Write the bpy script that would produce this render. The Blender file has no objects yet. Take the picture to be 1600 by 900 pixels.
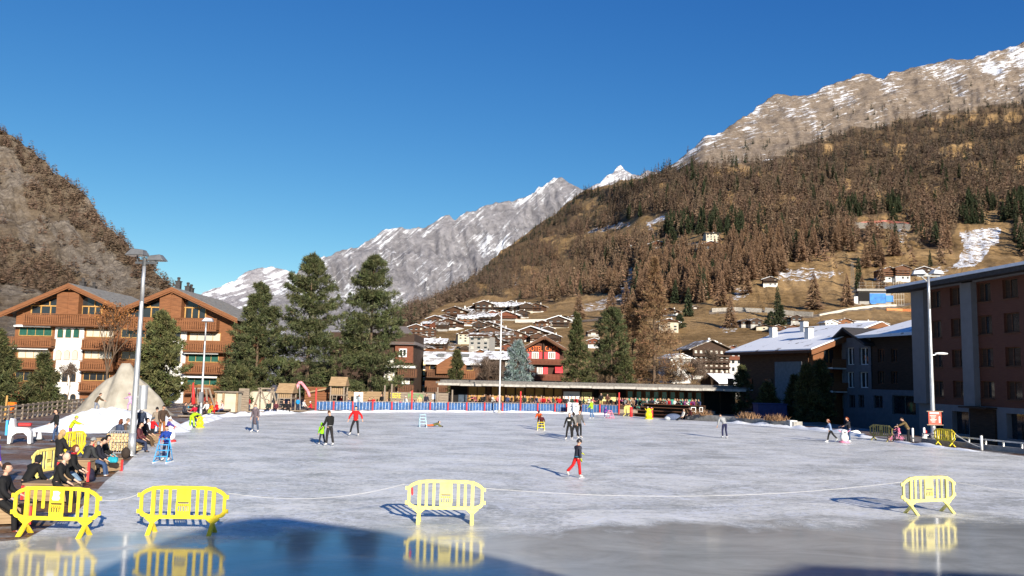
import bpy, bmesh, math, random
import numpy as np
from math import radians as R, sin, cos, pi, atan2, sqrt, tan
from mathutils import Vector, Matrix, Euler

random.seed(7)
rng = np.random.default_rng(11)
scene = bpy.context.scene
COL = scene.collection

# ------------------------------------------------------------ camera, sky, sun, exposure
CAM_H, FOC, PITCH, ROLL = 3.8, 1300.0, math.atan(140 / 1300.0), R(1.2)
CAM_ROT = Matrix.Rotation(pi / 2 + PITCH, 3, 'X') @ Matrix.Rotation(ROLL, 3, 'Z')
CAM = Vector((0, 0, CAM_H))
cam = bpy.data.objects.new('camera', bpy.data.cameras.new('camera'))
COL.objects.link(cam)
cam.matrix_world = Matrix.Translation(CAM) @ CAM_ROT.to_4x4()
cam.data.sensor_width = 36.0
cam.data.lens = FOC / 1600 * 36
cam.data.clip_start, cam.data.clip_end = 0.1, 40000
scene.camera = cam

SUN_ELEV, SUN_AZ = R(18.3), R(157.5)          # azimuth clockwise from +Y
world = bpy.data.worlds.new("World")
scene.world = world
world.use_nodes = True
wn = world.node_tree
bg = wn.nodes['Background']
sky = wn.nodes.new('ShaderNodeTexSky')
sky.sky_type = 'NISHITA'
sky.sun_disc = False
sky.sun_elevation = SUN_ELEV
sky.sun_rotation = SUN_AZ
sky.altitude = 2600
sky.air_density = 1.0
sky.dust_density = 0.25
sky.ozone_density = 3.2
# thin, dry winter air at 1600 m: each channel gets its own contrast, which deepens the blue overhead
ssep = wn.nodes.new('ShaderNodeSeparateColor'); scmb = wn.nodes.new('ShaderNodeCombineColor')
wn.links.new(sky.outputs[0], ssep.inputs[0])
for i, (gain, power) in enumerate(((1.57, 1.65), (1.115, 1.15), (0.91, 0.65))):
    a = wn.nodes.new('ShaderNodeMath'); a.operation = 'MULTIPLY'; a.inputs[1].default_value = 0.115
    p = wn.nodes.new('ShaderNodeMath'); p.operation = 'POWER'; p.inputs[1].default_value = power
    g = wn.nodes.new('ShaderNodeMath'); g.operation = 'MULTIPLY'; g.inputs[1].default_value = gain / 0.115
    wn.links.new(ssep.outputs[i], a.inputs[0]); wn.links.new(a.outputs[0], p.inputs[0]); wn.links.new(p.outputs[0], g.inputs[0]); wn.links.new(g.outputs[0], scmb.inputs[i])
wn.links.new(scmb.outputs[0], bg.inputs[0])
bg.inputs[1].default_value = 0.115 / 2 ** 0.85
sun_d = Vector((sin(SUN_AZ) * cos(SUN_ELEV), cos(SUN_AZ) * cos(SUN_ELEV), sin(SUN_ELEV)))
sl = bpy.data.lights.new('sun', 'SUN')
sl.energy, sl.angle, sl.color = 5.0, R(0.5), (1.0, 0.91, 0.78)
so = bpy.data.objects.new('sun', sl)
COL.objects.link(so)
so.rotation_euler = sun_d.to_track_quat('Z', 'Y').to_euler()
scene.view_settings.view_transform = 'Standard'
scene.view_settings.look = 'None'
scene.view_settings.exposure = 0.85
scene.view_settings.gamma = 1.0
scene.render.engine = 'CYCLES'
scene.cycles.max_bounces = 5
scene.cycles.diffuse_bounces = 2
scene.cycles.glossy_bounces = 3

# ------------------------------------------------------------ helpers
def ray(px, py):
    return (CAM_ROT @ Vector(((px - 800) / FOC, (450 - py) / FOC, -1))).normalized()
def G(px, py, z=0.0):
    d = ray(px, py); t = (z - CAM_H) / d.z
    return CAM + d * t
def P(px, py, depth):
    d = ray(px, py)
    return CAM + d * (depth / d.y)
def hor(px):
    return 590 + (px - 800) * tan(ROLL)

MATS = {}
def lin(c):
    return tuple(((v / 255) / 12.92 if v / 255 < 0.04045 else ((v / 255 + 0.055) / 1.055) ** 2.4) for v in c)
def mat(name, col, rough=0.7, var=0.25, scale=3.0, metal=0.0, spec=0.3, stretch=None, bump=0.0, col2=None, vcol=None, sss=0):
    """procedural material: base colour broken up by object-space noise"""
    if name in MATS: return MATS[name]
    m = bpy.data.materials.new(name); MATS[name] = m
    m.use_nodes = True
    nt = m.node_tree; b = nt.nodes['Principled BSDF']
    b.inputs['Roughness'].default_value = rough
    b.inputs['Metallic'].default_value = metal
    b.inputs['Specular IOR Level'].default_value = spec
    tc = nt.nodes.new('ShaderNodeTexCoord'); mp = nt.nodes.new('ShaderNodeMapping')
    mp.inputs['Scale'].default_value = stretch or (1, 1, 1)
    nz = nt.nodes.new('ShaderNodeTexNoise')
    nz.inputs['Scale'].default_value = scale; nz.inputs['Detail'].default_value = 5
    nt.links.new(tc.outputs['Object'], mp.inputs[0]); nt.links.new(mp.outputs[0], nz.inputs['Vector'])
    cr = nt.nodes.new('ShaderNodeValToRGB')
    c2 = col2 or tuple(min(1, c * (1 + var)) for c in col)
    c1 = col if col2 else tuple(c * (1 - var) for c in col)
    cr.color_ramp.elements[0].position = 0.3; cr.color_ramp.elements[0].color = (*c1, 1)
    cr.color_ramp.elements[1].position = 0.7; cr.color_ramp.elements[1].color = (*c2, 1)
    nt.links.new(nz.outputs[0], cr.inputs[0])
    out = cr.outputs[0]
    if vcol:
        at = nt.nodes.new('ShaderNodeAttribute'); at.attribute_name = vcol
        mx = nt.nodes.new('ShaderNodeMix'); mx.data_type = 'RGBA'; mx.blend_type = 'MULTIPLY'
        mx.inputs[0].default_value = 1
        nt.links.new(out, mx.inputs[6]); nt.links.new(at.outputs[0], mx.inputs[7]); out = mx.outputs[2]
    nt.links.new(out, b.inputs['Base Color'])
    if bump:
        bp = nt.nodes.new('ShaderNodeBump'); bp.inputs['Strength'].default_value = bump
        bp.inputs['Distance'].default_value = 0.05
        nt.links.new(nz.outputs[0], bp.inputs['Height']); nt.links.new(bp.outputs[0], b.inputs['Normal'])
    return m

def tag(o, label=None, cat=None, group=None, kind=None):
    if label: o['label'] = label
    if cat: o['category'] = cat
    if group: o['group'] = group
    if kind: o['kind'] = kind
    return o
def thing(name, label, cat, loc=(0, 0, 0), rz=0.0, group=None):
    o = bpy.data.objects.new(name, None); COL.objects.link(o)
    o.location = loc; o.rotation_euler = (0, 0, rz); o.empty_display_size = 0.2
    return tag(o, label, cat, group)
def link_mesh(name, me, parent=None):
    o = bpy.data.objects.new(name, me); COL.objects.link(o)
    if parent is not None: o.parent = parent
    return o

class MB:
    def __init__(s): s.v, s.f, s.m = [], [], []
    def add(s, vs, fs, mi=0):
        n = len(s.v); s.v += [tuple(v) for v in vs]
        for f in fs: s.f.append(tuple(i + n for i in f)); s.m.append(mi)
        return s
    def box(s, c, d, rz=0.0, mi=0, taper=1.0):
        x, y, z = d[0] / 2, d[1] / 2, d[2] / 2; ca, sa = cos(rz), sin(rz); vs = []
        for (i, j, k) in ((-1,-1,-1),(1,-1,-1),(1,1,-1),(-1,1,-1),(-1,-1,1),(1,-1,1),(1,1,1),(-1,1,1)):
            t = taper if k > 0 else 1
            a, b = i * x * t, j * y * t
            vs.append((c[0] + a * ca - b * sa, c[1] + a * sa + b * ca, c[2] + k * z))
        return s.add(vs, [(0,3,2,1),(4,5,6,7),(0,1,5,4),(1,2,6,5),(2,3,7,6),(3,0,4,7)], mi)
    def bar(s, p, q, w, h=None, mi=0):
        p, q = Vector(p), Vector(q); h = h or w
        d = (q - p).normalized(); up = Vector((0, 0, 1)) if abs(d.z) < 0.95 else Vector((0, 1, 0))
        a = d.cross(up).normalized(); b = a.cross(d).normalized()
        vs = [o + a * (i * w / 2) + b * (j * h / 2) for o in (p, q) for (i, j) in ((-1,-1),(1,-1),(1,1),(-1,1))]
        return s.add(vs, [(0,3,2,1),(4,5,6,7),(0,1,5,4),(1,2,6,5),(2,3,7,6),(3,0,4,7)], mi)
    def tube(s, p, q, r0, r1=None, n=8, mi=0, cap=True):
        p, q = Vector(p), Vector(q); r1 = r0 if r1 is None else r1
        d = (q - p).normalized(); up = Vector((0, 0, 1)) if abs(d.z) < 0.95 else Vector((0, 1, 0))
        a = d.cross(up).normalized(); b = a.cross(d).normalized(); vs = []
        for o, r in ((p, r0), (q, r1)):
            for k in range(n):
                t = 2 * pi * k / n; vs.append(o + a * (r * cos(t)) + b * (r * sin(t)))
        fs = [(k, (k + 1) % n, n + (k + 1) % n, n + k) for k in range(n)]
        if cap: fs += [tuple(range(n))[::-1], tuple(range(n, 2 * n))]
        return s.add(vs, fs, mi)
    def path(s, pts, r, n=6, mi=0):
        for a, b in zip(pts[:-1], pts[1:]): s.tube(a, b, r, r, n, mi)
        return s
    def prism(s, poly, y0, y1, mi=0):
        """polygon in x,z extruded along y"""
        n = len(poly)
        vs = [(x, y0, z) for x, z in poly] + [(x, y1, z) for x, z in poly]
        fs = [tuple(range(n)), tuple(range(n, 2 * n))[::-1]] + [(k, n + k, n + (k + 1) % n, (k + 1) % n) for k in range(n)]
        return s.add(vs, fs, mi)
    def slab(s, poly, z0, z1, mi=0):
        n = len(poly)
        vs = [(x, y, z0) for x, y in poly] + [(x, y, z1) for x, y in poly]
        fs = [tuple(range(n))[::-1], tuple(range(n, 2 * n))] + [(k, (k + 1) % n, n + (k + 1) % n, n + k) for k in range(n)]
        return s.add(vs, fs, mi)
    def sphere(s, c, r, n=10, m=6, mi=0):
        rx, ry, rz = (r, r, r) if not hasattr(r, '__len__') else r
        vs = [(c[0], c[1], c[2] - rz)]
        for i in range(1, m):
            t = -pi / 2 + pi * i / m
            for k in range(n):
                a = 2 * pi * k / n; vs.append((c[0] + rx * cos(t) * cos(a), c[1] + ry * cos(t) * sin(a), c[2] + rz * sin(t)))
        vs.append((c[0], c[1], c[2] + rz)); L = len(vs) - 1; fs = []
        for k in range(n):
            k2 = (k + 1) % n
            fs.append((0, 1 + k2, 1 + k)); fs.append((L, L - n + k, L - n + k2))
            for i in range(m - 2):
                a = 1 + i * n; fs.append((a + k, a + k2, a + n + k2, a + n + k))
        return s.add(vs, fs, mi)
    def mesh(s, name, mats, smooth=False, bevel=0):
        me = bpy.data.meshes.new(name); me.from_pydata(s.v, [], s.f)
        for m in (mats if isinstance(mats, (list, tuple)) else [mats]): me.materials.append(m)
        me.polygons.foreach_set('material_index', s.m)
        bm = bmesh.new(); bm.from_mesh(me)
        bmesh.ops.recalc_face_normals(bm, faces=bm.faces)
        if bevel: bmesh.ops.bevel(bm, geom=list(bm.edges), offset=bevel, segments=1, affect='EDGES', clamp_overlap=True)
        bm.to_mesh(me); bm.free()
        if smooth: me.polygons.foreach_set('use_smooth', [True] * len(me.polygons))
        me.update(); return me
    def build(s, name, mats, parent=None, smooth=False, bevel=0):
        return link_mesh(name, s.mesh(name, mats, smooth, bevel), parent)

def np_mesh(name, V, F, mat_, cols=None, attr='tint', smooth=False):
    """fast mesh of triangles or quads from numpy arrays"""
    me = bpy.data.meshes.new(name); k = F.shape[1]
    me.vertices.add(len(V)); me.vertices.foreach_set('co', np.ascontiguousarray(V, dtype=np.float32).ravel())
    me.loops.add(F.size); me.loops.foreach_set('vertex_index', np.ascontiguousarray(F, dtype=np.int32).ravel())
    me.polygons.add(len(F)); me.polygons.foreach_set('loop_start', np.arange(0, F.size, k, dtype=np.int32))
    me.polygons.foreach_set('use_smooth', np.full(len(F), smooth, dtype=bool))
    if cols is not None:
        a = me.attributes.new(attr, 'FLOAT_COLOR', 'POINT')
        a.data.foreach_set('color', np.ascontiguousarray(cols if cols.shape[1] == 4 else np.c_[cols, np.ones(len(cols))], dtype=np.float32).ravel())
    me.materials.append(mat_); me.update(calc_edges=True); me.validate()
    return me
def copy_tree(o, parent=None):
    c = o.copy(); COL.objects.link(c)
    if parent is not None: c.parent = parent
    for ch in o.children: copy_tree(ch, c)
    return c

# gradient noise in numpy
_perm = np.random.default_rng(3).permutation(512)
_gx, _gy = np.cos(np.arange(512) * 2.399), np.sin(np.arange(512) * 2.399)
def pnoise(x, y):
    x = np.asarray(x, float); y = np.asarray(y, float)
    xi, yi = np.floor(x).astype(int), np.floor(y).astype(int); xf, yf = x - xi, y - yi
    u, v = xf**3 * (xf * (xf * 6 - 15) + 10), yf**3 * (yf * (yf * 6 - 15) + 10)
    def g(i, j):
        h = _perm[(_perm[i & 511] + j) & 511]; return _gx[h] * (x - i) + _gy[h] * (y - j)
    a, b, c, d = g(xi, yi), g(xi + 1, yi), g(xi, yi + 1), g(xi + 1, yi + 1)
    return (a + u * (b - a)) * (1 - v) + (c + u * (d - c)) * v
def fbm(x, y, o=5, gain=0.5):
    s, a, t = 0, 1.0, 0
    for k in range(o): s = s + a * pnoise(x * 2**k + 17 * k, y * 2**k - 9 * k); t += a; a *= gain
    return s / t * 1.6
def ridged(x, y, o=5):
    s, a, t = 0, 1.0, 0
    for k in range(o): s = s + a * (1 - np.abs(pnoise(x * 2**k + 31 * k, y * 2**k + 7 * k)) * 2); t += a; a *= 0.5
    return s / t
def inpoly(px, py, poly):
    px, py = np.asarray(px, float), np.asarray(py, float); r = np.zeros(px.shape, bool); n = len(poly)
    for i in range(n):
        (x0, y0), (x1, y1) = poly[i], poly[(i + 1) % n]
        c = ((y0 > py) != (y1 > py)) & (px < (x1 - x0) * (py - y0) / ((y1 - y0) or 1e-9) + x0); r ^= c
    return r
def sstep(a, b, x):
    t = np.clip((x - a) / (b - a), 0, 1); return t * t * (3 - 2 * t)
# ------------------------------------------------------------ terrain
_CR = np.array(CAM_ROT)
def rays_np(px, py):
    d = np.stack([(px - 800) / FOC, (450 - py) / FOC, -np.ones_like(px, dtype=float)], -1) @ _CR.T
    return d / np.linalg.norm(d[..., :2], axis=-1, keepdims=True)      # unit horizontal length
class Relief:
    """a hillside: bearing/elevation profile turned into ground points with true distances"""
    def __init__(s, sky, hs, rs, fx=None, ff=None, jag=0, amp=0.006, lam=0.2, seed=0, gully=0.0, hmin=-38):
        s.sx, s.sy = zip(*sky); s.hs, s.rs, s.fx, s.ff = hs, rs, fx, ff
        s.jag, s.amp, s.lam, s.seed, s.gully, s.hmin = jag, amp, lam, seed, gully, hmin
    def skyline(s, px):
        return np.interp(px, s.sx, s.sy) + s.jag * (fbm(px / 14.0 + s.seed, px * 0 + 3.3, 4))
    def dist(s, px, h):
        r = np.interp(h, s.hs, s.rs)
        if s.fx: r = r * (1 + (np.interp(px, s.fx, s.ff) - 1) * sstep(50, 200, h))
        return r
    def pt(s, px, py):
        px, py = np.asarray(px, float), np.asarray(py, float)
        h = 590 + (px - 800) * tan(ROLL) - py; r = s.dist(px, h)
        d = rays_np(px, py); p = np.array(CAM) + d * r[..., None]
        L = s.lam * r.clip(150, 6000) + 1e-6; base = 60 * s.lam * 5
        n = fbm(p[..., 0] / base + s.seed, p[..., 1] / base - s.seed, 5)
        w = sstep(0, 160, h) * 0.7 + 0.3
        p[..., 2] += s.amp * r * n * w * sstep(s.hmin, s.hmin + 40, h)
        if s.gully:
            q = px / 22.0 + h / 60.0 + 0.8 * fbm(px / 60 + 5, h / 60, 3)
            p[..., 2] += s.gully * r * (ridged(q + s.seed, h / 90.0 + 2, 5) - 0.6) * sstep(60, 160, h) * (0.25 + 0.75 * sstep(0, 45, py - np.interp(px, s.sx, s.sy)))
        return p
    def mesh(s, name, xs, rows, material, attr_fn, back=300):
        PX = np.repeat(xs[:, None], rows, 1); top = s.skyline(xs)
        bot = 590 + (xs - 800) * tan(ROLL) - s.hmin
        t = np.linspace(0, 1, rows)[None, :] ** 0.9
        PY = bot[:, None] + (top - bot)[:, None] * t
        V = s.pt(PX, PY)
        d = V[:, -1] - np.array(CAM); d[:, 2] = 0; d /= np.linalg.norm(d, axis=1, keepdims=True)
        b1 = V[:, -1] + d * back * 0.5 - np.array((0, 0, back * 0.12)); b2 = V[:, -1] + d * back * 3 - np.array((0, 0, back * 1.6))
        V = np.concatenate([V, b1[:, None], b2[:, None]], 1)
        PX2 = np.concatenate([PX, PX[:, -1:], PX[:, -1:]], 1); PY2 = np.concatenate([PY, PY[:, -1:], PY[:, -1:]], 1)
        n, m = V.shape[:2]; I = np.arange(n * m).reshape(n, m)
        F = np.stack([I[:-1, :-1], I[1:, :-1], I[1:, 1:], I[:-1, 1:]], -1).reshape(-1, 4)
        me = np_mesh(name, V.reshape(-1, 3), F, material, np.ascontiguousarray(attr_fn(PX2, PY2)).reshape(len(V.reshape(-1, 3)), -1), 'cover', True)
        return tag(link_mesh(name, me), kind='structure')

def ground_cover_mat(name, grass1, grass2, rock1, rock2, snow=(0.80, 0.83, 0.88), nscale=0.02, sdir=(0.6, 0, 0.8), slen=0.006, swid=0.05, bump=0.6, bd=3.0, floor=None):
    """R of 'cover' = how rocky, G = how much broken snow, B = solid snow"""
    m = bpy.data.materials.new(name); m.use_nodes = True
    nt = m.node_tree; N = nt.nodes.new; L = nt.links.new; b = nt.nodes['Principled BSDF']
    b.inputs['Roughness'].default_value = 0.95; b.inputs['Specular IOR Level'].default_value = 0.1
    tc = N('ShaderNodeTexCoord'); at = N('ShaderNodeAttribute'); at.attribute_name = 'cover'
    sep = N('ShaderNodeSeparateColor'); L(at.outputs['Color'], sep.inputs[0])
    def noise(scale, detail=8, vec=None, rough=0.6):
        n = N('ShaderNodeTexNoise'); n.inputs['Scale'].default_value = scale; n.inputs['Detail'].default_value = detail
        n.inputs['Roughness'].default_value = rough; L(vec or tc.outputs['Object'], n.inputs['Vector']); return n.outputs[0]
    def ramp(src, c1, c2, a=0.3, z=0.7):
        r = N('ShaderNodeValToRGB'); r.color_ramp.elements[0].position = a; r.color_ramp.elements[1].position = z
        r.color_ramp.elements[0].color = (*c1, 1); r.color_ramp.elements[1].color = (*c2, 1); L(src, r.inputs[0]); return r.outputs[0]
    def mix(f, a, c):
        x = N('ShaderNodeMix'); x.data_type = 'RGBA'; L(f, x.inputs[0]); L(a, x.inputs[6]); L(c, x.inputs[7]); return x.outputs[2]
    def math_(op, a, c, clamp=False):
        x = N('ShaderNodeMath'); x.operation = op; x.use_clamp = clamp
        for i, v in enumerate((a, c)):
            if isinstance(v, (int, float)): x.inputs[i].default_value = v
            else: L(v, x.inputs[i])
        return x.outputs[0]
    n1 = noise(nscale); n2 = noise(nscale * 9, 10, None, 0.75); n3 = noise(nscale * 3.1, 9, None, 0.7)
    g = ramp(math_('ADD', math_('MULTIPLY', n1, 0.5), math_('MULTIPLY', n2, 0.5)), grass1, grass2, 0.40, 0.60)
    rk = ramp(math_('ADD', math_('MULTIPLY', n3, 0.45), math_('MULTIPLY', n2, 0.55)), rock1, rock2, 0.43, 0.58)
    f = math_('MULTIPLY', math_('ADD', math_('SUBTRACT', sep.outputs[0], 0.5), math_('SUBTRACT', n3, 0.5)), 2.6)
    f = math_('ADD', f, 0.5, True)
    base = mix(f, g, rk)
    # streaked snow lying in the gullies: noise stretched along the fall line
    vt = N('ShaderNodeVectorMath'); vt.operation = 'DOT_PRODUCT'; L(tc.outputs['Object'], vt.inputs[0])
    s = Vector(sdir).normalized(); vt.inputs[1].default_value = s
    pd = Vector((s.z, 0, -s.x)).normalized()
    vp = N('ShaderNodeVectorMath'); vp.operation = 'DOT_PRODUCT'; L(tc.outputs['Object'], vp.inputs[0]); vp.inputs[1].default_value = pd
    cb = N('ShaderNodeCombineXYZ'); L(math_('MULTIPLY', vt.outputs['Value'], slen), cb.inputs[0]); L(math_('MULTIPLY', vp.outputs['Value'], swid), cb.inputs[1])
    st = noise(1.0, 9, cb.outputs[0], 0.72)
    sn = math_('ADD', math_('MULTIPLY', st, 0.62), math_('MULTIPLY', noise(nscale * 6, 12, None, 0.8), 0.38))
    q = math_('SUBTRACT', sn, math_('SUBTRACT', 0.72, math_('MULTIPLY', sep.outputs[1], 0.34)))
    q = math_('MULTIPLY', q, 13, True)
    qq = math_('MULTIPLY', math_('SUBTRACT', math_('ADD', sep.outputs[2], math_('MULTIPLY', math_('SUBTRACT', n2, 0.5), 3.2)), 0.62), 6, True)
    q = math_('MAXIMUM', q, qq)
    sc = N('ShaderNodeRGB'); sc.outputs[0].default_value = (*snow, 1)
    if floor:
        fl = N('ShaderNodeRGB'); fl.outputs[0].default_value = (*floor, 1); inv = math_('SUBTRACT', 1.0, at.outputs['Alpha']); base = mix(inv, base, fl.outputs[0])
    L(mix(q, base, sc.outputs[0]), b.inputs['Base Color'])
    bp = N('ShaderNodeBump'); bp.inputs['Strength'].default_value = bump; bp.inputs['Distance'].default_value = bd
    L(math_('ADD', n2, n3), bp.inputs['Height']); L(bp.outputs[0], b.inputs['Normal'])
    return m

# right-hand mountain side with the village, larch forest and rocky top
mtn = Relief([(470,640),(520,600),(560,560),(600,512),(640,486),(680,466),(740,430),(800,382),(870,330),(905,300),(960,286),(1000,276),(1035,265),(1060,250),(1100,217),(1130,204),(1150,192),(1185,165),(1215,149),(1240,146),(1262,149),(1275,147),(1290,137),(1310,130),(1345,115),(1380,122),(1400,112),(1430,103),(1480,97),(1540,84),(1600,67),(1700,46),(1900,10),(2100,-20)],
             [-64,-38,-20,0,30,60,90,130,200,300,400,500,620], [127,134,168,225,300,380,460,570,760,1150,1750,2350,2900],
             [600,700,800,900,1000,1100,2000], [2.6,2.4,2.2,1.8,1.3,1.05,1.0], jag=3.0, amp=0.007, lam=0.25, seed=2.0, gully=0.0035, hmin=-64)
SNOWPATCH = [  # (polygon in the hillside's own bearing frame, solid snow amount)
    ([(910,365),(950,350),(985,346),(985,351),(940,363)],0.56), ([(1010,346),(1040,337),(1042,345),(1018,353),(1022,362),(1012,362)],0.70),
    ([(1190,425),(1250,418),(1320,424),(1300,431),(1250,440),(1220,436)],0.60), ([(1498,362),(1565,355),(1562,372),(1540,400),(1520,425),(1485,425),(1505,392)],0.74),
    ([(1400,356),(1420,358),(1415,382),(1398,380)],0.54), ([(960,420),(985,410),(988,420),(985,470),(965,475)],0.52), ([(1140,460),(1170,450),(1175,462),(1145,470)],0.56),
    ([(1120,512),(1150,498),(1160,512),(1135,522)],0.54), ([(900,478),(985,458),(975,472),(905,492)],0.52), ([(1080,388),(1120,380),(1115,392),(1085,396)],0.50),
    ([(690,548),(735,522),(740,526),(700,552)],0.50), ([(1330,470),(1350,462),(1350,478),(1325,478)],0.50), ([(1170,440),(1150,462),(1145,455)],0.50),
    ([(1490,420),(1440,415),(1470,440)],0.50), ([(800,430),(806,420),(812,440),(806,450)],0.45)]
ROADS = [[(820,503),(900,503),(960,497),(1010,492)], [(1110,489),(1190,486),(1260,492),(1330,484),(1400,476),(1440,470)], [(1340,352),(1380,350),(1420,352)], [(700,540),(740,530),(770,515)], [(1060,386),(1120,384)]]
FOREST_POLY = [(560,530),(620,497),(680,468),(740,432),(800,384),(870,332),(905,305),(1000,283),(1060,258),(1200,250),(1300,212),(1420,184),(1600,158),(1800,130),(2000,100),(2000,380),(1700,400),(1600,400),(1575,352),(1498,350),(1478,392),(1440,385),(1425,358),(1410,335),(1340,338),(1330,352),(1385,368),(1330,392),(1240,402),(1218,430),(1180,440),(1140,456),(1110,472),(1000,476),(960,462),(930,458),(860,476),(830,470),(760,462),(690,478),(640,512)]
CLEAR = [[(905,370),(985,343),(1045,332),(1048,352),(1020,372),(920,378)], [(1015,398),(1030,374),(1135,364),(1160,380),(1135,400)], [(955,480),(990,405),(992,480)], [(1495,355),(1570,350),(1560,385),(1520,430),(1480,430)]]
def segdist(px, py, pl):
    d = np.full(px.shape, 1e9)
    for (x0, y0), (x1, y1) in zip(pl[:-1], pl[1:]):
        t = np.clip(((px - x0) * (x1 - x0) + (py - y0) * (y1 - y0)) / ((x1 - x0)**2 + (y1 - y0)**2), 0, 1)
        d = np.minimum(d, np.hypot(px - x0 - t * (x1 - x0), py - y0 - t * (y1 - y0)))
    return d
def treeline(px): return np.interp(px, [560,1000,1060,1200,1300,1400,1500,1600,2000], [0,262,256,247,208,183,168,154,100])
def mtn_cover(px, py):
    c = np.zeros(px.shape + (3,)); up = sstep(28, -6, py - treeline(px) + 10 * fbm(px / 30, py / 30)) * (px > 1010)
    c[..., 0] = 0.06 + 0.74 * up + 0.16 * sstep(0.1, 0.5, fbm(px / 40 + 3, py / 25))
    top = mtn.skyline(px)
    c[..., 1] = up * (0.61 + 0.16 * sstep(70, 0, py - top) + 0.22 * sstep(1450, 1600, px) * sstep(170, 120, py)) * (0.7 + 0.6 * fbm(px / 50 + 9, py / 40)) + 0.04
    for poly, a in SNOWPATCH: c[..., 2] = np.maximum(c[..., 2], a * inpoly(px + 3 * pnoise(px / 5, py / 5), py + 2 * pnoise(px / 6 + 7, py / 6), poly))
    road = np.zeros(px.shape)
    for r_ in ROADS: road = np.maximum(road, segdist(px, py, r_) < 2.2)
    c[..., 0] = np.maximum(c[..., 0], road)
    fl = inpoly(px, py, FOREST_POLY)
    for q in CLEAR: fl &= ~inpoly(px, py, q)
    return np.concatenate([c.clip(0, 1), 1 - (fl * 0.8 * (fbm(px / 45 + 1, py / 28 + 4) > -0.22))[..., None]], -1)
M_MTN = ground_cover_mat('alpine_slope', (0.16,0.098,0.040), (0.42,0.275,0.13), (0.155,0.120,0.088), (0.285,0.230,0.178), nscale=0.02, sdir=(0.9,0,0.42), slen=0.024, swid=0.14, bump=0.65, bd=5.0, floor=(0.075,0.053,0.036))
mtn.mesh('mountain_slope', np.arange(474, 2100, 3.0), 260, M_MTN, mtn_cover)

# left-hand spur: scree, rock and scrub
spur = Relief([(-500,-60),(-300,60),(-150,130),(0,207),(30,222),(60,243),(100,281),(130,305),(160,338),(200,380),(230,418),(262,452),(300,486),(350,520),(420,570)],
              [-48,-20,0,40,100,180,280,400,520,700], [150,185,215,250,300,350,410,480,560,680], jag=3.0, amp=0.014, lam=0.12, seed=8.0, gully=0.012, hmin=-46)
SCRUB = [[(-500,200),(-500,-40),(-150,135),(0,212),(60,246),(100,284),(160,341),(230,421),(268,462),(262,470),(215,425),(150,375),(100,340),(70,300),(20,240),(-60,190)],
         [(-400,460),(-300,380),(0,375),(60,395),(110,420),(140,452),(60,455),(20,442),(-60,440)], [(30,300),(90,290),(100,330),(50,330)]]
def spur_cover(px, py):
    c = np.zeros(px.shape + (3,))
    c[..., 0] = 0.50 + 0.75 * fbm(px / 60 + 2, py / 50) + 0.3 * inpoly(px, py, [(60,330),(150,360),(240,460),(160,450),(90,380)])
    for poly in SCRUB: c[..., 0] -= 0.35 * inpoly(px, py, poly)
    c[..., 1] = 0.10
    return c.clip(0, 1)
M_SPUR = ground_cover_mat('scree_slope', (0.105,0.080,0.057), (0.225,0.172,0.118), (0.13,0.108,0.086), (0.30,0.255,0.208), nscale=0.06, sdir=(-0.6,0,0.8), bump=0.9, bd=2.5)
spur.mesh('hillside', np.arange(-500, 420, 2.5), 220, M_SPUR, spur_cover, 120)

# far ranges
far1 = Relief([(380,500),(440,450),(470,418),(500,402),(530,392),(562,385),(585,370),(602,358),(622,357),(640,360),(665,354),(682,346),(690,338),(702,336),(712,342),(728,331),(745,329),(752,323),(766,318),(790,314),(806,311),(830,302),(840,294),(856,288),(866,279),(878,277),(890,285),(904,291),(940,315),(1000,345),(1100,400)],
              [-8,60,120,200,320,420], [2500,3200,3500,3900,4400,4800], jag=2.0, amp=0.006, lam=1.2, seed=4.0, gully=0.020, hmin=-8)
far2 = Relief([(200,520),(270,482),(300,468),(318,456),(340,448),(365,440),(382,428),(402,420),(425,418),(445,424),(470,430),(520,450),(600,500)],
              [0,60,120,200], [6000,6600,7200,7800], jag=2.0, amp=0.004, lam=1.5, seed=6.0, gully=0.010, hmin=-4)
far3 = Relief([(860,340),(905,300),(925,289),(938,285),(948,275),(958,270),(964,262),(970,260),(976,268),(986,274),(1000,275),(1012,267),(1024,270),(1060,280),(1120,300)],
              [150,260,340], [6500,6900,7300], jag=1.5, amp=0.004, lam=1.2, seed=9.0, gully=0.010, hmin=180)
def far_cover(rel, dens, fall):
    def fn(px, py):
        c = np.zeros(px.shape + (3,)); top = rel.skyline(px)
        c[..., 0] = 0.9 - 0.55 * sstep(90, 190, py - top)
        c[..., 1] = (dens + 0.14 * sstep(25, 0, py - top) - 0.25 * sstep(50, fall, py - top)) * (0.8 + 0.8 * fbm(px / 45 + rel.seed, py / 60))
        return c.clip(0, 1)
    return fn
M_FAR = ground_cover_mat('far_rock', (0.165,0.150,0.150), (0.25,0.225,0.22), (0.185,0.180,0.192), (0.31,0.302,0.318), nscale=0.004, sdir=(0.62,0,0.78), slen=0.006, swid=0.075, bump=0.7, bd=40)  # rock tinted bluer to stand in for distance haze
M_FAR2 = ground_cover_mat('far_snow_rock', (0.2,0.19,0.21), (0.28,0.27,0.29), (0.2,0.19,0.21), (0.34,0.33,0.35), nscale=0.003, sdir=(0.85,0,0.5), slen=0.0035, swid=0.032, bump=0.6, bd=50)
far1.mesh('far_mountain', np.arange(380, 1100, 2.0), 150, M_FAR, far_cover(far1, 0.66, 230), 1500)
far2.mesh('far_mountain', np.arange(200, 600, 2.5), 80, M_FAR2, far_cover(far2, 0.70, 90), 1500)
far3.mesh('far_mountain', np.arange(860, 1120, 2.0), 70, M_FAR2, far_cover(far3, 0.68, 120), 1500)

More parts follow.
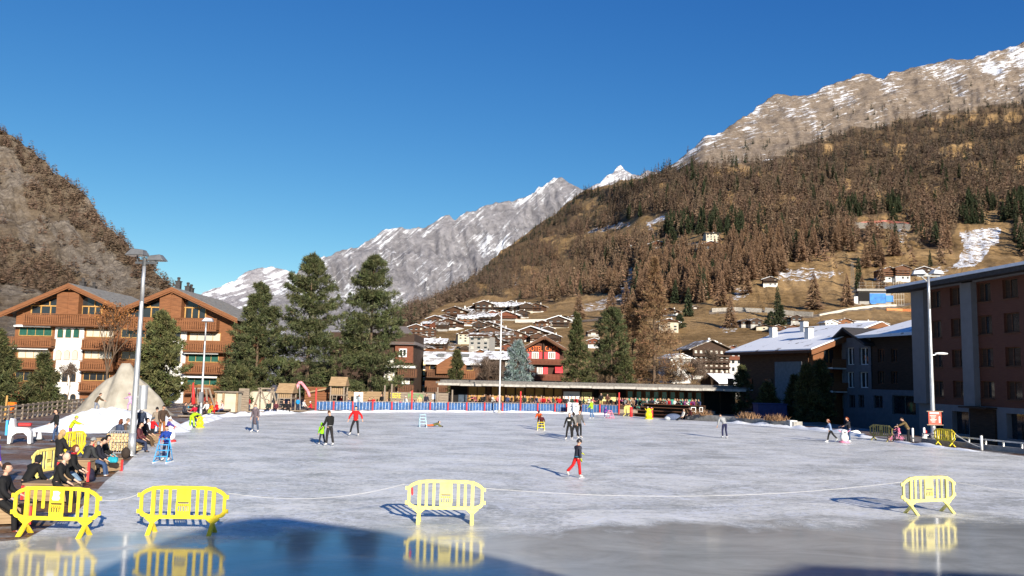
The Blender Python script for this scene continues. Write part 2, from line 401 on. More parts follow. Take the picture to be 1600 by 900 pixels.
# ------------------------------------------------------------ valley floor and ice
def ground_mat():
    m = bpy.data.materials.new('wet_asphalt_and_leaf_litter'); m.use_nodes = True
    nt = m.node_tree; N = nt.nodes.new; L = nt.links.new; b = nt.nodes['Principled BSDF']
    tc = N('ShaderNodeTexCoord')
    def noise(s, d=6, st=(1,1,1)):
        mp = N('ShaderNodeMapping'); mp.inputs['Scale'].default_value = st; L(tc.outputs['Object'], mp.inputs[0])
        n = N('ShaderNodeTexNoise'); n.inputs['Scale'].default_value = s; n.inputs['Detail'].default_value = d; n.inputs['Roughness'].default_value = 0.65; L(mp.outputs[0], n.inputs['Vector']); return n.outputs[0]
    def ramp(src, els):
        r = N('ShaderNodeValToRGB'); e = r.color_ramp.elements
        while len(e) < len(els): e.new(0.5)
        for i, (p, c) in enumerate(els): e[i].position = p; e[i].color = (*c, 1)
        L(src, r.inputs[0]); return r.outputs[0]
    asp = ramp(noise(2.5, 10), [(0.35, (0.13,0.122,0.12)), (0.65, (0.30,0.285,0.275))])
    leaf = ramp(noise(9, 10), [(0.35, (0.06,0.028,0.014)), (0.65, (0.25,0.13,0.06))])
    f = ramp(noise(0.22, 6, (1, 2.2, 1)), [(0.46, (0,0,0)), (0.52, (1,1,1))])
    x = N('ShaderNodeMix'); x.data_type = 'RGBA'; L(f, x.inputs[0]); L(asp, x.inputs[6]); L(leaf, x.inputs[7])
    L(x.outputs[2], b.inputs['Base Color'])
    r = N('ShaderNodeMapRange'); L(noise(0.6, 5), r.inputs[0]); r.inputs[1].default_value = 0.35; r.inputs[2].default_value = 0.65; r.inputs[3].default_value = 0.3; r.inputs[4].default_value = 0.85
    L(r.outputs[0], b.inputs['Roughness'])
    bp = N('ShaderNodeBump'); bp.inputs['Strength'].default_value = 0.5; bp.inputs['Distance'].default_value = 0.03; L(noise(14, 6), bp.inputs['Height']); L(bp.outputs[0], b.inputs['Normal'])
    return m
def ground_z(x, y):
    """valley floor: level, falling to the street east of the rink"""
    x = np.asarray(x, float); y = np.asarray(y, float)
    return -0.03 - 1.8 * sstep(31.5, 35.5, x) * sstep(126, 112, y) + 0.0 * y
gx = np.unique(np.concatenate([np.linspace(-12000, -90, 14), np.linspace(-90, 90, 121), np.linspace(90, 12000, 14)]))
gy = np.unique(np.concatenate([np.linspace(-3000, -60, 6), np.linspace(-60, 190, 90), np.linspace(190, 12000, 14)]))
GXX, GYY = np.meshgrid(gx, gy, indexing='ij')
V = np.stack([GXX, GYY, ground_z(GXX, GYY)], -1).reshape(-1, 3); I = np.arange(len(V)).reshape(len(gx), len(gy))
F = np.stack([I[:-1, :-1], I[1:, :-1], I[1:, 1:], I[:-1, 1:]], -1).reshape(-1, 4)
tag(link_mesh('ground', np_mesh('ground', V, F, ground_mat(), None, smooth=True)), kind='structure')

def ice_mat():
    m = bpy.data.materials.new('natural_ice'); m.use_nodes = True
    nt = m.node_tree; N = nt.nodes.new; L = nt.links.new; b = nt.nodes['Principled BSDF']
    tc = N('ShaderNodeTexCoord')
    def noise(s, d=6, st=(1,1,1), rz=0.0, dist=0.0, rough=0.6):
        mp = N('ShaderNodeMapping'); mp.inputs['Scale'].default_value = st; mp.inputs['Rotation'].default_value = (0, 0, rz); L(tc.outputs['Object'], mp.inputs[0])
        n = N('ShaderNodeTexNoise'); n.inputs['Scale'].default_value = s; n.inputs['Detail'].default_value = d; n.inputs['Roughness'].default_value = rough
        n.inputs['Distortion'].default_value = dist; L(mp.outputs[0], n.inputs['Vector']); return n.outputs[0]
    def mr(src, a, z, c=0.0, d=1.0):
        r = N('ShaderNodeMapRange'); L(src, r.inputs[0])
        for i, v in ((1, a), (2, z), (3, c), (4, d)): r.inputs[i].default_value = v
        return r.outputs[0]
    def mt(op, a, c, clamp=False):
        x = N('ShaderNodeMath'); x.operation = op; x.use_clamp = clamp
        for i, v in enumerate((a, c)):
            if isinstance(v, (int, float)): x.inputs[i].default_value = v
            else: L(v, x.inputs[i])
        return x.outputs[0]
    def line(n, w, level=0.5): return mr(mt('ABSOLUTE', mt('SUBTRACT', n, level), 0), 0.0, w, 1.0, 0.0)
    sx = N('ShaderNodeSeparateXYZ'); L(tc.outputs['Object'], sx.inputs[0])
    # meltwater film on the near strip
    wet = mr(mt('ADD', mt('SUBTRACT', sx.outputs[1], mt('MULTIPLY', sx.outputs[0], 0.22)), mt('MULTIPLY', mt('SUBTRACT', noise(0.35, 8, (1, 1, 1), 0, 0.6, 0.68), 0.5), 9.0)), 20.6, 22.6, 1.0, 0.0)
    dry = mt('SUBTRACT', 1.0, wet)
    marks = line(noise(0.22, 2, (1, 1.6, 1), 0.3, 1.2), 0.02)
    for k, (s, st, rz, w) in enumerate([(0.35,(1,1.6,1),0.1,.014),(0.5,(1.6,1,1),-0.5,.016),(0.8,(1,1.5,1),0.9,.020),(1.1,(1,2.0,1),-0.15,.022),(0.6,(1,2.4,1),0.35,.016)]):
        marks = mt('MAXIMUM', marks, line(noise(s, 2.5, st, rz, 1.0 + k * 0.2), w))
    marks = mt('MULTIPLY', marks, mr(noise(0.5, 4), 0.36, 0.62))
    shav = mr(noise(1.7, 9, (0.7, 1.2, 1), 0.1, 0.6, 0.82), 0.545, 0.60)
    shav = mt('MULTIPLY', shav, mr(noise(0.33, 5, (0.6, 1.3, 1)), 0.40, 0.58))
    speck = mt('MULTIPLY', mr(noise(2.8, 4, (1, .8, 1), 0.4, 0.3, 0.7), 0.615, 0.645), mr(noise(0.4, 4), 0.40, 0.55))
    patch = noise(0.30, 10, (0.75, 1.15, 1), 0.05, 0.8, 0.74)
    fine = noise(5.5, 10, (0.8, 1.0, 1), 0.0, 0.5, 0.82)
    cr = N('ShaderNodeValToRGB'); e = cr.color_ramp.elements
    e[0].position = 0.445; e[0].color = (0.38, 0.384, 0.352, 1); e[1].position = 0.555; e[1].color = (0.86, 0.85, 0.785, 1)
    L(mt('ADD', mt('MULTIPLY', patch, 0.46), mt('MULTIPLY', fine, 0.54)), cr.inputs[0])
    white = N('ShaderNodeRGB'); white.outputs[0].default_value = (0.82, 0.84, 0.87, 1)
    wv = mt('MULTIPLY', mt('MAXIMUM', mt('MULTIPLY', marks, 0.95), mt('MAXIMUM', shav, speck)), mt('ADD', mt('MULTIPLY', dry, 0.85), 0.13))
    far = mr(sx.outputs[1], 30, 85, 0.0, 0.30)
    wv = mt('MAXIMUM', wv, mt('MULTIPLY', far, mr(patch, 0.3, 0.6)))
    x = N('ShaderNodeMix'); x.data_type = 'RGBA'; L(wv, x.inputs[0]); L(cr.outputs[0], x.inputs[6]); L(white.outputs[0], x.inputs[7])
    wc = N('ShaderNodeValToRGB'); e = wc.color_ramp.elements
    e[0].position = 0.35; e[0].color = (0.31, 0.325, 0.315, 1); e[1].position = 0.65; e[1].color = (0.47, 0.49, 0.475, 1); L(noise(0.5, 9, (0.6, 1.2, 1), 0.3, 1.0, 0.7), wc.inputs[0])
    y = N('ShaderNodeMix'); y.data_type = 'RGBA'; L(wet, y.inputs[0]); L(x.outputs[2], y.inputs[6]); L(wc.outputs[0], y.inputs[7])
    L(y.outputs[2], b.inputs['Base Color'])
    rg = mt('ADD', mt('MULTIPLY', dry, mr(noise(0.8, 6, (0.5, 1.5, 1)), 0.35, 0.65, 0.30, 0.55)), mt('MULTIPLY', wet, mr(noise(0.6, 5, (0.6, 1.3, 1)), 0.3, 0.7, 0.07, 0.13)))
    L(rg, b.inputs['Roughness'])
    b.inputs['IOR'].default_value = 1.33; b.inputs['Specular IOR Level'].default_value = 0.5
    bp = N('ShaderNodeBump'); bp.inputs['Distance'].default_value = 0.012
    L(mt('MULTIPLY', dry, 0.55), bp.inputs['Strength']); L(mt('ADD', mt('MULTIPLY', fine, 0.5), mt('ADD', shav, mt('MULTIPLY', marks, -0.5))), bp.inputs['Height']); L(bp.outputs[0], b.inputs['Normal'])
    return m
RINK = [G(*p) for p in [(-260,872),(40,842),(120,800),(165,752),(196,726),(222,700),(252,678),(285,662),(330,653),(430,647),(492,643),(700,643),(885,645),(985,650),(1060,656),(1130,659),(1240,668),(1330,677),(1420,692),(1510,702),(1600,713),(1720,730)]] + [Vector((33, 20, 0)), Vector((30, -6, 0)), Vector((-14, -6, 0))]
bm = bmesh.new(); f = bm.faces.new([bm.verts.new((v.x, v.y, 0.0)) for v in RINK]); bmesh.ops.triangulate(bm, faces=[f])
me = bpy.data.meshes.new('ice_rink'); bm.to_mesh(me); bm.free(); me.materials.append(ice_mat())
for p in me.polygons:
    if p.normal.z < 0: p.flip()
tag(link_mesh('ice_rink', me), kind='structure')
# ------------------------------------------------------------ forest on the slopes
def leafmat(name, c1, c2, rough=0.9, trans=0.0):
    m = bpy.data.materials.new(name); m.use_nodes = True; MATS[name] = m
    nt = m.node_tree; N = nt.nodes.new; L = nt.links.new; b = nt.nodes['Principled BSDF']
    b.inputs['Roughness'].default_value = rough; b.inputs['Specular IOR Level'].default_value = 0.1
    g = N('ShaderNodeNewGeometry'); r = N('ShaderNodeValToRGB')
    r.color_ramp.elements[0].color = (*c1, 1); r.color_ramp.elements[1].color = (*c2, 1)
    L(g.outputs['Random Per Island'], r.inputs[0])
    at = N('ShaderNodeAttribute'); at.attribute_name = 'tint'
    x = N('ShaderNodeMix'); x.data_type = 'RGBA'; x.blend_type = 'MULTIPLY'; x.inputs[0].default_value = 1
    L(r.outputs[0], x.inputs[6]); L(at.outputs[0], x.inputs[7]); L(x.outputs[2], b.inputs['Base Color'])
    return m
M_LARCH = leafmat('bare_larch_twigs', (0.135,0.084,0.052), (0.245,0.158,0.096))
M_PINE = leafmat('pine_needles', (0.022,0.031,0.017), (0.058,0.066,0.034))
M_BARK = mat('bark', (0.11,0.075,0.05), 0.95, 0.35, 8, stretch=(1,1,0.2))

def cone_tree(n, rad, seed, droop=-0.05, power=0.85, low=0.06, wid=0.10, core=0):
    """unit-height tree: stem plus n branch sprays, as loose triangles"""
    r = np.random.default_rng(seed); z = low + (0.985 - low) * r.random(n) ** 1.15; a = r.random(n) * 2 * pi
    R0 = rad * (1 - z) ** power * (0.55 + 0.55 * r.random(n)) + 0.012
    tip = np.stack([R0 * np.cos(a), R0 * np.sin(a), z + droop * R0 / rad * 0.7 + 0.02 * r.standard_normal(n)], -1)
    w = wid * (0.5 + r.random(n)) * (0.35 + 0.65 * (1 - z)); t = np.stack([-np.sin(a), np.cos(a), 0 * a], -1)
    roll = r.random(n) * pi
    off = (t * np.cos(roll)[:, None] + np.array((0, 0, 1.0)) * np.sin(roll)[:, None]) * w[:, None]
    inner = np.stack([0.12 * R0 * np.cos(a), 0.12 * R0 * np.sin(a), z + 0.04], -1)
    mid = 0.62 * tip + 0.38 * inner
    V = np.stack([inner, mid + off * 0.5, tip, mid - off * 0.5], 1).reshape(-1, 3); F = np.arange(4 * n).reshape(-1, 4)
    s = 0.005; st = np.array([(-s, -s, -0.05), (s, -s, -0.05), (0, 0, 0.95), (0, 0, 0.95), (s, s, -0.05), (-s, s, -0.05), (0, 0, 0.95), (0, 0, 0.95)])
    V, F = np.concatenate([V, st]), np.concatenate([F, np.array([[0,1,2,3],[4,5,6,7]]) + 4 * n])
    if core:        # soft inner mass: ragged skirts of fine twigs
        for k in range(core):
            z0 = low + (0.97 - low) * k / core; z1 = min(.99, z0 + (0.97 - low) / core * 1.5); q = 8; a = np.arange(q) * 2 * pi / q + k
            r0 = rad * (1 - z0) ** power * 0.36 * (0.7 + 0.6 * r.random(q)); r1 = rad * max(.02, 1 - z1) ** power * 0.28
            ring = np.concatenate([np.stack([r0 * np.cos(a), r0 * np.sin(a), z0 + 0.03 * r.standard_normal(q)], -1), np.stack([r1 * np.cos(a), r1 * np.sin(a), np.full(q, z1)], -1)])
            i = np.arange(q); j = (i + 1) % q; F = np.concatenate([F, np.stack([i, j, q + j, q + i], -1) + len(V)]); V = np.concatenate([V, ring])
    return V, F
LARCH_LO = [cone_tree(84, 0.245, k, -0.02, 0.84, 0.03, 0.075) for k in range(6)]
PINE_LO = [cone_tree(60, 0.20, 20 + k, -0.05, 0.7, 0.03, 0.095) for k in range(4)]
LARCH_HI = [cone_tree(760, 0.245, 50 + k, -0.02, 0.82, 0.03, 0.032) for k in range(5)]
SCRUB_LO = [cone_tree(60, 0.46, 90 + k, -0.0, 0.5, 0.02, 0.09) for k in range(5)]
SCRUB_HI = [cone_tree(260, 0.42, 95 + k, -0.0, 0.55, 0.02, 0.05) for k in range(4)]
PINE_HI = [cone_tree(480, 0.19, 70 + k, -0.06, 0.62, 0.03, 0.05) for k in range(4)]

def scatter(rel, n, x0, x1, accept, hgt, seed):
    r = np.random.default_rng(seed); px = x0 + (x1 - x0) * r.random(n)
    top = rel.skyline(px); bot = 590 + (px - 800) * tan(ROLL) - rel.hmin; py = top + (bot - top) * r.random(n) + 1.0
    k = accept(px, py, r); px, py = px[k], py[k]
    p = rel.pt(px, py); h = hgt * (0.65 + 0.6 * r.random(len(p)))
    d = np.hypot(p[:, 0], p[:, 1]); return p, h, px, py, h / d
def dens_main(px, py, r):
    f = inpoly(px, py, FOREST_POLY)
    for c in CLEAR: f &= ~inpoly(px, py, c)
    n = fbm(px / 45 + 1, py / 28 + 4)
    f &= (n > -0.22) | (r.random(px.shape) < 0.20)
    up = (py < treeline(px) + 12) & (px > 1000); f &= ~up | (r.random(px.shape) < 0.35)
    low = inpoly(px, py, [(1230,405),(1330,392),(1395,352),(1440,385),(1490,360),(1480,420),(1400,420),(1300,420)]) & (r.random(px.shape) < 0.10)
    alp = (px > 1030) & (py < treeline(px)) & (py > treeline(px) - 30 - 25 * fbm(px / 60, py / 20)) & (r.random(px.shape) < 0.06)
    mead = inpoly(px, py, [(860,480),(1480,425),(1440,480),(1100,520),(880,520)]) & (r.random(px.shape) < 0.012)
    # only so many per area: screen-small trees are thinned
    return f | low | alp | mead
def green_frac(px, py):
    g = 0.05 + 0.22 * sstep(0.1, 0.5, fbm(px / 70 + 11, py / 40 + 5))
    sk = mtn.skyline(px)
    g = np.where((px < 1010) & (py - sk < 20), np.interp(px, [700, 780], [0.12, 0.6]), g)
    g = np.where((px > 1000) & (np.abs(py - treeline(px)) < 16), 0.40, g)
    g = np.where((px > 1030) & (py < treeline(px) - 5), 0.75, g)
    for poly in ([(1565,330),(1700,250),(1900,250),(1900,420),(1560,415)], [(1480,330),(1570,300),(1570,352),(1500,350)], [(1310,325),(1410,322),(1400,345),(1320,345)], [(1040,345),(1160,345),(1160,375),(1040,375)]):
        g = np.where(inpoly(px, py, poly), 0.7, g)
    return g
def merged(P_, H, tmpl, name, m, seed, tintfn, lab):
    r = np.random.default_rng(seed); Vs, Fs, Cs, off = [], [], [], 0
    var = r.integers(0, len(tmpl), len(P_)); ang = r.random(len(P_)) * 2 * pi
    for k, (tv, tf) in enumerate(tmpl):
        s = var == k; p, h, a = P_[s], H[s], ang[s]
        if not len(p): continue
        c, si = np.cos(a), np.sin(a)
        wd = 0.85 + 0.4 * r.random(len(p))
        x = (tv[None, :, 0] * c[:, None] - tv[None, :, 1] * si[:, None]) * (h * wd)[:, None]; y = (tv[None, :, 0] * si[:, None] + tv[None, :, 1] * c[:, None]) * (h * wd)[:, None]; z = tv[None, :, 2] * h[:, None]
        v = np.stack([x, y, z], -1) + p[:, None]; Vs.append(v.reshape(-1, 3))
        Fs.append((tf[None] + (np.arange(len(p)) * len(tv))[:, None, None] + off).reshape(-1, 4)); off += len(p) * len(tv)
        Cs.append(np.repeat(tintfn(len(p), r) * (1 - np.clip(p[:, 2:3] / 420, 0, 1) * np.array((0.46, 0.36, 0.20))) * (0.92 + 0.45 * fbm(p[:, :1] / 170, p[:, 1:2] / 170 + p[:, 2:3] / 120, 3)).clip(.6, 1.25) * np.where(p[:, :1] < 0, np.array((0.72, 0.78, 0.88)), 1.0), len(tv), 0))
    me = np_mesh(name, np.concatenate(Vs), np.concatenate(Fs), m, np.concatenate(Cs))
    return tag(link_mesh(name, me), lab, 'forest', None, 'stuff')
def tint(n, r): return (0.80 + 0.38 * r.random((n, 1))) * np.array((1, 1, 1)) * (1 + 0.05 * r.standard_normal((n, 3)) * np.array((1, .5, .5))).clip(0.7, 1.3)
p1_, h1_, px1, py1, s1 = scatter(mtn, 50000, 560, 1950, dens_main, 20.5, 1)
def dens_spur(px, py, r):
    n = fbm(px / 30 + 1, py / 24 + 4, 3); f = np.zeros(px.shape, bool)
    for poly in SCRUB: f |= inpoly(px, py, poly) & (n > -0.30)
    f &= r.random(px.shape) < 0.75
    return f | ((n > 0.12) & (r.random(px.shape) < 0.12)) | ((py - spur.skyline(px) < 9) & (r.random(px.shape) < 0.6))
p2_, h2_, px2, py2, s2 = scatter(spur, 13000, -500, 400, dens_spur, 4.2, 2)
h1_ = h1_ * np.interp(px1, [600, 800, 930], [0.42, 0.55, 1.0]) * np.interp(py1, [150, 260], [0.7, 1.0])
s1 = h1_ / np.hypot(p1_[:, 0], p1_[:, 1])
rr = np.random.default_rng(5)
keep1 = rr.random(len(p1_)) < np.interp(s1, [0.004, 0.02], [0.8, 0.5]); p1_, h1_, px1, py1, s1 = p1_[keep1], h1_[keep1], px1[keep1], py1[keep1], s1[keep1]
green = rr.random(len(p1_)) < green_frac(px1, py1)
LP, LH, LS, LX = np.concatenate([p1_[~green], p2_]), np.concatenate([h1_[~green], h2_]), np.concatenate([s1[~green], s2]), np.concatenate([px1[~green], px2])
GP, GH, GS, GX = p1_[green], h1_[green] * 0.95, s1[green], px1[green]
def split(P_, H, S, X, n):
    vis = (X > -5) & (X < 1605); o = np.argsort(-np.where(vis, S, 0))[:n]; k = np.zeros(len(P_), bool); k[o] = True; return k
kl, kg = split(LP, LH, LS, LX, 300), split(GP, GH, GS, GX, 300)
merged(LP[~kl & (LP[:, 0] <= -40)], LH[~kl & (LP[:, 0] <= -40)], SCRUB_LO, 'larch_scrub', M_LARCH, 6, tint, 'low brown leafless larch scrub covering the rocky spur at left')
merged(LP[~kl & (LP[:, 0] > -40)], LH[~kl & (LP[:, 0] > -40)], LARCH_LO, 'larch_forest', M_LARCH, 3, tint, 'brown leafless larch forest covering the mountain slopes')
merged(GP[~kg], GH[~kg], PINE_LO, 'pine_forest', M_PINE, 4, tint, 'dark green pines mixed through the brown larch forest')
def singles(P_, H, tm, name, m, lab, grp, seed):
    r = np.random.default_rng(seed)
    mes = [np_mesh(name, v, f, m, np.repeat(tint(1, r), len(v), 0)) for v, f in tm]
    for p, h in zip(P_, H):
        o = bpy.data.objects.new(name, mes[r.integers(len(mes))]); COL.objects.link(o)
        o.location = p; w = h * (0.85 + 0.4 * r.random()); o.scale = (w, w, h); o.rotation_euler = (0, 0, r.random() * 6.28)
        tag(o, lab, 'tree', grp)
singles(LP[kl & (LP[:, 0] > 0)], LH[kl & (LP[:, 0] > 0)], LARCH_HI, 'larch_tree', M_LARCH, 'brown leafless larch among its like on the slope above the village', 'bare larches on the village slope', 1)
singles(LP[kl & (LP[:, 0] <= 0)], LH[kl & (LP[:, 0] <= 0)], SCRUB_HI, 'larch_tree', M_LARCH, 'small brown leafless larch clinging to the rocky spur behind the wooden chalets', 'bare larches on the rocky spur', 3)
singles(GP[kg], GH[kg], PINE_HI, 'pine_tree', M_PINE, 'dark green pine among the brown larches on the mountainside', 'dark pines among the larches', 2)
print('forest', len(LP), len(GP))
# ------------------------------------------------------------ buildings: materials and builders
W_ORANGE = mat('honey_timber', (0.125,0.050,0.021), 0.75, 0, 5, stretch=(0.25,0.25,3), col2=(0.235,0.096,0.039), bump=0.3)
W_BROWN = mat('brown_timber', (0.075,0.033,0.018), 0.8, 0, 5, stretch=(0.3,0.3,3), col2=(0.14,0.065,0.033), bump=0.3)
W_DARK = mat('dark_timber', (0.030,0.018,0.012), 0.85, 0, 5, stretch=(0.3,0.3,3), col2=(0.065,0.038,0.025), bump=0.3)
W_RED = mat('red_brown_timber', (0.12,0.038,0.022), 0.8, 0, 5, stretch=(0.3,0.3,3), col2=(0.19,0.068,0.036))
W_LIGHT = mat('pale_timber', (0.22,0.145,0.08), 0.8, 0, 6, stretch=(0.3,0.3,3), col2=(0.34,0.235,0.135), bump=0.3)
W_GREY = mat('weathered_timber', (0.16,0.125,0.095), 0.9, 0, 6, stretch=(0.3,0.3,3), col2=(0.30,0.245,0.19), bump=0.4)
W_POST = mat('yellow_timber', (0.42,0.24,0.075), 0.7, 0.2, 6)
PLASTER = mat('white_plaster', (0.66,0.65,0.62), 0.9, 0.12, 2, bump=0.2)
CREAM = mat('cream_plaster', (0.46,0.415,0.32), 0.9, 0.12, 2)
YELLOWP = mat('yellow_plaster', (0.62,0.46,0.20), 0.9, 0.12, 2)
GREYP = mat('grey_plaster', (0.15,0.153,0.165), 0.9, 0.12, 2)
CONC = mat('concrete', (0.30,0.29,0.27), 0.9, 0.25, 3, bump=0.3)
STONE = mat('stone_slate_roof', (0.14,0.13,0.115), 0.85, 0, 2.5, col2=(0.29,0.275,0.24), bump=0.5)
ROOFD = mat('dark_roof', (0.045,0.042,0.042), 0.8, 0.3, 4, bump=0.3)
TIN = mat('brown_tin_roof', (0.17,0.145,0.125), 0.5, 0.15, 2)
SNOW = mat('snow', (0.80,0.82,0.85), 0.85, 0.06, 3, spec=0.2, bump=0.4)
DARKIN = mat('dark_interior', (0.012,0.011,0.011), 0.9, 0.2)
GLASS = mat('window_glass', (0.02,0.024,0.028), 0.06, 0.3, 0.6, spec=0.6)
CURTAIN = mat('pale_curtain', (0.45,0.42,0.36), 0.9, 0.2, 6, stretch=(4,4,0.5))
GREENB = mat('green_blind', (0.012,0.075,0.055), 0.7, 0.2, 3)
AWN = mat('white_awning', (0.7,0.7,0.7), 0.8, 0.05)
METAL = mat('galvanised_steel', (0.50,0.51,0.52), 0.42, 0.12, 4, metal=0.65, spec=0.5)
DMETAL = mat('dark_steel', (0.10,0.105,0.11), 0.45, 0.2, 4, metal=0.5)
REDP = mat('red_paint', (0.55,0.035,0.035), 0.55, 0.15)
REDS = mat('red_shutter', (0.60,0.045,0.055), 0.6, 0.15)
WHITEP = mat('white_paint', (0.74,0.74,0.73), 0.5, 0.06)
BLUEP = mat('blue_paint', (0.03,0.20,0.55), 0.5, 0.12)
def snowy_roof(name, base, amount):
    m = bpy.data.materials.new(name); m.use_nodes = True; MATS[name] = m
    nt = m.node_tree; N = nt.nodes.new; L = nt.links.new; b = nt.nodes['Principled BSDF']; b.inputs['Roughness'].default_value = 0.9
    tc = N('ShaderNodeTexCoord'); n = N('ShaderNodeTexNoise'); n.inputs['Scale'].default_value = 0.55; n.inputs['Detail'].default_value = 9; n.inputs['Roughness'].default_value = 0.68
    L(tc.outputs['Object'], n.inputs[0]); n2 = N('ShaderNodeTexNoise'); n2.inputs['Scale'].default_value = 5; L(tc.outputs['Object'], n2.inputs[0])
    r = N('ShaderNodeValToRGB'); r.color_ramp.elements[0].position = 0.62 - amount * 0.4; r.color_ramp.elements[1].position = 0.68 - amount * 0.4
    L(n.outputs[0], r.inputs[0]); c = N('ShaderNodeValToRGB'); c.color_ramp.elements[0].color = (*[v * 0.6 for v in base], 1); c.color_ramp.elements[1].color = (*[v * 1.3 for v in base], 1)
    c.color_ramp.elements[0].position = 0.3; c.color_ramp.elements[1].position = 0.7; L(n2.outputs[0], c.inputs[0])
    x = N('ShaderNodeMix'); x.data_type = 'RGBA'; L(r.outputs[0], x.inputs[0]); L(c.outputs[0], x.inputs[6]); x.inputs[7].default_value = (0.78, 0.80, 0.83, 1); L(x.outputs[2], b.inputs['Base Color'])
    return m
ROOF_A = snowy_roof('slate_roof_dusted_with_snow', (0.17,0.135,0.105), 0.22)
ROOF_B = snowy_roof('slate_roof_half_under_snow', (0.17,0.14,0.115), 0.44)
ROOF_C = snowy_roof('roof_under_snow', (0.20,0.18,0.17), 0.68)

def root_loc(o):
    while o.parent is not None: o = o.parent
    return o.location
def wb(mb, name, mats, parent, smooth=False, bevel=0):
    """build a part given in world coordinates under a thing whose Empty is not rotated"""
    l = root_loc(parent); mb.v = [(x - l.x, y - l.y, z - l.z) for x, y, z in mb.v]
    return mb.build(name, mats, parent, smooth, bevel)
def rect(px0, py0, px1, py1, d):
    """rectangle seen at depth d, as x0, x1, z0, z1"""
    cx, cy = (px0 + px1) / 2, (py0 + py1) / 2
    return P(px0, cy, d).x, P(px1, cy, d).x, P(cx, py1, d).z, P(cx, py0, d).z
def pane_window(root, x0, x1, z0, z1, y, frame=W_POST, glass=GLASS, mull=1, fw=0.07, arch=False, name='window', dep=0.06):
    f = MB(); w = x1 - x0
    if arch:
        n = 8; r = w / 2; pts = [(x0 + fw, z0 + fw)] + [((x0 + x1) / 2 - (r - fw) * cos(pi * k / n), z1 - r + (r - fw) * sin(pi * k / n)) for k in range(n + 1)] + [(x1 - fw, z0 + fw)]
        op = [(x0, z0)] + [((x0 + x1) / 2 - r * cos(pi * k / n), z1 - r + r * sin(pi * k / n)) for k in range(n + 1)] + [(x1, z0)]
        f.prism(op, y - 0.03, y - 0.005); fr = wb(f, name, frame, root)
        g = MB().prism(pts, y - dep - 0.01, y - 0.032); wb(g, 'pane', glass, fr); return fr
    for a, b, c, d in ((x0, x1, z0, z0 + fw), (x0, x1, z1 - fw, z1), (x0, x0 + fw, z0 + fw, z1 - fw), (x1 - fw, x1, z0 + fw, z1 - fw)):
        f.box(((a + b) / 2, y - dep / 2, (c + d) / 2), (b - a, dep, d - c))
    for k in range(1, mull + 1):
        f.box((x0 + w * k / (mull + 1), y - dep / 2, (z0 + z1) / 2), (fw * 0.8, dep, z1 - z0 - 2 * fw))
    fr = wb(f, name, frame, root)
    g = MB(); g.box(((x0 + x1) / 2, y - 0.02, (z0 + z1) / 2), (w - 2 * fw + 0.02, 0.03, z1 - z0 - 2 * fw + 0.02)); wb(g, 'pane', glass, fr); return fr
def board_balcony(root, x0, x1, z0, z1, y, dep=1.2, m=W_ORANGE, pitch=0.26, slab=W_BROWN):
    b = MB(); yf = y - dep
    b.box(((x0 + x1) / 2, y - dep / 2, z0 - 0.08), (x1 - x0, dep, 0.16), mi=1)
    n = max(3, int((x1 - x0) / pitch)); st = (x1 - x0) / n
    for k in range(n): b.box((x0 + st * (k + 0.5), yf + 0.02, (z0 + z1) / 2 + 0.02), (st * 0.74, 0.04, z1 - z0 - 0.2))
    for xx in (x0 + 0.03, x1 - 0.03): b.box((xx, y - dep / 2, (z0 + z1) / 2), (0.05, dep - 0.1, z1 - z0 - 0.15))
    b.box(((x0 + x1) / 2, yf, z1), (x1 - x0 + 0.1, 0.16, 0.09)); b.box(((x0 + x1) / 2, yf - 0.02, z0 + 0.02), (x1 - x0 + 0.06, 0.10, 0.14))
    return wb(b, 'balcony', [m, slab], root)
def gable_roof(root, xl, zl, xp, zp, xr, zr, y0, y1, th=0.28, m=STONE, edge=W_ORANGE, lining=W_BROWN, name='roof'):
    """two slopes from ridge (xp, zp) to eaves; y0 front, y1 back"""
    b = MB()
    for (xe, ze) in ((xl, zl), (xr, zr)):
        b.prism([(xp, zp), (xe, ze), (xe, ze - th), (xp, zp - th)], y0 + 0.10, y1)
    r = wb(b, name, m, root); e = MB()
    for (xe, ze) in ((xl, zl), (xr, zr)):
        s = 1 if xe > xp else -1
        e.prism([(xp, zp - 0.02), (xe - s * .02, ze - 0.02), (xe - s * .02, ze - th - 0.17), (xp, zp - th - 0.17)], y0, y0 + 0.098)
        e.prism([(xp, zp - th - 0.17), (xe - s * 0.02, ze - th - 0.17), (xe - s * 0.02, ze - th - 0.34), (xp, zp - th - 0.34)], y0 + 0.09, y0 + 0.20)
    wb(e, 'bargeboard', edge, r)
    for t in (0.0, 0.5, 0.9):
        for (xe, ze) in ((xl, zl), (xr, zr)):
            x, z = xp + (xe - xp) * t, zp + (ze - zp) * t - th - 0.24
            if t or xe == xl: wb(MB().box((x, y0 + 0.92, z - 0.15 * (t == 0)), (0.22, 1.3, 0.3)), 'purlin', edge, r)
    return r
def chimney(root, x, y, z0, z1, w=0.55, m=ROOFD, cap=True):
    b = MB(); b.box((x, y, (z0 + z1) / 2), (w, w, z1 - z0)); b.box((x, y, z1 - 0.02), (w + 0.16, w + 0.16, 0.08))
    if cap: b.tube((x, y, z1), (x, y, z1 + 0.35), w * 0.32, w * 0.3, 8); b.sphere((x, y, z1 + 0.42), (w * 0.42, w * 0.42, 0.14), 8, 4)
    return wb(b, 'chimney', m, root)

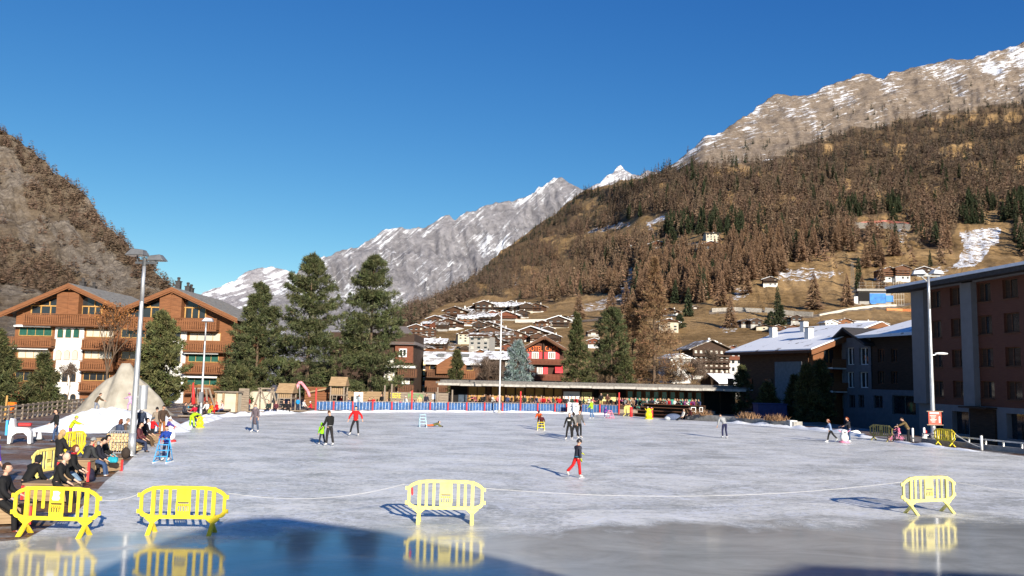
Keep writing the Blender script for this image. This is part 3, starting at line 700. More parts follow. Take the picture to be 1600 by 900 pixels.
# ------------------------------------------------------------ the two big timber chalets west of the rink
def big_chalet(px_l, px_r, peak, el, er, stair, gpan, gwin, rows, bal, arches, chims, label, d=100.0):
    c = P((px_l + px_r) / 2, 600, d); root = thing('timber_chalet', label, 'chalet', (c.x, d, 0))
    pk = P(*peak, d - 1.6); l, r = P(*el, d - 1.6), P(*er, d - 1.6); back = d + 15
    xl, xr = P(px_l, 560, d).x, P(px_r, 560, d).x
    def zroof(x):
        return pk.z + (l.z - pk.z) * (pk.x - x) / (pk.x - l.x) if x < pk.x else pk.z + (r.z - pk.z) * (x - pk.x) / (r.x - pk.x)
    w = MB(); w.prism([(xl, -0.3), (xl, zroof(xl) - 0.35), (pk.x, pk.z - 0.4), (xr, zroof(xr) - 0.35), (xr, -0.3)], d, back - 1.2); wb(w, 'wall', W_ORANGE, root)
    gable_roof(root, l.x, l.z, pk.x, pk.z, r.x, r.z, d - 1.6, back)
    s = rect(*stair, d); m = MB(); m.box(((s[0] + s[1]) / 2, d - 0.09, (s[2] - 0.3 + s[3]) / 2), (s[1] - s[0], 0.18, s[3] - s[2] + 0.3)); wb(m, 'stair_tower', PLASTER, root)
    g = rect(*gpan, d); m = MB(); m.box(((g[0] + g[1]) / 2, d - 0.55, (g[2] + g[3]) / 2), (g[1] - g[0], 1.1, g[3] - g[2])); m.box(((g[0] + g[1]) / 2, d - 1.12, (g[2] + g[3]) / 2), (0.1, 0.06, g[3] - g[2])); wb(m, 'gable_panel', W_ORANGE, root)
    # glazed gable: dark glass behind posts
    for gw in gwin:
        x0, x1, z0, z1 = rect(*gw, d); gm = MB(); t0, t1 = zroof(x0) - 0.75, zroof(x1) - 0.75
        gm.prism([(x0, z0), (x0, max(t0, z1)), (x1, max(t1, z1)), (x1, z0)], d - 0.05, d - 0.01); wd = wb(gm, 'window', GLASS, root)
        fm = MB(); fm.box(((x0 + x1) / 2, d - 0.12, z1), (x1 - x0 + 0.2, 0.14, 0.14)); n = 3
        for k in range(n + 1):
            xx = x0 + (x1 - x0) * k / n; fm.box((xx, d - 0.09, (z0 + z1) / 2), (0.13, 0.1, z1 - z0 - .02))
        xm = x0 + (x1 - x0) * 0.62; fm.box((xm, d - 0.09, (z1 + zroof(xm) - 0.8) / 2 + .03), (0.12, 0.1, zroof(xm) - 0.9 - z1)); wb(fm, 'frame', W_POST, wd)
    for (rc, kind, awn) in rows:
        x0, x1, z0, z1 = rect(*rc, d)
        pane_window(root, x0, x1, z0, z1, d - 0.01, W_POST, {'green': GREENB, 'pale': CURTAIN, 'dark': GLASS}[kind], 1 if x1 - x0 < 2.5 else 3)
        if awn:
            a = MB(); a.add([(x0 - .2, d - 0.1, z1 + 0.28), (x1 + .2, d - 0.1, z1 + 0.28), (x1 + .2, d - 0.9, z1 + 0.13), (x0 - .2, d - 0.9, z1 + 0.13), (x0 - .2, d - 0.9, z1 - 0.03), (x1 + .2, d - 0.9, z1 - 0.03)], [(0, 1, 2, 3), (3, 2, 5, 4)]); wb(a, 'awning', AWN, root)
    for rc in bal: board_balcony(root, *rect(*rc, d - 1.2), d)
    for (rc, kind) in arches:
        x0, x1, z0, z1 = rect(*rc, d); pane_window(root, x0, x1, z0, z1, d - 0.18, W_LIGHT, {'green': GREENB, 'pale': CURTAIN, 'dark': GLASS}[kind], arch=True, fw=0.06)
    for (px, py, dd) in chims:
        q = P(px, py, d + dd); zz = zroof(q.x); chimney(root, q.x, d + dd, zz - 0.6, q.z - 0.3, 0.6)
    return root
def arch_row(xs, y0, y1, kind): return [((x, y0, x + w, y1), kind) for x, w in xs]
big_chalet(20, 181, (107, 442), (-4, 489), (181.5, 476), (83, 512, 128, 640), (96, 458, 130, 492), [(50, 478, 95, 492), (129, 479, 160, 492)],
    [((30, 511, 82, 525), 'green', True), ((28, 546, 78, 560), 'pale', True), ((24, 580, 78, 596), 'dark', False), ((135, 514, 178, 527), 'pale', False), ((132, 548, 176, 561), 'pale', False), ((130, 582, 172, 595), 'dark', False)],
    [(36, 491, 181, 508), (-2, 527, 80, 541), (127, 530, 180, 545), (-2, 561, 80, 575), (124, 564, 176, 578), (122, 598, 172, 611)],
    arch_row([(91, 9.5), (103.5, 9.5), (116, 9.5)], 513, 528, 'green') + arch_row([(88, 9.5), (101, 9.5), (113.5, 9.5)], 547, 563, 'pale') + arch_row([(86, 9.5), (98, 9.5), (110.5, 9.5)], 581, 597, 'dark') + arch_row([(86, 9.5), (98, 9.5), (110.5, 9.5)], 615, 628, 'dark'),
    [(130, 437, 9), (147, 444, 10)], 'four storey honey timber chalet left of its twin, white stair tower with arched windows')
big_chalet(184, 361, (268, 448), (184.5, 482), (371, 497), (256, 517, 289, 640), (255, 460, 289, 497), [(203, 480, 254, 496), (290, 481, 322, 497)],
    [((296, 520, 345, 533), 'pale', False), ((294, 553, 342, 566), 'green', True), ((292, 590, 340, 602), 'green', True), ((190, 514, 240, 528), 'dark', False), ((190, 549, 240, 562), 'dark', False)],
    [(200, 497, 338, 515), (286, 533, 364, 549), (284, 568, 361, 583), (186, 531, 250, 546), (186, 566, 250, 580), (289, 603, 352, 614)],
    arch_row([(263, 8.5), (275, 8.5)], 517, 532, 'dark') + arch_row([(263, 8.5), (275, 8.5)], 552, 567, 'dark') + arch_row([(263, 8.5), (275, 8.5)], 588, 603, 'dark'),
    [(279.5, 436, 9), (294, 444, 12), (299, 447, 13)], 'honey timber chalet with green blinds, right of its twin and beside the tall pines')

# ------------------------------------------------------------ generic houses of the village
def house(px, py, wpx, hpx, wall, base, roofm, label, name='chalet', cat='chalet', grp=None, d=None, rz=None, bal=2, nw=3, pitch=0.34, bfrac=0.38, depth=1.15, ridge_along=False, balm=None, rel=mtn, winm=GLASS, storeys=3):
    if d is None: p = Vector(rel.pt(np.array([float(px)]), np.array([float(py)]))[0]); r = sqrt(p.x**2 + p.y**2)
    else: p = P(px, py, d); r = sqrt(p.x**2 + p.y**2)
    kk = 1.22 if grp == 'chalets of the hillside village' else 1.0
    w, h = wpx * r / FOC * 0.86 * kk, hpx * r / FOC * (1.12 if kk > 1 else 1)
    rise = w / 2 * pitch if not ridge_along else w * depth / 2 * pitch
    eh = max(h - rise, h * 0.45); D = w * depth
    if rz is None: rz = random.uniform(-0.35, 0.2)
    root = thing(name, label, cat, p, rz, grp)
    zb = -h * 0.5; ov = 0.10 * w
    b = MB(); bh = h * bfrac
    b.box((0, D / 2, (zb + bh) / 2), (w, D, bh - zb)); b.build('base_storey', base, root)
    t = MB()
    if ridge_along:
        prof = [(0.0, bh), (0.0, eh), (D / 2, eh + rise), (D, eh), (D, bh)]; n = len(prof)
        vs = [(-w / 2 * 1.012, y, z) for y, z in prof] + [(w / 2 * 1.012, y, z) for y, z in prof]
        t.add(vs, [tuple(range(n)), tuple(range(n, 2 * n))] + [(k, n + k, n + (k + 1) % n, (k + 1) % n) for k in range(n)])
    else: t.prism([(-w / 2 * 1.012, bh), (-w / 2 * 1.012, eh), (0, eh + rise), (w / 2 * 1.012, eh), (w / 2 * 1.012, bh)], -0.02 * w, D * 1.0)
    t.build('timber_wall', wall, root)
    rf = MB(); th = 0.028 * w
    if ridge_along:
        for s in (-1, 1):
            y1 = D / 2; y0 = D / 2 + s * (D / 2 + ov * 1.4); ze = eh + rise - rise * (1 + ov * 2.8 / D)
            prof = [(y1, eh + rise + th), (y0, ze + th), (y0, ze), (y1, eh + rise)]
            vs = [(-w / 2 - ov, y, z) for y, z in prof] + [(w / 2 + ov, y, z) for y, z in prof]
            rf.add(vs, [(0,1,2,3),(7,6,5,4),(0,4,5,1),(1,5,6,2),(2,6,7,3),(3,7,4,0)])
    else:
        for s in (-1, 1):
            xe = s * (w / 2 + ov * 1.5); ze = eh + rise - rise * (1 + ov * 3 / w)
            rf.prism([(0, eh + rise + th), (xe, ze + th), (xe, ze), (0, eh + rise)], -ov * 1.3, D + ov)
    rf.build('roof', roofm, root)
    n_rows = max(1, storeys - 1); lo, hi = 0.14 * h, eh * 0.96
    stp = (hi - lo) / storeys; yf = -0.024 * w
    for k in range(storeys):
        z0 = lo + stp * k + stp * 0.25
        for i in range(nw):
            x = -w / 2 + w * (i + 0.5) / nw; ww, hh = w / nw * 0.42, stp * 0.5
            if z0 + hh < (bh if k == 0 else 99): y = -0.004 * w if z0 + hh < bh else yf
            else: y = yf
            m = MB(); m.box((x, y - 0.004 * w, z0 + hh / 2), (ww, 0.012 * w, hh)); m.box((x, y - 0.013 * w, z0 - hh * .08), (ww * 1.15, 0.02 * w, hh * .12), mi=1)
            m.build('window', [winm if (i + k) % 4 else CURTAIN, WHITEP], root)
    for k in range(bal):
        z0 = bh + (eh - bh) * (k / max(1, bal)) * 0.9 + 0.01 * h; bh2 = 0.30 * stp
        m = MB(); m.box((0, -0.075 * w, z0), (w * 0.98, 0.13 * w, 0.02 * h)); m.box((0, -0.135 * w, z0 + bh2 * .55), (w * 0.98, 0.012 * w, bh2)); m.build('balcony', balm or wall, root)
    m = MB(); m.box((w * 0.2, D * 0.6, eh + rise * 0.75), (0.055 * w, 0.055 * w, rise * 0.9 + 0.12 * w)); m.build('chimney', PLASTER if random.random() < .5 else ROOFD, root)
    return root
W_UMBER = mat('umber_timber', (.050,.024,.014), .85, 0, 5, stretch=(.3,.3,3), col2=(.105,.053,.03))
K = {'o': (W_ORANGE, 'honey timber'), 'b': (W_UMBER, 'brown timber'), 'd': (W_DARK, 'dark timber'), 'r': (W_RED, 'red brown timber'), 'w': (PLASTER, 'white walled')}
RF = {'a': (ROOF_A, 'snow dusted roof'), 'b': (ROOF_B, 'half snowy roof'), 'c': (ROOF_C, 'snow covered roof')}
VILLAGE = {
 'top village row': [(680,513,24,18,'b','b'),(711,502,32,19,'b','a'),(740,492,20,14,'d','b'),(756,493,26,22,'d','b'),(771,489,18,14,'b','b'),(788,489,34,16,'d','b'),(809,490,26,15,'d','b'),(822,490,20,14,'d','a'),(837,488,20,13,'b','a')],
 'in-between village row': [(694,509,20,15,'b','a'),(722,498,22,15,'d','b'),(761,483,18,13,'d','a'),(799,487,22,14,'b','b'),(815,498,20,12,'d','a'),(748,518,20,14,'d','a'),(781,527,22,16,'b','b'),(774,545,24,16,'d','a'),(813,534,20,13,'r','a'),(856,523,18,13,'d','b'),(661,540,18,15,'b','a'),(841,536,24,13,'b','a'),(863,538,22,14,'d','b'),(690,517,16,13,'d','a')],
 'second village row': [(650,531,22,21,'b','b'),(666,514,15,12,'r','b'),(701,516,27,17,'b','a'),(731,511,26,16,'o','b'),(744,503,24,13,'b','a'),(757,509,26,16,'d','b'),(769,500,22,14,'r','b'),(792,501,30,13,'r','b'),(804,500,18,10,'b','b')],
 'third village row': [(671,531,18,16,'b','a'),(727,538,22,18,'w','a'),(740,529,22,15,'b','a'),(763,518,26,14,'d','b'),(776,517,16,15,'b','a'),(830,529,36,17,'b','c'),(847,519,22,17,'w','b'),(872,512,32,17,'d','c'),(896,505,14,10,'w','c')],
 'lowest village row': [(655,559,24,18,'o','a'),(677,549,33,17,'d','b'),(727,549,15,8,'d','a'),(748,550,31,28,'w','a'),(766,536,34,24,'b','a'),(787,540,24,20,'b','a'),(804,539,26,20,'b','a'),(752,560,26,12,'o','b'),(794,552,24,14,'r','a')],
}
ORD = ['first','second','third','fourth','fifth','sixth','seventh','eighth','ninth','tenth','eleventh','twelfth','thirteenth','fourteenth','fifteenth']
for row, lst in VILLAGE.items():
    lst = sorted(lst)
    for i, (px, py, w, h, k, rk) in enumerate(lst):
        wl, wn_ = K[k]; rm, rn = RF[rk]
        house(px, py, w, h, W_UMBER if k == 'w' else wl, PLASTER if random.random() < .5 else random.choice((CONC, CREAM, W_BROWN)), rm, '%s chalet with %s, %s from left in %s' % (wn_, rn, ORD[i], row), grp='chalets of the hillside village', bfrac=0.8 if k == 'w' else random.uniform(0.12, 0.30), balm=W_BROWN if k == 'w' else None, nw=3 if w > 18 else 2, storeys=3 if h > 14 else 2, ridge_along=random.random() < 0.25)
OTH = [
 (927,525,20,11,W_DARK,CONC,ROOF_A,'small dark barn above the red and white chalet, left of the tall dark pine',dict(bal=0,nw=1,storeys=1)),
 (929,546,24,16,W_RED,PLASTER,ROOF_C,'red and white chalet under a snowy roof, left of the tall dark pine',dict(bal=1,bfrac=.45)),
 (1047,495,26,12,W_BROWN,PLASTER,ROOF_A,'brown chalet just above the cream house behind the big bare larch',dict(bal=1)),
 (1045,518,34,22,W_BROWN,CREAM,ROOF_B,'cream house with balconies behind the big bare larch',dict(bal=2,bfrac=.8)),
 (1086,485,13,6,W_DARK,W_DARK,ROOF_A,'tiny dark hay shed on the meadow by the wall',dict(bal=0,nw=1,storeys=1,name='hay_shed',cat='shed')),
 (1028,389,28,12,W_RED,PLASTER,ROOF_B,'red brown chalet in the forest clearing, left of the white hotel',dict(bal=2)),
 (1114,381,24,16,CREAM,CREAM,ROOFD,'pale three storey hotel standing highest in the forest clearing',dict(bal=0,bfrac=.5,nw=4,pitch=.2,name='hotel',cat='hotel',ridge_along=True)),
 (1111,392,26,12,W_BROWN,PLASTER,ROOF_B,'brown chalet directly below the pale clearing hotel',dict(bal=2)),
 (985,389,7,8,PLASTER,PLASTER,ROOFD,'tiny white chapel among the larches',dict(bal=0,nw=1,storeys=1,name='chapel',cat='chapel',pitch=.9)),
 (1204,452,24,15,W_DARK,PLASTER,ROOF_B,'dark chalet at the forest edge with snow beside it',dict(bal=2)),
 (1166,512,18,13,W_DARK,CONC,ROOF_A,'leftmost of four dark log barns below the meadow road',dict(bal=0,nw=2,storeys=2)),
 (1182,513,21,15,W_DARK,CONC,ROOF_A,'second dark log barn from left below the meadow road',dict(bal=0,nw=2,storeys=2)),
 (1228,508,17,12,W_DARK,CONC,ROOF_A,'third dark log barn from left below the meadow road',dict(bal=0,nw=2,storeys=2)),
 (1245,509,19,14,W_DARK,CONC,ROOF_A,'rightmost of four dark log barns below the meadow road',dict(bal=0,nw=2,storeys=2)),
 (1194,517,26,9,W_BROWN,CREAM,ROOFD,'low cream house between the dark log barns',dict(bal=0,bfrac=.8,nw=3,storeys=1)),
 (1216,521,22,12,W_BROWN,W_BROWN,ROOF_A,'left of two low brown chalets in front of the log barns',dict(bal=1,storeys=2)),
 (1240,521,23,12,W_BROWN,W_BROWN,ROOF_A,'right of two low brown chalets in front of the log barns',dict(bal=1,storeys=2)),
 (1300,517,22,15,PLASTER,PLASTER,ROOF_C,'white house with tall white chimneys behind the snow roofed building',dict(bal=0,bfrac=.9)),
 (1322,512,30,13,W_ORANGE,W_ORANGE,ROOF_A,'honey timber chalet above the big snow covered roof',dict(bal=1)),
 (1355,513,32,11,W_BROWN,PLASTER,ROOF_C,'long chalet with a pale snowy roof behind the grey blue house',dict(bal=0,ridge_along=True)),
 (1378,515,20,11,W_DARK,CONC,ROOF_B,'dark chalet right of the long pale roof',dict(bal=0)),
 (1390,440,26,22,W_BROWN,PLASTER,ROOF_A,'left half of the twin brown chalets above the construction site',dict(bal=3,rz=0.0)),
 (1411,440,24,24,W_BROWN,PLASTER,ROOF_A,'right half of the twin brown chalets above the construction site',dict(bal=3,rz=0.0)),
 (1444,434,22,14,W_DARK,PLASTER,ROOF_C,'chalet under a white roof beside the ski piste',dict(bal=1)),
]
for (px, py, w, h, wl, bs, rm, lb, kw) in OTH: house(px, py, w, h, wl, bs, rm, lb, grp=kw.pop('grp', None), **kw)
house(1111, 592, 66, 58, W_DARK, PLASTER, ROOF_A, 'big dark hotel chalet, rows of pale windows under one broad gable', name='hotel', cat='hotel', d=230, rz=0.12, bal=4, nw=7, storeys=5, pitch=0.42, bfrac=0.12, winm=CURTAIN)
house(1146, 590, 30, 48, W_RED, PLASTER, ROOF_A, 'narrow chalet with red brown gable right of the big dark hotel', d=240, rz=-0.2, bal=2, bfrac=.55)
house(1064, 590, 40, 36, PLASTER, PLASTER, ROOF_B, 'white house left of the big dark hotel, half behind shrubs', d=210, rz=0.3, bal=1, bfrac=.8)
house(1140, 612, 46, 26, W_DARK, CONC, ROOF_C, 'low house under a thick snowy roof behind the dark end of the pavilion', d=150, rz=0.4, bal=0, ridge_along=True, pitch=0.5)
house(655, 612, 30, 50, YELLOWP, YELLOWP, ROOF_A, 'pale yellow house between the brown building and the solar roofed house', d=150, rz=0.0, bal=1, bfrac=.5, nw=2)
house(776, 612, 60, 62, W_DARK, W_DARK, ROOF_B, 'dark timber house behind the blue spruce, snow on its roof', d=150, rz=-0.3, bal=1, ridge_along=True)

# ------------------------------------------------------------ hotel with red shutters and its lettering
def text_part(name, body, size, loc, m, parent, ext=0.03, rot=(pi / 2, 0, 0), width=None):
    c = bpy.data.curves.new(name, 'FONT'); c.body = body; c.size = size; c.extrude = ext; c.align_x = 'CENTER'; c.align_y = 'CENTER'; c.resolution_u = 3
    t = bpy.data.objects.new(name, c); COL.objects.link(t); dg = bpy.context.evaluated_depsgraph_get(); me = bpy.data.meshes.new_from_object(t.evaluated_get(dg)); bpy.data.objects.remove(t)
    if width:
        xs = [v.co.x for v in me.vertices]; k = width / (max(xs) - min(xs))
        for v in me.vertices: v.co.x *= k
    me.materials.clear(); me.materials.append(m); o = link_mesh(name, me, parent); o.location = Vector(loc); o.rotation_euler = rot; return o
D_ = 160.0
c = P(850, 600, D_); hr = thing('hotel', 'dark timber hotel with red shutters and red name lettering across the gable', 'hotel', (c.x, D_, 0))
pk, l, r = P(851, 524, D_ - 2), P(800, 551, D_ - 2), P(886, 545, D_ - 2); xl, xr = P(812, 570, D_).x, P(880, 570, D_).x
def zr_(x): return pk.z + (l.z - pk.z) * (pk.x - x) / (pk.x - l.x) if x < pk.x else pk.z + (r.z - pk.z) * (x - pk.x) / (r.x - pk.x)
wb(MB().prism([(xl, -1), (xl, zr_(xl) - .4), (pk.x, pk.z - .45), (xr, zr_(xr) - .4), (xr, -1)], D_, D_ + 16), 'wall', mat('dark_red_brown_boards', (.050,.020,.013), .85, 0, 5, stretch=(.3,.3,3), col2=(.085,.036,.024)), hr)
gable_roof(hr, l.x, l.z, pk.x, pk.z, r.x, r.z, D_ - 2, D_ + 17, 0.3, ROOF_B, W_BROWN, W_DARK)
tx = rect(824, 541, 872, 549, D_); LETTER = mat('red_letter_paint', (0.85,0.17,0.035), 0.5, 0.08)
def hotel_text(body, a, b):
    x0, x1, z0, z1 = rect(a, 541.5, b, 549, D_); text_part('lettering', body, (z1 - z0) * 1.55, (Vector(((x0 + x1) / 2, D_ - 0.1, (z0 + z1) / 2)) - hr.location), LETTER, hr, 0.05, width=(x1 - x0))
hotel_text('HOTEL', 823, 847.5); hotel_text('CIMA', 851.5, 872.5)
def shutter(rc): x0, x1, z0, z1 = rect(*rc, D_); m = MB(); m.box(((x0 + x1) / 2, D_ - .05, (z0 + z1) / 2), (x1 - x0, .08, z1 - z0)); wb(m, 'shutter', REDS, hr)
for rc in ((824,550,830,561),(842,550,848,561),(850.5,550,856,561),(868,550,874,561),(849,573,856,585)): shutter(rc)
for rc in ((831,550,841.5,561),(856.5,550,867.5,561),(839,573,848,585)): pane_window(hr, *rect(*rc, D_), D_, WHITEP, mat('hotel_curtain', (.24,.22,.19), .8, .25, 5), 2, 0.12)
for rc in ((826,561,880,569),(834,585,880,594)): board_balcony(hr, *rect(*rc, D_ - 1.3), D_, 1.3, W_RED, 0.25, W_DARK)
x0, x1, z0, z1 = rect(867, 571, 879, 583, D_); m = MB(); m.add([(x0, D_ - .1, z1), (x1, D_ - .1, z1), (x1, D_ - 1.2, z0 + .3), (x0, D_ - 1.2, z0 + .3), (x0, D_ - 1.2, z0), (x1, D_ - 1.2, z0)], [(0,1,2,3),(3,2,5,4)]); wb(m, 'awning', REDS, hr)
x0, x1, z0, z1 = rect(848.3, 527, 850.2, 562, D_); m = MB(); m.box(((x0 + x1) / 2, D_ - .2, (z0 + z1) / 2), (x1 - x0, .3, z1 - z0)); wb(m, 'beam', W_DARK, hr)

# ------------------------------------------------------------ buildings behind the playground
D_ = 125.0
c = P(600, 612, D_); br = thing('apartment_house', 'brown apartment house with tin roof partly hidden behind the pines', 'house', (c.x, D_, 0))
x0, x1, z0, z1 = rect(515, 520, 646, 622, D_); wb(MB().box(((x0 + x1) / 2, D_ + 7, z1 / 2 - .2), (x1 - x0, 14, z1 + .4)), 'wall', W_DARK, br)  # dark timber carries the tree shade on this wall
x2, x3, z2, z3 = rect(436, 565, 516, 622, D_); wb(MB().box(((x2 + x3) / 2, D_ + 4, z3 / 2 - .2), (x3 - x2 - .1, 8, z3 + .4)), 'shade_block', W_DARK, br)  # added dark block, stands in for the black shade behind the pines
xa, xb, za, zb = rect(618, 536, 646, 567, D_); wb(MB().box(((xa + xb) / 2, D_ - 0.3, (za + zb) / 2), (xb - xa, 0.6, zb - za)), 'red_wall', W_RED, br)
m = MB(); e = rect(510, 536, 652, 538, D_); t = rect(545, 508, 633, 511, D_ + 5)
m.add([(e[0], D_ - 1.2, e[2]), (e[1], D_ - 1.2, e[2]), (t[1], D_ + 7, t[3]), (t[0], D_ + 7, t[3]), (e[0], D_ + 15, e[2]), (e[1], D_ + 15, e[2])], [(0,1,2,3),(3,2,5,4),(1,5,2),(0,3,4),(0,4,5,1)]); wb(m, 'roof', TIN, br)
pane_window(br, *rect(624, 545, 636.5, 558, D_), D_ - .6, WHITEP, GLASS, 1, .16)
for rc in ((621,577,651,589),(621,602,646,612)): board_balcony(br, *rect(*rc, D_ - 1.2), D_, 1.2, W_BROWN, .3, W_DARK)
wb(MB().box((sum(rect(600,570,652,572,D_)[:2]) / 2, D_ - .5, rect(600,570,652,573,D_)[2]), (4.6, 1.0, .35)), 'white_band', PLASTER, br)
for rc in ((628,590,640,600),(606,560,616,572),(600,580,616,595)): pane_window(br, *rect(*rc, D_), D_, WHITEP, CURTAIN, 1, .12)
for px in (606, 611): q = P(px, 499, D_ + 6); chimney(br, q.x, D_ + 6, q.z - 3.5, q.z, .5, METAL)
D_ = 135.0
c = P(712, 612, D_); sr = thing('solar_house', 'low timber house with pale snowy roof and skylights left of the small conifer', 'house', (c.x, D_, 0))
x0, x1, z0, z1 = rect(664, 566, 762, 622, D_); wb(MB().box(((x0 + x1) / 2, D_ + 5, z1 / 2 - .3), (x1 - x0, 10, z1 + .6)), 'wall', W_BROWN, sr)
e = rect(662, 566, 764, 567, D_ - 1); t = rect(664, 550, 760, 551, D_ + 6); ROOFG = snowy_roof('pale_frosted_roof', (0.38,0.36,0.34), 0.42)
m = MB(); m.add([(e[0], D_ - 1, e[2]), (e[1], D_ - 1, e[2]), (t[1] + .4, D_ + 6, t[3]), (t[0] - .4, D_ + 6, t[3]), (e[0], D_ - 1, e[2] - .3), (e[1], D_ - 1, e[2] - .3), (t[1] + .4, D_ + 11, t[3] - 2), (t[0] - .4, D_ + 11, t[3] - 2)], [(0,1,2,3),(0,4,5,1),(3,2,6,7)]); wb(m, 'roof', ROOFG, sr)
for (a, b) in ((684, 694), (722, 733)):
    q0, q1 = P(a, 556, D_ + 3.2), P(b, 556, D_ + 3.2); m = MB(); m.box(((q0.x + q1.x) / 2, D_ + 3.2, q0.z + .1), (q1.x - q0.x, 1.4, .5)); wb(m, 'skylight', DMETAL, sr)
pk, l, r = P(705, 556, D_ - 2.2), P(682, 570, D_ - 2.2), P(728, 570, D_ - 2.2)
wb(MB().prism([(l.x, l.z - 1.4), (l.x, l.z), (pk.x, pk.z), (r.x, r.z), (r.x, r.z - 1.4)], D_ - 2, D_ + 1), 'gable', W_ORANGE, sr)
for rc in ((667,578,706,589),(667,602,702,612),(722,580,742,592)): board_balcony(sr, *rect(*rc, D_ - 1.2), D_, 1.3, W_BROWN if rc[0] < 700 else W_ORANGE, .28, W_DARK)
for rc, g in (((671,570,681,578),GLASS),((684,572,690,588),W_ORANGE),((690,574,700,586),GLASS),((684,592,692,602),W_ORANGE),((694,592,700,601),CURTAIN),((727,569,740,579),GLASS)): pane_window(sr, *rect(*rc, D_), D_, W_POST, g, 0, .1)
# ------------------------------------------------------------ restaurant pavilion along the far side of the rink
BLIND = mat('amber_roller_blind', (0.40,0.235,0.075), 0.8, 0.15, 3)
TEAL = mat('teal_glass', (0.02,0.22,0.16), 0.3, 0.25, 0.8, spec=0.5)
SIGNY = mat('yellow_signboard', (0.66,0.56,0.25), 0.7, 0.06)
SIGNT = mat('sign_ink', (0.16,0.13,0.06), 0.7, 0.1)
D_ = 101.0
c = P(920, 630, D_); pv = thing('pavilion', 'long low flat roofed restaurant pavilion with amber blinds along the far rink edge', 'pavilion', (c.x, D_, 0))
xa, xb = P(703, 620, D_).x, P(1150, 630, D_).x; H = 2.75
wb(MB().box(((xa + xb) / 2, D_ + 4.2, H / 2 - .2), (xb - xa, 8, H + .3)), 'wall', W_BROWN, pv)
rf = MB(); rf.box(((xa + xb) / 2 - .3, D_ + 2.9, H + .33), (xb - xa + 2.4, 11.5, .22)); rf.box(((xa + xb) / 2 - .3, D_ + 3.6, H + .53), (xb - xa + 1.6, 10, .18)); wb(rf, 'roof', [mat('gravel_roof', (0.15,0.14,0.13), 0.9, 0.3, 5)], pv)
n = 14
for k in range(n):
    x0 = xa - 1.2 + (xb - xa + 1.6) * k / n; w = (xb - xa + 1.6) / n - .06
    m = MB(); m.box((x0 + w / 2, D_ - 2.98, H + .14 - .03 * (k % 2)), (w, .16, .26)); wb(m, 'fascia', mat('fascia_board', (0.36,0.34,0.31), 0.8, 0.25), pv)
def slot(a, b, t, u): x0, x1, z0, z1 = rect(a, 620, b, 640, D_); return x0, x1, H * t, H * u
for (a, b) in ((732,744),(746,758),(768,778),(779,789),(791.5,804),(806.5,819),(821.5,834),(836.5,849),(851.5,864),(866,878)):
    x0, x1, z0, z1 = slot(a, b, .36, .96); m = MB(); m.box(((x0 + x1) / 2, D_ + .18, (z0 + z1) / 2), (x1 - x0, .04, z1 - z0)); m.box(((x0 + x1) / 2, D_ + .15, z0), (x1 - x0, .07, .08), mi=1); wb(m, 'blind', [BLIND, W_LIGHT], pv)
for (a, b) in ((979,990.5),(993,1004),(1007,1018),(1020,1031),(1033,1044),(1046,1057),(1060,1071),(1073.5,1083.5),(1086,1098)):
    x0, x1, z0, z1 = slot(a, b, .08, .95); pane_window(pv, x0, x1, z0, z1, D_ + .19, W_ORANGE, TEAL, 0, .16)
for (a, b) in ((703,731),(927,936),(965,978),(1101,1148)):  # dark sheets: real openings, and painted shade at the pavilion's east end
    x0, x1, z0, z1 = slot(a, b, .0, .96); m = MB(); m.box(((x0 + x1) / 2, D_ + .19, (z0 + z1) / 2), (x1 - x0, .03, z1 - z0)); wb(m, 'opening_and_shade', DARKIN, pv)
for k, px in enumerate((731,759,767,790,805,820,835,850,865,879,908,926,937,964,992,1019,1045,1072,1099,1125)):
    x = P(px, 625, D_).x; m = MB(); m.box((x, D_ - .1 if k % 2 else D_ + .1, H / 2), (.18, .18, H)); wb(m, 'post', W_DARK if k % 3 else W_BROWN, pv)
x0, x1, z0, z1 = slot(716, 731, .0, .62); wb(MB().box(((x0 + x1) / 2, D_ + .1, (z0 + z1) / 2), (x1 - x0, .1, z1 - z0)), 'shutter', mat('blue_grey_board', (.05,.07,.10), .8), pv)
def signboard(a, b, y0, y1, bm_, lines, label, ink):
    x0, x1, z0, z1 = rect(a, y0, b, y1, D_ - .3); o = thing('signboard', label, 'sign', ((x0 + x1) / 2, D_ - .12, (z0 + z1) / 2))
    m = MB(); m.box((0, 0, 0), (x1 - x0, .06, z1 - z0)); m.build('board', bm_, o)
    for (u, v, s, wd) in lines:
        t = MB(); rr_ = random.Random(int(u * 100 + a)); xx = -(x1 - x0) * wd / 2
        while xx < (x1 - x0) * wd / 2:      # unreadable rows of lettering
            w = rr_.uniform(.05, .11); t.box((xx + w / 2, -.035, (z1 - z0) * u), (w, .012, (z1 - z0) * s)); xx += w + rr_.choice((.03, .03, .12))
        t.build('lettering', ink, o)
    return o
signboard(880, 906, 612, 623.5, WHITEP, [(0.0, 0, .14, .22)], 'white signboard with a small blue mark on the pavilion front', BLUEP)
signboard(909, 925, 613, 631, SIGNY, [(.34, 0, .09, .7), (.14, 0, .10, .8), (-.06, 0, .10, .8), (-.28, 0, .09, .6)], 'narrow yellow signboard with dark lines of lettering left of the pavilion door', SIGNT)
signboard(938, 963, 614, 627, SIGNY, [(.24, 0, .16, .8), (-.12, 0, .14, .85)], 'wide yellow signboard with two lines of lettering right of the pavilion door', SIGNT)

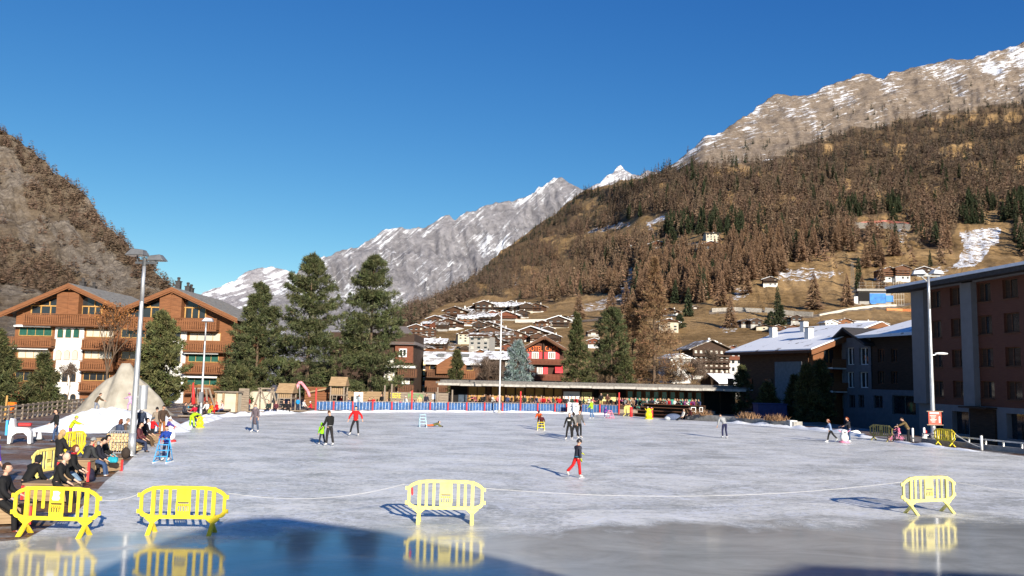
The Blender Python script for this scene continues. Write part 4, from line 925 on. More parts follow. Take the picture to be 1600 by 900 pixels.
# ------------------------------------------------------------ east side of the rink: three buildings in shade
def plane_hit(px, py, p0, dr):
    """(distance along a vertical plane, height) where a bearing meets it"""
    d = ray(px, py); n = Vector((-dr.y, dr.x, 0)); t = (Vector((p0.x, p0.y, 0)) - Vector((CAM.x, CAM.y, 0))).dot(n) / d.dot(n)
    q = CAM + d * t; return (q - p0).xy.dot(dr.xy), q.z
def pierced(root, name, x0, x1, z0, z1, holes, y, dep, m):
    """wall face with real recesses"""
    xs = sorted({x0, x1, *[h[0] for h in holes], *[h[1] for h in holes]}); zs = sorted({z0, z1, *[h[2] for h in holes], *[h[3] for h in holes]}); b = MB()
    for i in range(len(xs) - 1):
        for j in range(len(zs) - 1):
            cx, cz = (xs[i] + xs[i + 1]) / 2, (zs[j] + zs[j + 1]) / 2
            if any(h[0] < cx < h[1] and h[2] < cz < h[3] for h in holes): continue
            b.add([(xs[i], y, zs[j]), (xs[i + 1], y, zs[j]), (xs[i + 1], y, zs[j + 1]), (xs[i], y, zs[j + 1])], [(0, 1, 2, 3)])
    for a, c_, u, v in holes:
        for q in ([(a, u), (a, v)], [(c_, v), (c_, u)], [(a, v), (c_, v)], [(c_, u), (a, u)]):
            b.add([(q[0][0], y, q[0][1]), (q[1][0], y, q[1][1]), (q[1][0], y + dep, q[1][1]), (q[0][0], y + dep, q[0][1])], [(0, 1, 2, 3)])
    return b.build(name, m, root)
p0 = P(1436.5, 660, 75.0); p0.z = 0; p1 = P(1600, 660, 62.2); p1.z = 0; dr = (p1 - p0).normalized(); GZ = -1.83
hb = thing('hotel', 'five storey hotel, red brown panels between grey pillars, shaded east side of rink', 'hotel', (p0.x, p0.y, GZ), atan2(dr.y, dr.x))
def hh(px0, py0, px1, py1):
    pm, qm = (px0 + px1) / 2, (py0 + py1) / 2
    return plane_hit(px0, qm, p0, dr)[0], plane_hit(px1, qm, p0, dr)[0], plane_hit(pm, py1, p0, dr)[1] - GZ, plane_hit(pm, py0, p0, dr)[1] - GZ
L_ = 31.0; top = plane_hit(1440, 455, p0, dr)[1] - GZ
HGREY = mat('hotel_grey_render', (0.17,0.17,0.178), 0.9, 0.08, 1.5); HRED = mat('hotel_brown_panel', (0.105,0.038,0.023), 0.7, 0.18, 4, stretch=(.4,.4,4))
xa0, xa1 = hh(1451, 500, 1509.5, 510)[:2]; xb0 = hh(1527, 500, 1540, 510)[0]
zg = hh(1480, 625, 1500, 632.5)[2]; zt = hh(1480, 447, 1500, 470)[3] + .0
rows = [hh(1486, a, 1509, b)[2:] for a, b in ((448,476),(497,525),(546,573.5),(595,621))]; zt = rows[0][1] + .25
colsA = [hh(1454, 500, 1470, 510)[:2], hh(1485, 500, 1508.5, 510)[:2]]; colsB = [hh(1528, 500, 1549, 510)[:2], hh(1568, 500, 1592, 510)[:2]]
for k in range(3): w = colsB[1]; s = 3.9; colsB.append((w[0] + s * (k + 1), w[1] + s * (k + 1)))
Yb = .04
body = MB(); body.box((L_ / 2, 8.2, top / 2), (L_, 15.4, top)); body.build('core', DARKIN, hb)
pierced(hb, 'ground_floor_wall', 0, L_, 0, zg, [(*hh(1488, 643, 1514, 678)[:2], *hh(1488, 643, 1514, 678)[2:]), (*hh(1455, 640, 1473, 676)[:2], *hh(1488, 643, 1514, 678)[2:]), (*hh(1517, 640, 1558, 695)[:2], 0.1, zg - .2), (*hh(1573, 647, 1606, 687)[:2], *hh(1573, 647, 1606, 687)[2:]), (16.5, 19, .9, 2.5), (22, 24.5, .9, 2.5)], 0, .5, HGREY)
for (u, v) in ((0, xa0), (xa1, xb0)):
    m = MB(); m.box(((u + v) / 2, .02, (zg + top) / 2), (v - u, .96, top - zg)); m.build('pillar', HGREY, hb)
for (u, v) in ((xa0, xa1), (xb0, L_)):
    m = MB(); m.box(((u + v) / 2, .1, (zt + top) / 2), (v - u, .8, top - zt)); m.build('lintel_band', HGREY, hb)
for (u, v, cs) in ((xa0, xa1, colsA), (xb0, L_, colsB)):
    holes = [(a, b, z0, z1) for a, b in cs for z0, z1 in rows]
    pierced(hb, 'panel_wall', u, v, zg, zt, holes, Yb, .45, HRED)
    for (a, b, z0, z1) in holes:
        wd = MB(); m_ = a + (b - a) * .36
        for (q0, q1, q2, q3) in ((a, b, z0, z0 + .07), (a, b, z1 - .07, z1), (a, a + .07, z0 + .07, z1 - .07), (b - .07, b, z0 + .07, z1 - .07), (m_, m_ + .08, z0 + .07, z1 - .07)): wd.box(((q0 + q1) / 2, .28, (q2 + q3) / 2), (q1 - q0, .10, q3 - q2))
        wd.box(((a + b) / 2, .06, z0 - .05), (b - a + .1, .2, .06)); f_ = wd.build('window', W_BROWN, hb)
        g = MB(); g.box(((m_ + b) / 2, .30, (z0 + z1) / 2), (b - m_ - .1, .03, z1 - z0 - .14)); g.build('pane', GLASS, f_)
        s_ = MB(); s_.box(((m_ + a) / 2 + .02, .30, (z0 + z1) / 2), (m_ - a - .08, .05, z1 - z0 - .14)); s_.build('shutter', W_DARK, f_)
for q in (hh(1488, 643, 1514, 678), hh(1455, 640, 1473, 676), hh(1573, 647, 1606, 687)):
    g = MB(); g.box(((q[0] + q[1]) / 2, .46, (hh(1488, 643, 1514, 678)[2] + q[3]) / 2), (q[1] - q[0], .03, 2.2)); g.box(((q[0] + q[1]) / 2, .43, 1.9), (.08, .05, 2.0), mi=1); g.build('shop_window', [GLASS, W_DARK], hb)
q = hh(1517, 640, 1558, 695); g = MB(); g.box(((q[0] + q[1]) / 2, .1, (zg - .1) / 2), (q[1] - q[0] - .1, .5, zg - .3)); g.box(((q[0] + q[1]) / 2, -.4, zg - .1), (q[1] - q[0] + .2, 1.2, .12)); g.build('porch', W_DARK, hb)
m = MB(); ex = 2.2
m.add([(-ex, -1.5, top + .05), (L_ + 1, -1.5, top + .05), (L_ + 1, 17, top + 1.2), (-ex, 17, top + 1.2), (-ex, -1.5, top + .42), (L_ + 1, -1.5, top + .42), (L_ + 1, 17, top + 1.6), (-ex, 17, top + 1.6)], [(0,3,2,1),(4,5,6,7),(0,1,5,4),(1,2,6,5),(2,3,7,6),(3,0,4,7)]); r_ = m.build('roof', ROOFD, hb)
m = MB(); m.add([(-ex - .05, -1.58, top + .425), (L_ + .9, -1.58, top + .425), (L_ + .9, 16.8, top + 1.605), (-ex + .1, 16.8, top + 1.605), (-ex - .05, -1.58, top + .66), (L_ + .9, -1.58, top + .66), (L_ + .9, 16.8, top + 1.72), (-ex + .1, 16.8, top + 1.72)], [(0,3,2,1),(4,5,6,7),(0,1,5,4),(1,2,6,5),(2,3,7,6),(3,0,4,7)]); m.build('snow_cover', SNOW, r_)

# grey blue house between the hotel and the snow roofed building: its long side faces west, like the hotel's
GZ2 = -1.84
q0 = P(1318, 640, 97.5); q0.z = 0; q1 = P(1452, 640, 84.5); q1.z = 0; dr2 = (q1 - q0).normalized(); LG = (q1 - q0).length
gb = thing('town_house', 'grey blue town house with dark timber upper part, squeezed against the hotel', 'house', (q0.x, q0.y, GZ2), atan2(dr2.y, dr2.x))
def gg(px0, py0, px1, py1):
    pm, qm = (px0 + px1) / 2, (py0 + py1) / 2
    return plane_hit(px0, qm, q0, dr2)[0], plane_hit(px1, qm, q0, dr2)[0], plane_hit(pm, py1, q0, dr2)[1] - GZ2, plane_hit(pm, py0, q0, dr2)[1] - GZ2
zb = gg(1380, 600, 1400, 609)[2]; xm = gg(1300, 560, 1361.5, 570)[1]; zbay = gg(1319, 541, 1361, 560)[3]; ztm = gg(1361, 522, 1437, 560)[3]
MB().box((LG / 2, 7.1, (ztm - .4) / 2), (LG - .1, 13, ztm - .4)).build('core', DARKIN, gb)
hb_ = [gg(*rc) for rc in ((1326,617,1336,637),(1341,617,1350,637),(1365,618,1379,638),(1394,618,1431,648))]
hy_ = [gg(*rc) for rc in ((1323,543,1335,570),(1343,543,1357,570),(1323,581,1335,606),(1343,581,1357,606))]
ht_ = [gg(*rc) for rc in ((1371,545,1381,566),(1392,545,1402,566),(1371,580,1381,600),(1392,580,1402,600))]
pierced(gb, 'base_wall', 0, LG, 0, zb, hb_, 0, .45, GREYP); pierced(gb, 'bay_wall', 0, xm, zb, zbay + 1.0, hy_, -.05, .5, GREYP); pierced(gb, 'timber_wall', xm, LG, zb, ztm, ht_, .05, .4, W_DARK)
for q, fr_ in [(q, DMETAL) for q in hb_] + [(q, WHITEP) for q in hy_] + [(q, W_BROWN) for q in ht_]:
    a_, b_, u_, v_ = q; m = MB()
    for e in ((a_, a_ + .09, u_, v_), (b_ - .09, b_, u_, v_), (a_ + .09, b_ - .09, u_, u_ + .09), (a_ + .09, b_ - .09, v_ - .09, v_), ((a_ + b_) / 2 - .05, (a_ + b_) / 2 + .05, u_ + .09, v_ - .09)): m.box(((e[0] + e[1]) / 2, .25, (e[2] + e[3]) / 2), (e[1] - e[0], .1, e[3] - e[2]))
    f_ = m.build('window', fr_, gb); MB().box(((a_ + b_) / 2, .31, (u_ + v_) / 2), (b_ - a_ - .16, .03, v_ - u_ - .16)).build('pane', GLASS, f_)
xp_ = xm * .36; zp_ = zbay + 1.9; m = MB()
for xe in (-1.6, xm + .6): m.prism([(xp_, zp_ + .28), (xe, zbay - .1 + .28), (xe, zbay - .1), (xp_, zp_)], -1.3, 6.0)
m.build('bay_roof', ROOFD, gb)
m = MB(); m.add([(xm - 1.2, -1.2, ztm + .02), (LG + .5, -1.2, ztm + .02), (LG + .5, 7, ztm + 2.6), (xm + 1.5, 7, ztm + 2.6), (xm - 1.2, 14.5, ztm), (LG + .5, 14.5, ztm), (xm - 1.2, -1.2, ztm - .3), (LG + .5, -1.2, ztm - .3)], [(0,1,2,3),(3,2,5,4),(0,3,4),(1,5,2),(0,6,7,1)]); m.build('main_roof', ROOF_C, gb)
# long building with a snow covered roof, its gable lit from the right
cn = P(1271, 600, 97.0); cn.z = -1.2; g_dir = Vector((0.94, 0.34, 0)).normalized(); s_dir = Vector((-g_dir.y, g_dir.x, 0))
sb = thing('apartment_house', 'long apartment house with broad snow covered roof and sunlit timber gable', 'house', cn, atan2(g_dir.y, g_dir.x))
ze = P(1271, 545, 97).z - cn.z; GW = 17.8; SL = 14.2; zp = ze + 3.1; b = MB()     # local: x along the gable, y along the long side
b.add([(0, 0, -.5), (GW, 0, -.5), (GW, 0, ze), (GW / 2, 0, zp), (0, 0, ze), (0, SL, -.5), (GW, SL, -.5), (GW, SL, ze), (GW / 2, SL, zp), (0, SL, ze)], [(0,1,2,3,4),(9,8,7,6,5),(0,4,9,5),(1,6,7,2)]); b.build('wall', W_ORANGE, sb)
m = MB(); m.box((-.05, SL / 2 + .3, ze / 2 - .3), (.12, SL - .8, ze - .2)); m.build('shaded_side_wall', W_BROWN, sb)  # browner timber paints the shade onto the long side
m = MB(); m.box((-.14, SL * .30, ze * .42), (.1, 5.0, ze * .84)); m.build('plaster_panel', mat('shaded_render', (.20,.20,.21), .9, .15), sb)  # white plaster toned grey, its shade put into the colour
ov = 1.5; rf = MB(); rf_s = MB(); th = .3; sl_ = (zp - ze) / (GW / 2)
for s in (-1, 1):
    xe = GW / 2 + s * (GW / 2 + ov); zz = zp - sl_ * (GW / 2 + ov)
    for q, lo, hi, e in ((rf, .0, th, 0), (rf_s, th + .004, th + .13, .15)):
        q.prism([(GW / 2, zp + hi), (xe - s * e, zz + hi + sl_ * e), (xe - s * e, zz + lo + sl_ * e), (GW / 2, zp + lo)], -ov + e, SL + ov - e)
r_ = rf.build('roof', W_BROWN, sb); rf_s.build('snow_cover', ROOF_C, r_)
m = MB()
for s in (-1, 1):
    xe = GW / 2 + s * (GW / 2 + ov); zz = zp - sl_ * (GW / 2 + ov); m.prism([(GW / 2, zp + .25), (xe, zz + .25), (xe, zz - .3), (GW / 2, zp - .3)], -ov - .1, -ov - .005)
m.build('bargeboard', W_ORANGE, r_)
for (x, y) in ((3.2, 4.5), (4.8, 13.5), (6.6, 9.5)):
    zc = zp - sl_ * (GW / 2 - x); m = MB(); m.box((x, y, zc + .7), (.75, .75, 2.0)); m.box((x, y, zc + 1.72), (.9, .9, .1), mi=1); m.build('chimney', [PLASTER, ROOFD], r_)
for k, z in enumerate((ze - 2.2, ze - 4.9)):
    m = MB(); m.box((GW / 2 - 1, -.75, z), (GW * .72, 1.5, .18), mi=1); m.box((GW / 2 - 1, -1.48, z + .55), (GW * .72, .08, 1.0)); m.build('balcony', [W_ORANGE, PLASTER], sb)
for z in (ze - 1.9, ze - 4.6, ze - 7.2):
    for x in (2.2, 4.8, 8, 11, 14): m = MB(); m.box((x, -.04, z + 1.1), (1.3, .07, 1.5)); m.box((x, -.06, z + 1.1), (.08, .1, 1.5), mi=1); m.build('window', [GLASS if x != 4.8 else CURTAIN, W_POST], sb)
for y in (3, 8, 12, 16):
    for z in (1.2, 4.0): m = MB(); m.box((-.22, y, z + .8), (.07, 1.3, 1.4)); m.box((-.24, y, z + .05), (.16, 1.5, .1), mi=1); m.build('window', [GLASS, WHITEP], sb)

# ------------------------------------------------------------ building behind the viewpoint: its gables throw the shade on the near ice
vb = thing('rink_house', 'gabled rink house behind the terrace, shading the near ice', 'house', (6, -8, 0))
def shade_top(pts):
    out = []
    for px, py in pts:
        q = G(px, py); t = (q.y + 8) / cos(SUN_AZ - pi); out.append((q.x + t * sin(pi - SUN_AZ) , t * tan(SUN_ELEV)))
    return out
prof = shade_top([(150, 893), (255, 845), (350, 815), (400, 808.5), (440, 808), (490, 815), (600, 831), (700, 853), (800, 877), (880, 899), (1000, 925), (1140, 915), (1255, 882), (1300, 884), (1600, 899), (1750, 930)])
prof = [(x - 6, z) for x, z in prof]
prof = sorted(prof); x0, x1 = prof[0][0], prof[-1][0]
m = MB(); m.prism([(x0 + .3, 0)] + [(min(max(x, x0 + .3), x1 - .3), z - .25) for x, z in prof] + [(x1 - .3, 0)], -11, -.2); m.build('wall', PLASTER, vb)
m = MB()
for (xa_, za_), (xb_, zb_) in zip(prof[:-1], prof[1:]): m.prism([(xa_, za_), (xb_, zb_), (xb_, zb_ - .25), (xa_, za_ - .25)], -11.5, .0)
m.build('roof', STONE, vb)
# ------------------------------------------------------------ trees round the rink
M_PINE_N = leafmat('stone_pine_needles', (0.028,0.038,0.017), (0.115,0.122,0.055), 0.75)
M_SPRUCE_N = leafmat('spruce_needles', (0.026,0.034,0.014), (0.115,0.115,0.050), 0.8)
M_BLUE_N = leafmat('blue_spruce_needles', (0.10,0.135,0.135), (0.27,0.34,0.33), 0.8)
M_YNG_N = leafmat('young_pine_needles', (0.050,0.058,0.024), (0.135,0.135,0.055), 0.8)
M_TWIG = leafmat('bare_twigs', (0.14,0.080,0.042), (0.27,0.17,0.095), 0.9)
M_GTWIG = leafmat('grey_twigs', (0.09,0.065,0.05), (0.17,0.125,0.095), 0.9)
M_DEADLEAF = leafmat('brown_beech_leaves', (0.12,0.048,0.016), (0.30,0.135,0.048), 0.8)

def conifer_np(h, rad, nb, seed, tufts=8, per=9, low=0.07, power=0.7, lift=0.25, droop=0.0, tl=0.46, tw=0.034, lump=0.55, spread=.17):
    """crown of a conifer: branches of needle tufts, as separate small faces"""
    r = np.random.default_rng(seed)
    t = low + (1 - low) * (r.random(nb) ** 1.05); a = r.random(nb) * 2 * pi
    mod = 1 + lump * pnoise(t * 7 + seed, np.cos(a) * 1.3 + 5) * 1.6 + 0.18 * r.standard_normal(nb)
    Rb = rad * np.minimum(1, ((1 - t) / (1 - low)) ** power * 1.02) * np.minimum(1, 0.62 + (t - low) * 3) * mod.clip(0.35, 1.45) + 0.10
    n = nb * tufts; bi = np.repeat(np.arange(nb), tufts); s = np.sqrt(r.random(n)) * 0.80 + 0.22
    side = r.standard_normal(n) * spread * Rb[bi] * s
    x = Rb[bi] * s * np.cos(a[bi]) - side * np.sin(a[bi]); y = Rb[bi] * s * np.sin(a[bi]) + side * np.cos(a[bi])
    z = t[bi] * h + lift * Rb[bi] * s**2 - droop * Rb[bi] * s + 0.12 * r.standard_normal(n)
    keep = z < h * 1.01; C = np.stack([x, y, z], -1)[keep]; out = np.stack([np.cos(a[bi]), np.sin(a[bi]), np.full(n, lift * 1.6 - droop)], -1)[keep]
    m = len(C) * per; ci = np.repeat(np.arange(len(C)), per)
    d = r.standard_normal((m, 3)) * 0.75 + out[ci] * 0.75 + np.array((0, 0, 0.18)); d /= np.linalg.norm(d, axis=1, keepdims=True)
    L_ = tl * (0.6 + 0.7 * r.random(m)); e = np.cross(d, r.standard_normal((m, 3))); e /= np.linalg.norm(e, axis=1, keepdims=True) + 1e-9
    w = tw * (0.7 + 0.8 * r.random(m)); b = C[ci] + r.standard_normal((m, 3)) * 0.05
    V = np.stack([b, b + d * (L_ * .5)[:, None] + e * w[:, None], b + d * L_[:, None], b + d * (L_ * .5)[:, None] - e * w[:, None]], 1).reshape(-1, 3)
    tin = (0.70 + 0.6 * r.random((len(C), 1))) * (1 + 0.06 * r.standard_normal((len(C), 3)))
    return V, np.arange(4 * m).reshape(-1, 4), np.repeat(tin[ci], 4, 0), (t, a, Rb)
def trunk_mb(h, r0, branches=None, n=8, lift=.25, every=2, rt=.12):
    b = MB(); k = 6
    for i in range(k): b.tube((0, 0, -0.3 + (h * .98 + .3) * i / k), (0, 0, -0.3 + (h * .98 + .3) * (i + 1) / k), r0 * (1 - .94 * i / k), r0 * (1 - .94 * (i + 1) / k), n, cap=False)
    if branches is not None:
        t, a, Rb = branches
        for i in range(0, len(t), every): b.tube((0, 0, t[i] * h), (Rb[i] * .8 * cos(a[i]), Rb[i] * .8 * sin(a[i]), t[i] * h + lift * Rb[i] * .64), r0 * rt * (1.4 - t[i]), .008, 4, cap=False)
    return b
def near_tree(name, px, base, top, wpx, d, m, label, seed, kind='pine', z=0.0, **kw):
    p = P(px, base, d); q = P(px, top, d); h = q.z - z; rad = wpx / FOC * d
    root = thing(name, label, 'tree', (p.x, d, z), random.random() * 6)
    V, F, C, br = conifer_np(h, rad, seed=seed, **{**kw, 'per': int(kw.get('per', 9) * 1.7), 'tw': kw.get('tw', .034) * .9})
    link_mesh('crown', np_mesh('crown', V, F, m, C), root)
    trunk_mb(h, max(.06, h * .017), br, lift=kw.get('lift', .25), every=3).build('trunk', M_BARK, root, True)
    return root
near_tree('stone_pine', 398, 628, 442, 46, 93, M_PINE_N, 'shortest of three tall stone pines, nearest the timber chalets', 3, nb=150, tufts=18, per=9, spread=.26)
near_tree('stone_pine', 478, 628, 401, 60, 94, M_PINE_N, 'broad tall stone pine in the middle of the three by the playground', 4, nb=190, tufts=20, per=9, power=.62, spread=.26)
near_tree('stone_pine', 576, 628, 403, 55, 96, M_PINE_N, 'tall stone pine right of its two neighbours, in front of the brown apartment house', 5, nb=190, tufts=20, per=9, power=.6, low=.1, spread=.26)
near_tree('young_pine', 372, 625, 575, 27, 88, M_SPRUCE_N, 'low bushy young pine at the foot of the tall stone pines', 6, nb=90, tufts=6, per=9, power=.5, low=.02)
near_tree('young_pine', 248, 618, 490, 36, 84, M_YNG_N, 'pale green pine in front of the right timber chalet', 7, nb=190, tufts=8, per=10, power=.55, low=.03, tw=.05)
near_tree('spruce', 62, 640, 555, 30, 74, M_SPRUCE_N, 'small spruce behind the wooden fence, in front of the left chalet', 8, nb=110, tufts=8, per=9, power=.85, low=.03, lift=-.05, droop=.12)
near_tree('spruce', 712, 625, 550, 15, 116, M_SPRUCE_N, 'slim dark conifer in front of the solar roofed house', 9, nb=120, tufts=6, per=9, power=.7, low=.02)
near_tree('blue_spruce', 808, 616, 533, 29, 122, M_BLUE_N, 'silvery blue spruce behind the pavilion, left of the red shuttered hotel', 10, nb=150, tufts=8, per=10, power=.6, low=.02, lift=-.05, droop=.1, lump=.6)
near_tree('spruce', 900, 618, 490, 31, 126, M_SPRUCE_N, 'thin topped spruce in front of the right edge of the red shuttered hotel', 11, nb=210, tufts=8, per=7, power=.95, low=.03, lift=.05, tw=.05)
near_tree('stone_pine', 955, 615, 483, 30, 131, M_PINE_N, 'dark round topped pine left of the big bare larch', 12, nb=230, tufts=7, per=9, power=.45, low=.3)
near_tree('spruce', 978, 616, 556, 17, 124, M_SPRUCE_N, 'small green spruce under the big bare larch', 13, nb=90, tufts=6, per=8, power=.8, low=.02)
near_tree('young_pine', 1160, 618, 574, 14, 99, M_SPRUCE_N, 'small bushy pine in front of the snow roofed building', 14, nb=70, tufts=6, per=8, power=.6, low=.03)
near_tree('spruce', 1283, 655, 566, 24, 88, M_SPRUCE_N, 'dark shaded spruce in front of the grey blue town house', 15, nb=150, tufts=7, per=8, power=.8, low=.02, z=-1.0)
near_tree('spruce', 1243, 655, 590, 20, 90, M_SPRUCE_N, 'dark shaded spruce in front of the snow roofed building, shorter than its neighbour', 16, nb=120, tufts=7, per=8, power=.8, low=.02, z=-1.0)
near_tree('spruce', 1200, 650, 600, 18, 92, M_SPRUCE_N, 'lowest dark spruce beside the pavilion end', 17, nb=110, tufts=7, per=8, power=.7, low=.02, z=-.5)
near_tree('spruce', 1262, 655, 572, 22, 86, M_SPRUCE_N, 'tallest dark shaded spruce between its two neighbours', 19, nb=150, tufts=7, per=8, power=.8, low=.02, z=-1.0)
near_tree('spruce', -14, 640, 520, 40, 70, M_SPRUCE_N, 'dark spruce at the left edge behind the wooden fence', 18, nb=190, tufts=8, per=8, power=.8, low=.02)

def bare_tree(name, px, base, top, wpx, d, m, label, seed, nb=150, twigs=26, low=.08, power=.8, lift=.05, tl=.7, tw=.030, z=0.0):
    p = P(px, base, d); h = P(px, top, d).z - z; rad = wpx / FOC * d; r = np.random.default_rng(seed)
    root = thing(name, label, 'tree', (p.x, d, z), 0)
    V, F, C, br = conifer_np(h, rad, nb, seed, twigs, 3, low, power, lift, 0, tl, tw, .35)
    link_mesh('crown', np_mesh('crown', V, F, m, C), root); trunk_mb(h, h * .014, br, lift=lift, every=1, rt=.16).build('trunk', M_BARK, root, True)
    return root
bare_tree('larch', 1022, 614, 404, 56, 136, M_TWIG, 'tallest bare brown larch towering behind the pavilion', 31, 260, 30, power=1.15, low=.04)
bare_tree('larch', 945, 614, 535, 40, 133, M_GTWIG, 'low dark leafless larch below the round topped pine', 32, 110, 18, power=.5)
bare_tree('larch', 988, 612, 470, 38, 140, M_TWIG, 'bare brown larch between the dark pine and the tallest larch', 33, 200, 26)
def shrub(px, base, top, wpx, d, label, seed, name='shrub', m=M_GTWIG, leaves=None, trunk_r=.05, n=46, z=0.0):
    """leafless deciduous tree: forking limbs, twigs as thin faces, maybe dead leaves"""
    p = P(px, base, d); h = P(px, top, d).z - z; rad = wpx / FOC * d; r = random.Random(seed); root = thing(name, label, 'tree' if name != 'shrub' else 'shrub', (p.x, d, z)); b = MB(); ends = []
    def grow(o, dr, ln, rd, lv):
        e = o + dr * ln; b.tube(o, e, rd, rd * .6, 5, cap=False)
        if lv == 0 or rd < .006: ends.append((e, dr)); return
        for _ in range(3 if lv > 1 else 4):
            nd = (dr + Vector((r.uniform(-1, 1) * rad / h * 1.9, r.uniform(-1, 1) * rad / h * 1.9, r.uniform(-.15, .55)))).normalized(); grow(e - dr * ln * r.uniform(0, .35), nd, ln * r.uniform(.6, .85), rd * .6, lv - 1)
    for _ in range(1 if name != 'shrub' else 4): grow(Vector((r.uniform(-.3, .3) * (name == 'shrub'), 0, -.1)), Vector((r.uniform(-.15, .15), 0, 1)).normalized(), h * .32, trunk_r, 4)
    zs = max(e.z for e, _ in ends); xs = max(abs(e.x) for e, _ in ends) + .01; kz, kx = h / zs, rad / xs
    b.v = [(x * kx, y * kx, zz * kz) for x, y, zz in b.v]; b.build('limbs', M_BARK, root)
    g = np.random.default_rng(seed); E = np.array([(e.x * kx, e.y * kx, e.z * kz) for e, _ in ends]); k = n // 4 if leaves is None else n // 2; ci = np.repeat(np.arange(len(E)), k)
    d_ = g.standard_normal((len(ci), 3)) + np.array((0, 0, .5)); d_ /= np.linalg.norm(d_, axis=1, keepdims=True); e_ = np.cross(d_, g.standard_normal((len(ci), 3))); e_ /= np.linalg.norm(e_, axis=1, keepdims=True)
    if leaves is None: bb, L2, w2 = E[ci], .1 * h * (.4 + g.random(len(ci))), .008 + .006 * h * .3
    else: bb, L2, w2 = E[ci] + g.standard_normal((len(ci), 3)) * .32, .20 * (.6 + .8 * g.random(len(ci))), .065
    V = np.stack([bb, bb + d_ * (L2 * .5)[:, None] + e_ * w2, bb + d_ * L2[:, None], bb + d_ * (L2 * .5)[:, None] - e_ * w2], 1).reshape(-1, 3)
    link_mesh('foliage' if leaves else 'twigs', np_mesh('twigs', V, np.arange(len(V)).reshape(-1, 4), leaves or m, np.repeat(.7 + .6 * g.random((len(ci), 1)) * np.ones((1, 3)), 4, 0)), root); return root
shrub(168, 622, 478, 46, 90, 'beech keeping its brown dead leaves between the two timber chalets', 41, 'beech', leaves=M_DEADLEAF, trunk_r=.14, n=26)
shrub(765, 612, 560, 26, 118, 'round leafless shrub left of the blue spruce', 42)
shrub(1085, 612, 560, 30, 150, 'wide leafless shrub below the big dark hotel', 43)
shrub(1052, 612, 572, 22, 140, 'leafless shrub just right of the tallest larch', 44)
shrub(1112, 610, 548, 9, 142, 'thin leafless birch standing before the big dark hotel', 45, 'birch', trunk_r=.06)
shrub(105, 640, 570, 14, 78, 'thin leafless sapling in front of the white stair tower', 46, 'sapling', trunk_r=.04)
for k, (px, py, w, h, lb) in enumerate([(1062,513,9,22,'dark conifer right of the cream house on the meadow'),(1205,509,9,20,'dark bushy pine between the log barns'),(1220,508,7,28,'pointed dark spruce between the log barns'),(1050,384,9,26,'tall dark pine right of the red brown clearing chalet'),(1094,372,8,20,'dark pine left of the pale clearing hotel'),(1140,378,10,22,'dark pine right of the pale clearing hotel'),(1395,345,7,18,'dark spruce beside the excavated clearing')]):
    p = Vector(mtn.pt(np.array([float(px)]), np.array([float(py)]))[0]); r_ = p.xy.length; root = thing('pine', lb, 'tree', p); hh_ = h * r_ / FOC; V, F, C, br = conifer_np(hh_, w * r_ / FOC, 70, 80 + k, 5, 8, .03, .7, .1, .05, .12 * hh_, .016 * hh_, .3)
    link_mesh('crown', np_mesh('crown', V, F, M_PINE, C), root); trunk_mb(hh_, hh_ * .02).build('trunk', M_BARK, root)
